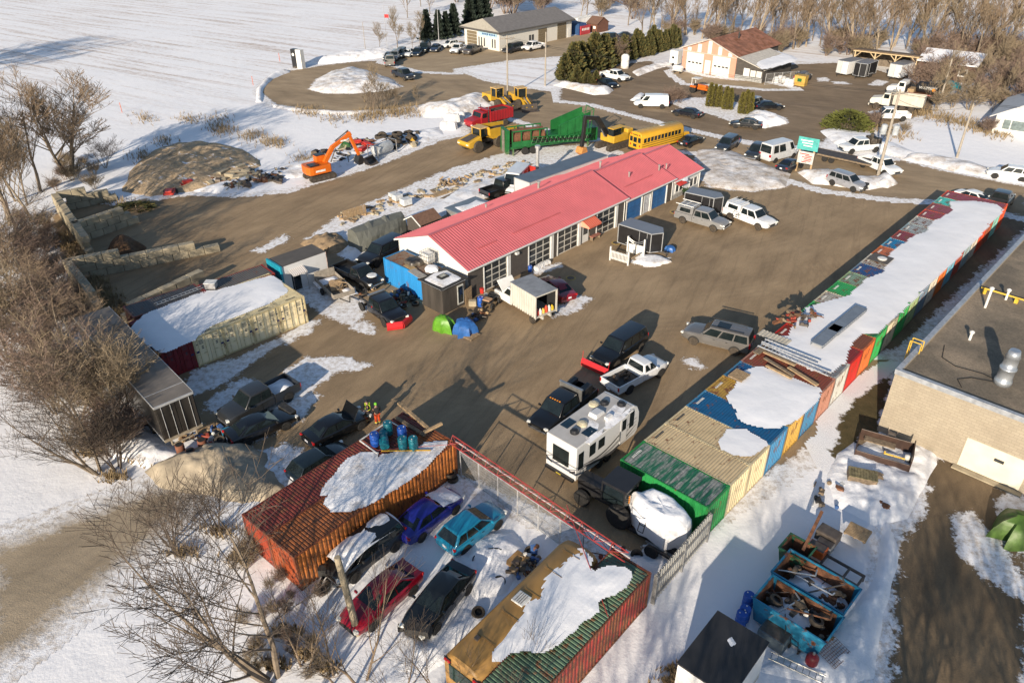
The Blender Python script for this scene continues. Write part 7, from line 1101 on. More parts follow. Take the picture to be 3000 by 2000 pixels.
def bucket(label,u,v,yaw,mat):
    o=TH('digger_bucket',label,'bucket',u,v,yaw=yaw); q=MB(); q.prism([(0,0),(.9,.1),(1.1,.5),(.9,1.0),(.75,1.0),(.9,.55),(.75,.25),(0,.12)],-.8,.8); q.prism([(0,.05),(.95,.1),(1.1,.5),(.9,1)],.76,.82); q.prism([(0,.05),(.95,.1),(1.1,.5),(.9,1)],-.82,-.76); q.build('shell',mat,o,fix=True); q=MB(); [q.box((-.1,-.65+.26*k,.08),(.25,.1,.08)) for k in range(6)]; q.build('tooth',STL,o)
bucket('yellow digger bucket lying in the junk strip',1222,418,200,YM); bucket('dark digger bucket by the excavator grapple',1098,482,150,STL); bucket('green implement bucket behind the orange excavator',1000,440,40,GRN)
for i in range(9): blob('bulging white sack in the pile before the red dump truck','sack','bulk_sack',1315+rnd.uniform(-14,36),360+rnd.uniform(-18,22),.65,1.15,M('white sack',(.66,.66,.66),.7,0,.1,3),rnd.choice((0,0,.9)),i,.35)['group']='white bulk sacks'
# ---- snow strip behind the garage
for (u,v,s,l) in ((1165,588,.55,'white wrapped crate in the snow strip'),(1190,602,.6,'second white wrapped crate next to the first'),(1150,578,.4,'small pale box behind the wrapped crates')): o=TH('wrapped_crate',l,'crate',u,v,yaw=40); B(o,'wrap',M('wrap white',(.55,.57,.58),.5),(-s,s,-s*.8,s*.8,.15,s*1.5),bev=.06); B(o,'skid',OLDW,(-s,s,-s*.8,s*.8,0,.15))
for n,(u,v,l) in enumerate(((1320,578,'old board in the plank stack of the snow strip'),(1290,570,'pale board in the plank stack of the snow strip'))):
    for i in range(8): q=MB(); q.box((0,.2*(i%4)-.3,.1+.1*(i//4)),(2.6,.18,.08)); tag(q.build('board',OLDW if n==0 else WOOD,loc=G(u,v),rz=R(40)+.03*i),l,'board',l)
for i in range(26): p=G(1325+rnd.uniform(-35,35),536+rnd.uniform(-8,10)); q=MB(); q.tube((-.25,0,.15+rnd.uniform(0,.4)),(.25,.03,.15),.1,n=7); tag(q.build('firewood_log',OLDW if i%2 else WOOD,loc=p,rz=rnd.random()*6),'split log in the firewood scatter behind the garage','log','firewood behind the garage')
for i in range(120):
    t_=rnd.random(); u=1000+560*t_; v=648-170*t_+rnd.uniform(-22,14); p=G(u,v); q=MB(); q.box((0,0,.08),(rnd.uniform(.3,1.1),rnd.uniform(.15,.4),rnd.uniform(.1,.3)),0,rnd.uniform(-.3,.3)); q.box((.1,.1,.1),(.3,.2,.25),.7); tag(q.build('rubble_piece',rnd.choice([CB,OLDW,WOOD,CB]),loc=p,rz=rnd.random()*6),'rubble or timber scrap along the snow strip','rubble','rubble along the snow strip')
cp=thing('stove_pipe','tall galvanised flue beside the cube ambulance','flue',G(1574,530)); q=MB(); q.tube((0,0,0),(0,0,4.2),.22,n=12); q.tube((0,0,4.2),(0,0,4.5),.34,n=12); q.build('pipe',FP,cp); rp=TH('notice_board','red panel with a round white mark beside the ambulance','panel',1552,540,yaw=-40); B(rp,'board',M('sign red',(.45,.03,.02),.5),(-.9,.9,-.05,.05,.3,2.4)); q=MB(); q.lathe((0,-.05,1.2),[(.4,-.02),(.4,.0)],'Y',18); q.build('disc',WHT,rp)
for (u,v,L,W,n,l,g) in ((1190,868,1.2,.8,46,'greasy part or bag in the heap between the plow truck and the blue container','heap by the blue container'),(1165,905,.8,.6,22,'small scrap on the ground by the plow truck','scrap by the plow truck'),(1540,1660,1.2,.5,26,'engine part lying beside the ochre bus','engine parts by the bus'),(640,1275,1.6,.9,40,'part or board in the litter around the rusty drums','litter by the rusty drums'),(1400,935,1.0,.6,18,'dark bit of junk behind the tarps','junk behind the tarps'),(1075,850,1.2,.6,18,'scrap between the parked black trucks','scrap between the black trucks'),(960,735,1.6,.8,40,'stone or clod in the heap by the grey tarp','clods by the grey tarp'),(2420,1450,1.5,1.,10,'iron bit lying in the trampled snow','iron in the trampled snow'),(1790,1640,1.3,.8,16,'black part lying in the snow by the spray tank','parts by the spray tank'),(1000,1690,1.0,.6,14,'torn car part beside the crashed SUV','torn parts by the crashed SUV')):
    p=G(u,v); heap(l,p.x,p.y,.8,L,W,.06,n,[CB,CB,SOIL_,OLDW] if 'clod' in l else DKM+[WOOD,PO,M('junk blue',(.05,.12,.3),.6),M('scrap red',(.3,.05,.03),.7)],g,name='stone_clod' if 'clod' in l else ('engine_part' if 'engine' in l else ('litter_piece' if 'litter' in l else 'scrap_bit')),cat='part' if 'engine' in l else 'scrap',long=.6)
# ---- signs
sg=thing('roadside_sign','teal roadside sign on two timber posts','sign',G(2352,505),R(-38)); q=MB(); [q.box((x,0,2.2),(.22,.22,4.4)) for x in (-.9,.9)]; q.build('post',WOOD,sg); B(sg,'sign_panel',M('teal sign',(.07,.38,.36),.5),(-1.3,1.3,-.16,-.11,2.9,4.5)); B(sg,'lower_panel',M('pale sign board',(.5,.5,.48),.5,0,.3,3),(-1.0,1.0,-.16,-.11,1.2,2.7)); q=MB(); [q.box((-.2+.1*k,-.17,4.1-.32*k),(1.5-.2*k,.012,.13)) for k in range(3)]; q.build('lettering',PO,sg); q=MB(); [q.box((rnd.uniform(-.6,.6),-.17,1.4+.2*k),(rnd.uniform(.5,1.2),.012,.1)) for k in range(6)]; q.build('small_print',M('sign red',(.45,.03,.02),.5),sg)
mo=thing('monolith_sign','tall black and white monolith sign beside the circle road','sign',G(877,200),R(-30)); B(mo,'black_face',BLKP,(-1.3,0,-.5,.5,0,3.6)); B(mo,'white_face',WHT,(0,1.3,-.5,.5,0,3.6)); q=MB(); q.lathe((-.7,-.5,2.6),[(.3,-.02),(.3,0)],'Y',14); q.build('emblem',PO,mo)
# ---- far lot and street furniture
tk=TH('fuel_tank','white oil tank on legs by the salmon shop','tank',1985,215,yaw=-44); q=MB(); q.lathe((-.9,0,.9),[(.2,-.1),(.6,.05),(.6,1.75),(.2,1.9)],'X',14); sharp(q.build('tank_shell',WHP,tk),50); B(tk,'leg',FRM,(-.7,-.6,-.4,.4,0,.5),(.6,.7,-.4,.4,0,.5))
vt=TH('vertical_tank','white upright tank behind the white pickup at the hedge','tank',1830,200); q=MB(); q.lathe((0,0,0),[(.8,0),(.8,2.3),(.5,2.6),(.2,2.7)],n=18); sharp(q.build('tank_shell',WHP,vt),50); q=MB(); q.tube((0,0,2.7),(0,0,2.8),.2); q.build('lid',DARK,vt)
ct=TH('cube_trailer','white cube trailer beside the salmon shop','trailer',1978,192,yaw=-44); B(ct,'body',WHP,(-.9,.9,-.8,.8,.4,2.9)); B(ct,'window',CGL,(-.4,.1,-.815,-.801,1.4,1.8)); [wheel(ct,0,s*.8,.3,.2,RIMD,TYRE,s) for s in (-1,1)]
yb=TH('waste_bin','yellow waste bin with a green label by the fenced lean to','bin',2344,250,yaw=-42); B(yb,'shell',M('bin yellow',(.5,.31,.06),.6,0,.15,2),(-1.0,1.0,-.7,.7,0,1.7)); B(yb,'label',GRN,(-.4,.4,-.72,-.705,.7,1.3)); B(yb,'lid',M('bin lid',(.42,.27,.06),.6),(-1.05,1.05,-.75,.75,1.7,1.78))
for i in range(6): blob('white sack behind the lean to fence','sack','bulk_sack',2272+11*i,246+rnd.uniform(-8,6),.55,1.1,M('white sack',(.66,.66,.66),.7),0,i+20,.3)['group']='white sacks behind the lean to fence'
lf0=G(2240,250);lf1=G(2335,242); d=lf1-lf0; lf=thing('wire_fence','wire fence round the lean to yard','fence',lf0,math.atan2(d.y,d.x)); q=MB(); [q.tube((x,0,0),(x,0,2),.05,n=5) for x in np.linspace(0,d.length,5)]; [q.tube((0,0,z),(d.length,0,z),.025,n=4) for z in (.1,1,2)]; q.build('frame',FP,lf); q=MB(); [q.tube((x,0,.1),(x,0,2),.008,n=3) for x in np.linspace(0,d.length,60)]; q.build('wire_mesh',FW,lf)
sk2=TH('red_skip','red skip with white lettering beside the pale workshop','skip',1706,100,yaw=44); B(sk2,'shell',M('skip red',(.4,.04,.05),.5),(-1.7,1.7,-1,1,0,2.0)); q=MB(); [q.box((-1.1+.55*k,-1.01,1.2),(.35,.02,.5)) for k in range(5)]; q.build('lettering',PO,sk2)
ph=TH('play_house','small brown cabin with pale windows beyond the red skip','cabin',1750,92,yaw=-44); q=MB(); q.prism([(-2.2,0),(2.2,0),(2.2,2),(0,3.3),(-2.2,2)],-1.6,1.6,'X'); q.build('wall',M('cabin brown',(.14,.06,.035),.8),ph,fix=True); B(ph,'window',PO,(-1.2,-.5,-2.22,-2.2,.9,1.5),(.4,1.1,-2.22,-2.2,.9,1.5)); q=MB(); [q.add([(-1.8,0,3.4),(1.8,0,3.4),(1.8,s*2.5,1.95),(-1.8,s*2.5,1.95)],[(0,1,2,3) if s<0 else (3,2,1,0)]) for s in (-1,1)]; q.build('roof',M('brown shingle',(.16,.09,.06),.9),ph)
x,y,_=at(1705,82); container('white container standing behind the pale workshop',6.058,x,y,R(44),(190,192,192),(225,226,226),(225,226,226),.05,.1)
x,y,_=at(1678,98); container('deep blue container end beside the pale workshop',6.058,x,y,R(134),(40,70,110),(45,80,125),(40,70,120),.05,.1)
ft=TH('flatbed_trailer','low dark flatbed trailer parked at the street edge','trailer',2467,478,fr=(2530,492)); B(ft,'deck',M('dark deck',(.06,.055,.055),.8,0,.4,2),(-4,4,-1.2,1.2,.85,.95)); B(ft,'side_rail',OLDW,(-4,4,-1.28,-1.2,.75,.97),(-4,4,1.2,1.28,.75,.97)); [wheel(ft,x,s*1.05,.4,.25,RIMD,TYRE,s) for x in (-2,-1.1) for s in (-1,1)]; q=MB(); q.tube((4,0,.7),(5.3,0,.7),.08); q.build('drawbar',FRM,ft)
tt=blob('turquoise tarp over a stack behind the water truck','tarp','tarp_cover',2772,268,2.0,1.7,M('turquoise tarp',(.02,.25,.3),.5),0,4,.4); mound('snow_pile',[(2765,290),(2790,262),(2815,255),(2822,270),(2800,290),(2775,305)],1.6,SNOWD,.3,k=1.2)['kind']='structure'
for (u,v,l) in ((1107,150,'') ,): pass
def pole(label,u,v,h,arm=False,r=.16,mat=None,lean=(0,0),tf=False,cat='pole'):
    o=TH('utility_pole',label,cat,u,v); q=MB(); q.lathe((0,0,0),[(r,0),(r*.9,h*.3),(r*.65,h)],n=10); q.build('shaft',mat or M('grey pole wood',(.34,.3,.25),.9,0,.25,2),o)
    if arm: q=MB(); q.box((0,0,h-.5),(2.6,.12,.14),R(20)); [q.tube((k*math.cos(R(20)),k*math.sin(R(20)),h-.43),(k*math.cos(R(20)),k*math.sin(R(20)),h-.2),.05) for k in (-1.2,-.5,.5,1.2)]; q.build('crossarm',M('grey pole wood',(.34,.3,.25),.9,0,.25,2),o)
    if tf:
        for s in (-1,1): q=MB(); q.lathe((s*.65,-.2*s,tf),[(.2,0),(.36,.05),(.36,1.15),(.2,1.25)],n=14); sharp(q.build('transformer',M('transformer grey',(.4,.43,.46),.5),o),50)
        q=MB(); q.box((0,0,tf+.6),(1.2,.12,.1),R(-17)); q.build('bracket',FRM,o)
    o.rotation_euler=(R(lean[0]),R(lean[1]),0); return o
pole('tall utility pole with two transformers at the street corner',2572,514,10.6,True,.2,tf=5.2); pole('utility pole with a crossarm behind the wheel loaders',1487,284,10,True); pole('bare utility pole by the snowy triangle',1597,252,9.2); pole('leaning utility pole on the snow before the white cottage',2803,462,7.2,False,.17); pole('utility pole beside the turquoise tarp',2752,302,7,False,.16); pole('slim light pole by the spruces',1286,124,7,False,.08,FP); pole('slim pole at the head of the car line',1071,152,6,False,.08)
fp=TH('flag_pole','slim flag pole with a small red flag beyond the snow bank','flag pole',1134,142); q=MB(); q.tube((0,0,0),(0,0,9),.06,.03); q.build('shaft',FP,fp); q=MB(); q.grid(4,3,lambda u,v:(.05+.9*u,.1*math.sin(5*u),6.3+.7*v)); q.build('flag',M('flag red',(.5,.03,.03),.7),fp)
for u,v in ((358,330),(820,180),(880,200),(742,250)): o=TH('marker_stake','thin orange survey stake in the snow','stake',u,v,group='orange survey stakes'); q=MB(); q.tube((0,0,0),(0,0,1.6),.05); q.build('stake_shaft',M('stake orange',(.6,.12,.03),.6),o)
for (a,b,l) in (((2632,268),(3080,395),'power line from the transformer pole to beyond the cottage'),((2632,268),(1475,106),'power line from the transformer pole to the pole by the loaders'),((2850,312),(2632,300),'service wire from the leaning pole to the transformer pole')):
    A=G(*a,10.2); Bq=Vector((46.8,91.6,10.2)) if a[0]==2632 else Vector((60.1,98,7)); C_=Vector((-.4,132.4,9.6)) if b[0]==1475 else (Vector((80,85,9.5)) if b[0]==3080 else Vector((46.8,91.6,9.4))); o=thing('power_line',l,'cable',(0,0,0)); q=MB(); pts=[Bq.lerp(C_,t)-Vector((0,0,1.6*4*t*(1-t)*.6)) for t in np.linspace(0,1,14)]
    for s in ((-.5,.5) if 'power' in l else (0,)): q.path([p+Vector((s,s*.3,0)) for p in pts],.018,4)
    q.build('wire',FRM,o)
# ---- two people
def skinchain(name,nodes,edges,mat,parent,lev=2):
    me=bpy.data.meshes.new(name); me.from_pydata([n[0] for n in nodes],edges,[]); o=bpy.data.objects.new(name,me); COL.objects.link(o); o.parent=parent; me.materials.append(mat)
    md=o.modifiers.new('skin','SKIN'); md.use_smooth_shade=True
    for i,n in enumerate(nodes): sv=me.skin_vertices[0].data[i]; r=n[1]; sv.radius=(r,r) if not isinstance(r,tuple) else r
    me.skin_vertices[0].data[0].use_root=True; o.modifiers.new('sub','SUBSURF').levels=lev; o.modifiers['sub'].render_levels=lev; return o
def person(label,x,y,yaw,skin,jacket,trous,hat,arms=0.,vest=None):
    o=thing('person',label,'person',(x,y,0),yaw); N=[((0,0,.95),.14),((0,0,1.2),(.17,.12)),((.01,0,1.42),(.19,.11)),((.01,0,1.52),.06),((.03,0,1.6),(.085,.075)),((.03,0,1.72),(.095,.08))]; E=[(0,1),(1,2),(2,3),(3,4),(4,5)]
    for s in (-1,1):
        i=len(N); N+=[((0,s*.1,.88),.1),((.02,s*.11,.5),.065),((-.01,s*.12,.1),.045),((.12,s*.13,.04),.04)]; E+=[(0,i),(i,i+1),(i+1,i+2),(i+2,i+3)]
        i=len(N); N+=[((0,s*.2,1.42),.055),((.0,s*.27,1.17),.045),((.16+arms,s*.2,.98+arms*.6),.035),((.22+arms,s*.19,.95+arms*.6),(.02,.04))]; E+=[(2,i),(i,i+1),(i+1,i+2),(i+2,i+3)]
        for f in range(4): j=len(N); b=.30+arms; N+=[((b,s*.19+(f-1.5)*.02,.94+arms*.6),.009),((b+.05-abs(f-1.2)*.008,s*.19+(f-1.5)*.022,.91+arms*.6),.008)]; E+=[(i+3,j),(j,j+1)]
        j=len(N); N+=[((.25+arms,s*.15,.95+arms*.6),.01),((.29+arms,s*.135,.94+arms*.6),.009)]; E+=[(i+3,j),(j,j+1)]
    j=len(N); N+=[((.13,0,1.64),.014)]; E+=[(4,j)]
    skinchain('body',N,E,skin,o,1)
    J=[((0,0,.92),(.2,.16)),((0,0,1.2),(.21,.16)),((.01,0,1.43),(.2,.13)),((.01,0,1.5),.09)]; E=[(0,1),(1,2),(2,3)]
    for s in (-1,1): i=len(J); J+=[((0,s*.21,1.42),.085),((.0,s*.28,1.17),.075),((.14+arms,s*.21,1.0+arms*.6),.055)]; E+=[(2,i),(i,i+1),(i+1,i+2)]
    skinchain('jacket',J,E,jacket,o); T=[((0,0,.95),(.17,.14))]; E=[]
    for s in (-1,1): i=len(T); T+=[((0,s*.1,.86),.125),((.02,s*.115,.5),.1),((-.01,s*.125,.14),.085)]; E+=[(0,i),(i,i+1),(i+1,i+2)]
    skinchain('trousers',T,E,trous,o); q=MB()
    for s in (-1,1): q.box((.05,s*.125,.06),(.3,.12,.12)); b_=q.build('boot',BLKP,o,bevel=.03); q=MB()
    q.lathe((.03,0,1.72),[(.105,-.02),(.115,.04),(.09,.11),(.02,.14)],n=14); sharp(q.build('beanie',hat,o),60)
    for s in (-1,1): q=MB(); q.lathe((.118,s*.035,1.66),[(.012,0),(.004,.006)],'X',8); q.build('eye',DARK,o)
    q=MB(); q.box((.118,0,1.585),(.012,.05,.012)); q.build('mouth',M('lips',(.35,.13,.11),.6),o)
    if vest:
        q=MB(); [q.box((.0,s*.1,1.33),(.39,.05,.36)) for s in (-1,1)]; q.lathe((0,0,1.06),[(.235,0),(.235,.06)],n=16); q.build('safety_vest',vest,o)
    if 'orange' in label: q=MB(); [q.lathe((.0,s*.12,.2),[(.1,0),(.1,.07)],n=12) for s in (-1,1)]; q.build('reflective_band',M('band yellow',(.6,.6,.1),.5),o)
    return o
SK=M('skin',(.42,.24,.17),.6); HV=M('hi vis yellow',(.5,.65,.03),.6); DJ=M('dark jacket',(.035,.033,.035),.9)
x,y,_=at(1108,1242); person('person with a lime beanie, dark jacket and orange trousers facing the raised hood',x,y,R(120),SK,DJ,M('orange trousers',(.6,.07,.015),.8),M('lime beanie',(.2,.6,.04),.8),.1)
x,y,_=at(1082,1232); person('person in a hi vis vest and dark work clothes leaning to the engine',x,y,R(190),SK,M('grey jacket',(.05,.05,.055),.9),M('dark trousers',(.03,.03,.035),.9),M('dark beanie',(.03,.03,.04),.9),.15,HV)
# ================================================================ snow banks and heaps
SNOWX=snow_mat('thawing bank',1.25); SAND=M('tan sand',(.33,.28,.21),.95,0,.4,.8,bump=1.,bs=7); SOIL=M('brown soil',(.1,.055,.028),.95,0,.4,3,bump=.8,bs=12)
t=NT('snow streaked dirt'); sp=t.noise(.9,7,.7,stretch=(.5,1,1),rot=.4); t.out(t.mix(t.ramp(sp,.59,.63),t.ramp(t.noise(2.2,6,.65),.3,.7,(.28,.2,.12),(.55,.42,.27)),(.84,.85,.88)),.95); t.bump(t.noise(3,6,.7),.8,.2); DIRTM=t.m
def bank(pts,h,mat=None,k=1.,res=.35,rough=.35,fs=.6,seed=None,name='snow_bank'): return struct(mound(name,pts,h,mat or SNOWD,res,k,rough,0,fs,seed if seed is not None else len(pts)+int(pts[0][0])))
bank([(905,262),(925,235),(975,208),(1040,198),(1090,210),(1150,235),(1180,255),(1120,268),(1030,275),(950,275)],1.2,SNOWD,2.5)
bank([(1215,320),(1300,305),(1390,280),(1440,288),(1470,300),(1430,322),(1380,338),(1310,345),(1240,345)],1.5,SNOWD,1.5)
bank([(1615,250),(1660,248),(1720,255),(1800,265),(1780,278),(1740,280),(1680,265)],1.1,SNOWD,.9); bank([(1845,295),(1870,275),(1895,280),(1890,300)],.9,SNOWM,.8)
bank([(2040,440),(2120,432),(2240,480),(2320,510),(2300,548),(2200,562),(2080,548),(2040,510)],.6,SNOWX,1.2); bank([(2080,460),(2180,475),(2240,500),(2180,520),(2090,495)],.9,SNOWX,1.0)
bank([(2335,505),(2420,500),(2500,520),(2600,518),(2628,540),(2540,560),(2440,545),(2380,540)],.9,SNOWD,.9); bank([(2565,520),(2600,515),(2632,538),(2600,552),(2560,545)],1.4,SNOWD,.9)
bank([(2640,470),(2720,485),(2800,505),(3020,545),(3020,530),(2850,480),(2720,455),(2650,455)],.8,SNOWD,.9,seed=2); bank([(2400,385),(2440,375),(2560,395),(2700,455),(2650,470),(2560,440),(2440,420)],.5,SNOWM,.9,seed=4)
bank([(2190,330),(2260,335),(2312,362),(2240,378),(2170,362)],1.2,SNOWM,1.0); bank([(880,190),(960,168),(1050,155),(1120,150),(1180,150),(1130,168),(1060,178),(960,188)],1.3,SNOWM,1.2,res=.5); bank([(750,300),(752,260),(790,222),(840,205),(850,212),(800,232),(772,262),(770,300)],.9,SNOWM,.8,res=.4); bank([(790,300),(830,312),(900,322),(1010,328),(1150,322),(1150,330),(1010,338),(890,332),(800,315)],.45,SNOWD,.6)
bank([(1700,195),(1745,185),(1765,200),(1730,215),(1700,212)],1.2,SNOWM,1.); bank([(1850,212),(1900,195),(1960,182),(1975,190),(1920,205),(1870,225)],.8,SNOWD,.7)
struct(mound('dirt_mound',[(350,565),(380,505),(440,445),(520,420),(590,415),(660,425),(720,445),(770,480),(740,505),(690,520),(640,545),(560,562),(440,575)],1.2,DIRTM,.22,2.8,.4,0,.8,5))
struct(mound('snow_bank',[(560,560),(640,535),(760,505),(880,470),(1000,440),(1100,410),(1200,385),(1290,372),(1300,395),(1200,435),(1090,470),(960,500),(880,520),(760,535),(640,568)],.45,SNOWM,.3,1.,.5,0,.8,9))
tag(mound('sand_heap',[(420,1385),(520,1330),(640,1300),(740,1300),(775,1330),(800,1385),(835,1440),(790,1475),(700,1470),(560,1450),(470,1430)],1.8,SAND,.12,1.6,.4,0,.9,3),'grey tan sand heap between the rusty drums and the maroon container','heap')
tag(mound('soil_heap',[(312,735),(340,705),(385,700),(430,725),(400,760),(340,762)],1.6,SOIL,.15,.9,.3,0,1.2,3),'brown soil heap inside a block bay','heap')
tag(mound('dirt_heap',[(880,715),(940,690),(1000,690),(1030,720),(1000,745),(930,745)],1.0,M('clay lumps',(.28,.2,.12),.95,0,.4,2,bump=.9,bs=6),.2,.8,.5,0,1.5,6),'lumpy clay heap by the grey tarp','heap')
bank([(985,745),(1040,700),(1170,650),(1180,700),(1110,735),(1030,762)],.5,SNOWM,.8,.25); bank([(1180,640),(1330,560),(1500,500),(1560,500),(1450,570),(1260,650)],.45,SNOWM,.9,.25); bank([(860,1395),(930,1370),(960,1420),(900,1470)],.35,SNOW,.5,.15)
for P_,h_,s_ in (([(985,1660),(1020,1600),(1160,1520),(1240,1500),(1190,1570),(1100,1650),(1040,1720)],.35,3),([(1320,1640),(1400,1560),(1500,1560),(1560,1620),(1480,1740),(1400,1760),(1350,1700)],.45,4),([(1180,1850),(1260,1860),(1360,1780),(1440,1800),(1360,1900),(1250,1980),(1150,1960)],.3,5),([(1700,1540),(1860,1620),(2000,1620),(1950,1700),(1800,1680)],.3,6),([(2450,1330),(2540,1260),(2640,1290),(2740,1300),(2745,1360),(2700,1440),(2660,1520),(2560,1540),(2450,1480),(2420,1400)],.4,7),([(2210,1960),(2420,1880),(2560,1700),(2590,1500),(2640,1620),(2590,1800),(2560,1990),(2440,2010)],.4,8),([(300,1290),(400,1230),(480,1290),(520,1330),(430,1370),(330,1340)],.6,9)): bank(P_,h_,SNOW,.6,.16,.6,1.5,s_)
# ================================================================ trees
BARK=M('bark grey brown',(.19,.15,.11),.95,0,.3,3); TWIG=M('twig brown',(.21,.155,.105),.95,0,.3,2); TWIGO=M('twig ochre',(.23,.18,.12),.95,0,.3,2); TWIGR=M('twig purple brown',(.19,.135,.105),.95,0,.3,2); PALEB=M('pale bark',(.32,.26,.19),.95,0,.3,3)
def barebuild(seed,h,stems=1,spread=.55,levels=5,kids_=(3,4),r0=.16,up=.35,first=.3,lean=0.,rmin=.012):
    r=random.Random(seed); T=MB(); C=MB()
    def seg(mb,a,b,ra,rb,n): mb.tube(a,b,max(ra,rmin),max(rb,rmin),n,False)
    def grow(p,d,L,rad,lv):
        mb=T if lv<=1 else C; k=3 if lv<2 else 2; n=6 if lv==0 else (4 if lv==1 else 3); q=p; dd=d
        pts=[p]
        for i in range(k):
            dd=(dd+Vector((r.uniform(-1,1),r.uniform(-1,1),r.uniform(-.5,.8)))*.13).normalized(); e=q+dd*(L/k); ra=rad*(1-.55*i/k); rb=rad*(1-.55*(i+1)/k); seg(mb,q,e,ra,rb,n); q=e; pts.append((e,dd,rb))
        if lv>=levels: return
        m=r.randint(*kids_)+(2 if lv==0 else 0)
        for i in range(m):
            t=first+(1-first)*(i+.7)/m if lv==0 else .25+.75*(i+.6)/m; j=min(k-1,int(t*k)); e,d2,rb=pts[j+1]; b=pts[j] if j==0 else pts[j][0]; o=Vector(b).lerp(e,t*k-j)
            az=r.uniform(0,6.283); s=Vector((math.cos(az),math.sin(az),0)); nd=(d2*(1-spread*r.uniform(.6,1.25))+s*spread*1.15+Vector((0,0,up*r.random()))).normalized(); grow(o,nd,L*r.uniform(.5,.74)*(1 if lv else .85),rb*r.uniform(.5,.7),lv+1)
        grow(q,dd,L*.55,rad*.45,lv+1)
    for i in range(stems):
        az=6.283*i/stems+r.random(); s=.45*(stems>1)*r.uniform(.5,1.2); d=Vector((math.cos(az)*s+lean,math.sin(az)*s,1)).normalized(); grow(Vector((math.cos(az)*.2*(stems>1),math.sin(az)*.2*(stems>1),-.1)),d,h*.52*r.uniform(.85,1.1),r0*h/9,0)
    return T,C
TP={}
def treeproto(key,mats,**k):
    T,C=barebuild(**k); o=thing('bare_tree','bare tree','tree'); T.build('trunk',mats[0],o); C.build('crown',mats[1],o); TP[key]=[o,k['h'],False]
treeproto('broad',(BARK,TWIG),seed=3,h=12,stems=4,spread=.55,levels=5,kids_=(3,3),r0=.19,rmin=.017); treeproto('tall',(BARK,TWIG),seed=5,h=14,spread=.42,levels=5,kids_=(3,3),r0=.15,first=.3,rmin=.016); treeproto('tall2',(PALEB,TWIG),seed=8,h=14,spread=.4,levels=5,kids_=(3,3),r0=.14,first=.3,up=.6,rmin=.016)
treeproto('slim',(BARK,TWIGO),seed=12,h=8,spread=.4,levels=4,kids_=(4,5),r0=.12,first=.2,up=.6,rmin=.012); treeproto('thick',(BARK,TWIGR),seed=15,h=8,stems=4,spread=.6,levels=4,kids_=(3,4),r0=.11,rmin=.012); treeproto('thick2',(BARK,TWIGO),seed=19,h=7,stems=5,spread=.6,levels=4,kids_=(3,3),r0=.1,rmin=.012); treeproto('ash',(PALEB,TWIG),seed=23,h=10,stems=1,spread=.6,levels=5,kids_=(3,3),r0=.15,first=.2,up=.25,rmin=.01)
treeproto('fork',(BARK,M('twig dark',(.085,.065,.05),.95,0,.3,2)),seed=44,h=10,stems=3,spread=.52,levels=4,kids_=(3,4),r0=.12,first=.2,up=.3,rmin=.009,lean=-.22); TWIGD=M('twig dark',(.085,.065,.05),.95,0,.3,2); treeproto('open',(TWIGD,TWIGD),seed=47,h=6,stems=5,spread=.55,levels=3,kids_=(4,5),r0=.1,rmin=.008); treeproto('brush',(TWIGR,TWIGR),seed=29,h=3,stems=9,spread=.55,levels=3,kids_=(4,5),r0=.1,rmin=.009); treeproto('brush2',(TWIGO,TWIGO),seed=31,h=3,stems=10,spread=.5,levels=3,kids_=(4,4),r0=.09,up=.5,rmin=.009); treeproto('sapling',(TWIG,TWIGD),seed=37,h=6,stems=2,spread=.4,levels=3,kids_=(3,4),r0=.09,first=.2,up=.7,rmin=.006)
FT=dict(rmin=.026,r0=.16); treeproto('ftall',(BARK,TWIG),seed=55,h=14,spread=.42,levels=4,kids_=(3,3),first=.25,**FT); treeproto('ftall2',(PALEB,TWIG),seed=58,h=14,spread=.38,levels=4,kids_=(3,4),first=.2,up=.6,**FT); treeproto('fslim',(BARK,TWIGO),seed=62,h=9,spread=.4,levels=4,kids_=(3,3),first=.15,up=.6,rmin=.024,r0=.13); treeproto('fthick',(TWIGR,TWIGR),seed=65,h=6,stems=5,spread=.6,levels=3,kids_=(4,5),rmin=.024,r0=.12); treeproto('fthick2',(TWIGO,TWIGO),seed=66,h=6,stems=6,spread=.6,levels=3,kids_=(4,5),rmin=.024,r0=.12)
def hgt(u,v,tv):
    b=G(u,v); lo,hi=0.,40.
    for _ in range(40):
        m=(lo+hi)/2; z=m-CAMH; zc=b.y*math.cos(PITCH)-z*math.sin(PITCH); yc=b.y*math.sin(PITCH)+z*math.cos(PITCH); a=FOC*b.x/zc; c=-FOC*yc/zc
        if 1000+math.sin(ROLL)*a+math.cos(ROLL)*c>tv: lo=m
        else: hi=m
    return m
def tree(key,u,v,top,label,group=None,hh=None,rz=None,name=None,xy=None,cat='tree'):
    h=hh or hgt(u,v,top); o,h0,used=TP[key]; p=Vector((*xy,0)) if xy else G(u,v); s=h/(h0*1.02); rz=rnd.random()*6.28 if rz is None else rz
    if used: o=dup(o,p,rz,label,group,scale=s)
    else: TP[key][2]=True; o.location=p; o.rotation_euler[2]=rz; o.scale=(s,s,s); o['label']=label
    if group: o['group']=group
    elif 'group' in o.keys(): del o['group']
    o['category']=cat; o.name=name or ('bare_shrub' if key.startswith('brush') else 'bare_tree'); return o
tree('broad',205,515,208,'wide many stemmed bare tree standing alone above the snowy slope'); tree('tall',118,560,235,'bare tree just behind the wide many stemmed one'); tree('thick',310,492,400,'small dark bush tree at the foot of the dirt mound')
gl='bare trees of the thicket by the trailer'
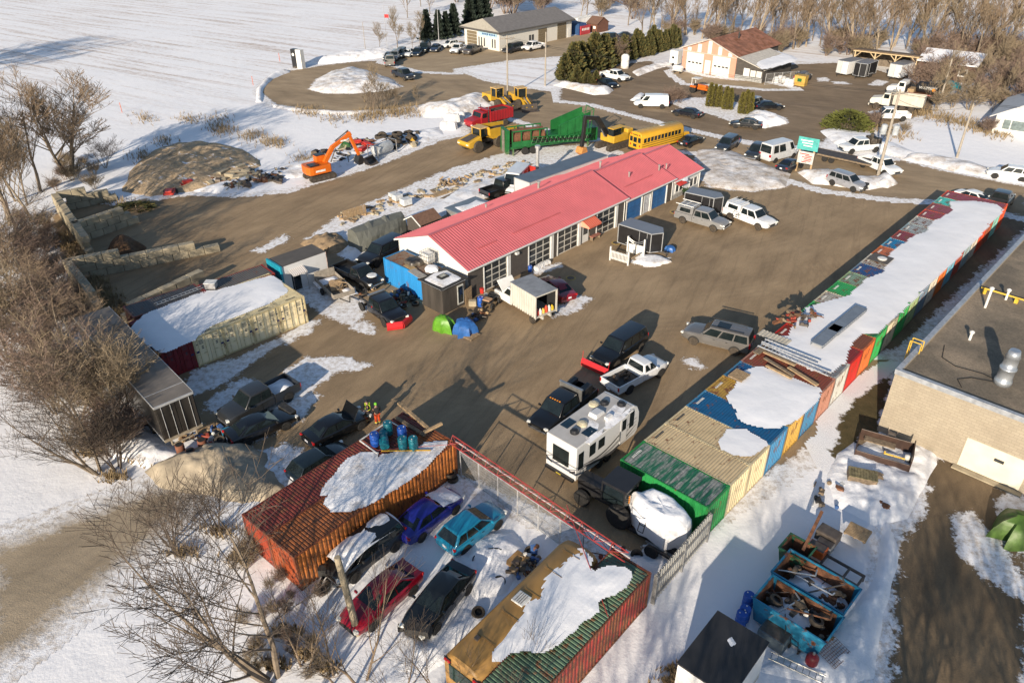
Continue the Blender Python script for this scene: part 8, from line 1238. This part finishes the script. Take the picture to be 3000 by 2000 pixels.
for i,(k,u,v,tp) in enumerate((('tall2',30,660,260),('tall',65,700,330),('tall2',95,650,330),('slim',10,600,280),('slim',45,590,300),('slim',80,600,360),('ash',20,760,420),('thick2',60,800,590),('thick',110,830,660),('thick',20,870,620),('ash',140,940,690),('thick',170,930,760),('thick2',60,1000,740),('thick',140,1020,790),('ash',205,1040,770),('thick2',20,1060,820),('thick',110,1110,870),('ash',245,1130,870),('thick2',290,1200,930),('thick',230,1230,960),('thick',165,1210,980),('thick2',340,1260,1010),('brush',330,1330,1190),('brush2',280,1330,1210),('brush',370,1300,1160),('tall',15,900,420),('tall2',-30,800,330),('ash',-40,1000,600))):
    tree(k,u,v,tp,'bare tree in the tangled thicket beside the black trailer and the block wall',gl)
for i in range(42):
    t_=rnd.random(); u=30+rnd.uniform(0,230)*(.5+t_*.6)+60*t_; v=640+560*t_+rnd.uniform(-30,30); tree(rnd.choice(('brush','brush2','brush')),u,v,0,'bare twiggy shrub filling the thicket by the block wall','shrubs of the thicket',hh=rnd.uniform(1.4,2.6))
for i in range(10): tree(rnd.choice(('brush','brush2')),rnd.uniform(150,320),rnd.uniform(470,560),0,'low bare shrub at the foot of the wide bare tree','shrubs under the wide bare tree',hh=rnd.uniform(1.5,2.8))
tree('fork',288,1385,1060,'pale forked bare tree on open snow beside the thicket',rz=.8); tree('open',345,1372,1180,'leaning shrubby tree next to the pale forked one'); tree('slim',395,1262,1030,'slim bare tree against the black trailer'); tree('open',505,1600,1410,'bushy bare tree at the sand heap foot',rz=2); tree('fork',800,1990,1440,'large bare tree whose limbs cover the end of the orange container',rz=.3); tree('open',640,1560,1390,'bare shrub tree at the orange end of the maroon container')
for i,(u,v,tp,l) in enumerate(((1060,2000,1690,'slender pale sapling right before the wooden post'),(980,1990,1740,'slender sapling beside the wooden post'),(1300,2040,1830,'thin sapling in front of the black sedan'),(1510,2060,1850,'thin sapling in front of the ochre bus tail'),(890,1960,1700,'sapling among brush by the crimson coupe'),(1180,2050,1860,'thin sapling at the lower edge of the snow'))): tree('sapling',u,v,tp,l,rz=i*1.3)
for i in range(24): tree(rnd.choice(('brush','brush2')),rnd.uniform(680,930)+(i%3)*20,rnd.uniform(1640,1990),0,'low brush along the wire behind the crimson coupe','brush behind the crimson coupe',hh=rnd.uniform(.6,1.2))
for i in range(8): tree('brush2',rnd.uniform(690,900),rnd.uniform(1560,1680),0,'brush against the orange container end','brush at the orange container end',hh=rnd.uniform(1.,2.))
for i,(u,v,tp) in enumerate(((1075,320,245),(1090,328,215),(1108,318,190),(1125,325,235),(1140,318,250),(1150,322,240),(1165,315,255),(1095,335,255),(1222,310,250))): tree(('slim','sapling')[i%2],u,v,tp,'bare sapling in the clump by the circle road','saplings by the circle road')
for (u,v,tp,l) in ((1112,145,68,'small bare tree nearest the monolith side of the car line'),(1165,140,26,'tallest thin bare tree by the far snow bank'),(1208,140,68,'forked bare tree by the far snow bank'),(1230,128,36,'thin bare tree next to the spruces')): tree('slim',u,v,tp,l)
gb_='bare trees of the far tree line'
for i in range(72):
    t_=i/71; u=1890+1140*t_+rnd.uniform(-14,14); v=100+62*t_+rnd.uniform(-22,16)+(14 if u>2300 else 0); tree(rnd.choice(('ftall','ftall2','ftall2','fslim')),u,v,rnd.uniform(-95,0)+(0 if u<2700 else 30),'bare tree in the dense line behind the sheds and the salmon shop',gb_)
for i in range(46): u=1930+1090*rnd.random(); tree(rnd.choice(('fthick','fthick2')),u,118+62*(u-1900)/1100+rnd.uniform(-26,18),0,'bare undergrowth shrub of the far tree line','undergrowth of the far tree line',hh=rnd.uniform(2.5,5.5))
for i in range(22): tree(rnd.choice(('ftall','fthick','fslim')),rnd.uniform(1190,1900),rnd.uniform(2,70),0,'scattered bare tree along the rail bed','trees along the rail bed',hh=rnd.uniform(6,12))
for (u,v,h,k,l) in ((1582,42,9,'fthick','round dense bare tree behind the workshop roof'),(1760,48,6,'fthick2','round bare bush beyond the white container'),(1840,75,10,'ftall','bare tree behind the cedar hedge'),(1700,58,8,'ftall2','bare tree beside the white container')): tree(k,u,v,0,l,hh=h)
for i in range(80): u=2690+350*rnd.random(); v=135+185*rnd.random()+.12*(u-2700); tree(rnd.choice(('fthick','fthick2','fthick2','fslim')),u,v,0,'bare scrub tree on the bank behind the white cottage','scrub behind the white cottage',hh=rnd.uniform(2.5,6.5))
for (u,v,h,l,k) in ((1965,308,3.2,'round bare bush beside the white van','brush'),(1990,302,2.6,'second bare bush by the white van','brush'),(2555,375,3,'bare dogwood bush beside the juniper','brush'),(2600,400,2,'low dry bush under the transformer pole','brush2'),(2650,390,1.8,'low dry bush on the snow by the street corner','brush2'),(2890,390,2.5,'bare bush at the corner of the white cottage','brush'),(1800,190,5.5,'bare bush standing among the cedars','thick')): tree(k,u,v,0,l,hh=h)
for (x,y,h,k) in ((-6,4,11,'ash'),(-1,1,12,'tall'),(3,5,11,'ash'),(6,0,13,'broad'),(11,3,12,'tall'),(14,9,10,'ash'),(18,6,12,'tall2'),(-116,150,16,'broad'),(-124,141,15,'tall'),(-110,141,15,'tall'),(-13,12,9,'ash'),(23,10,11,'tall')): tree(k,0,0,0,'bare tree standing outside the lower edge of the yard','trees below the lower edge of the yard',hh=h,xy=(x,y))
def leafcone(seed,h,r,n,mats,prof,size,name,label):
    q=random.Random(seed); o=thing(name,label,'tree'); t=MB(); t.tube((0,0,0),(0,0,h*.9),.09*h/4,.02,7); t.build('trunk',BARK,o); ms=[MB() for _ in mats]
    for i in range(n):
        z=h*(.04+.96*(q.random()**1.15)); rr=r*prof(z/h)*(.45+.55*q.random()**.4)*(1+.22*math.sin(q.random()*6)); a=q.uniform(0,6.283); c=Vector((rr*math.cos(a),rr*math.sin(a),z)); s=size*q.uniform(.6,1.4); d=Vector((math.cos(a),math.sin(a),q.uniform(.1,1.6))).normalized(); e=d.cross(Vector((q.uniform(-1,1),q.uniform(-1,1),q.uniform(-1,1)))).normalized(); ms[i%len(mats)].add([c-e*s*.4,c+d*s-e*s*.12,c+d*s+e*s*.12,c+e*s*.4],[(0,1,2,3)])
    for k,m in enumerate(ms): m.build('crown',mats[k],o)
    return o
CED=[M('cedar olive',(.12,.1,.028),.9,0,.4,1.5),M('cedar green',(.06,.066,.02),.9,0,.4,1.5)]; SPR=[M('spruce dark',(.014,.026,.016),.9,0,.4,1.5),M('spruce blue',(.025,.04,.028),.9,0,.4,1.5)]
cp_=leafcone(1,5,1.5,1700,CED,lambda t:(1-t)**.7*(.6+.4*min(1,t*6)),.42,'cedar_tree','cedar'); cused=[0]
def ced(o,cnt,u,v,h,label,group=None,w=1.):
    p=G(u,v); s=h/5; 
    if cnt[0]: o=dup(o,p,rnd.random()*6,label,group,scale=(s*w,s*w,s))
    else: o.location=p; o.scale=(s*w,s*w,s); o['label']=label
    if group: o['group']=group
    elif 'group' in o.keys(): del o['group']
    cnt[0]+=1; return o
for i in range(22): t_=i/21; ced(cp_,cused,1800+182*t_+rnd.uniform(-4,4),188-50*t_+rnd.uniform(-4,4),rnd.uniform(3.6,5.4),'olive cedar in the hedge row before the salmon shop','cedar hedge',.9)
for (u,v,h,l) in ((1680,228,6,'broad cedar at the corner of the hedge by the street'),(1700,215,5.5,'cedar behind the corner cedar of the hedge'),(1740,205,6.5,'pointed tallest cedar of the hedge corner'),(1768,198,6,'cedar next to the pointed tallest one'),(1655,235,4.5,'outermost low cedar of the hedge corner'),(1720,245,2.5,'low cedar bush beside the black sedan'),(1745,245,2.2,'second low cedar bush beside the black sedan'),(1690,243,3,'cedar bush nearest the dirty snow bank')): ced(cp_,cused,u,v,h,l,None,1.3)
CLP=[M('clipped cedar',(.12,.105,.02),.9,0,.35,2)]; cl=leafcone(4,4,.55,1500,CLP,lambda t:(1-t**2.2)**.6,.24,'clipped_cedar','c'); cu=[0]
for j,(u,v,n,l) in enumerate(((2090,314,3,'clipped column cedar of the group nearest the orange tractor'),(2129,322,2,'clipped column cedar of the middle group'),(2182,335,3,'clipped column cedar of the group nearest the parked cars'))):
    for k in range(n): ced(cl,cu,u+(k-(n-1)/2)*13,v+(k-(n-1)/2)*1.,4.6+rnd.uniform(-.5,.5),l,l.replace('cedar of','cedars of'),.95)
sp_=leafcone(7,6,1.7,2600,SPR,lambda t:(1-t)**.9*(.75+.25*math.sin(t*40)),.5,'spruce_tree','spruce'); su=[0]
for (u,v,h,l) in ((1252,118,5.2,'spruce standing first beside the thin bare trees'),(1286,116,5,'second spruce along the drive'),(1308,112,4.6,'third spruce along the drive'),(1331,106,5.6,'spruce nearest the workshop wall'),(1378,88,6.5,'spruce tip behind the workshop roof'),(1402,84,6.5,'second spruce tip behind the workshop roof'),(1424,80,6,'smallest spruce tip behind the workshop roof')): ced(sp_,su,u,v,h,l)
jn=leafcone(11,5,4.2,1800,[M('juniper green',(.09,.1,.018),.9,0,.3,2)],lambda t:math.sqrt(max(0,1-t*t)),.55,'juniper_bush','spreading yellow green juniper at the street corner'); jn.location=G(2482,376); jn.scale=(.75,.75,.5)
yb_=leafcone(13,3,1.5,500,CED,lambda t:math.sqrt(max(0,1-t*t)),.4,'green_shrub','mossy green weeds growing in a storage bay'); yb_.location=G(400,612); yb_.scale=(1.4,.8,.25)
# dry weeds and ground litter
q=MB(); r2=random.Random(5)
def tufts(P,n,h,c=4):
    for i in range(n):
        u,v=r2.choice(P); p=G(u+r2.gauss(0,22),v+r2.gauss(0,9))
        for k in range(c): a=r2.uniform(0,6.28); d=Vector((math.cos(a)*.5,math.sin(a)*.5,1)).normalized()*h*r2.uniform(.5,1.2); w=Vector((-math.sin(a),math.cos(a),0))*.035; q.add([p-w,p+w,p+d],[(0,1,2)])
tufts([(180+20*k,700+25*k) for k in range(10)]+[(330,590),(420,460),(480,415),(700,470),(560,350),(640,350),(420,350),(900,470),(980,350),(1060,345)],1500,.7); tufts([(1080,340),(1120,335),(1160,330),(1200,330),(900,330),(800,420),(740,400),(650,380)],900,.9); tufts([(260,1330),(330,1400),(420,1350),(540,1620),(640,1560),(800,1950),(700,1640),(850,1850),(900,1920),(960,1960)],900,.45); tufts([(2700+30*k,330+8*k) for k in range(9)]+[(2560,380),(2640,400)],900,.8); tufts([(1990,1990),(1960,2000),(1985,1960)],260,.35)
tag(q.build('dry_grass',M('dry straw',(.3,.22,.12),.95,0,.4,1)),'dry straw coloured weeds sticking out of the snow','grass',kind='stuff')
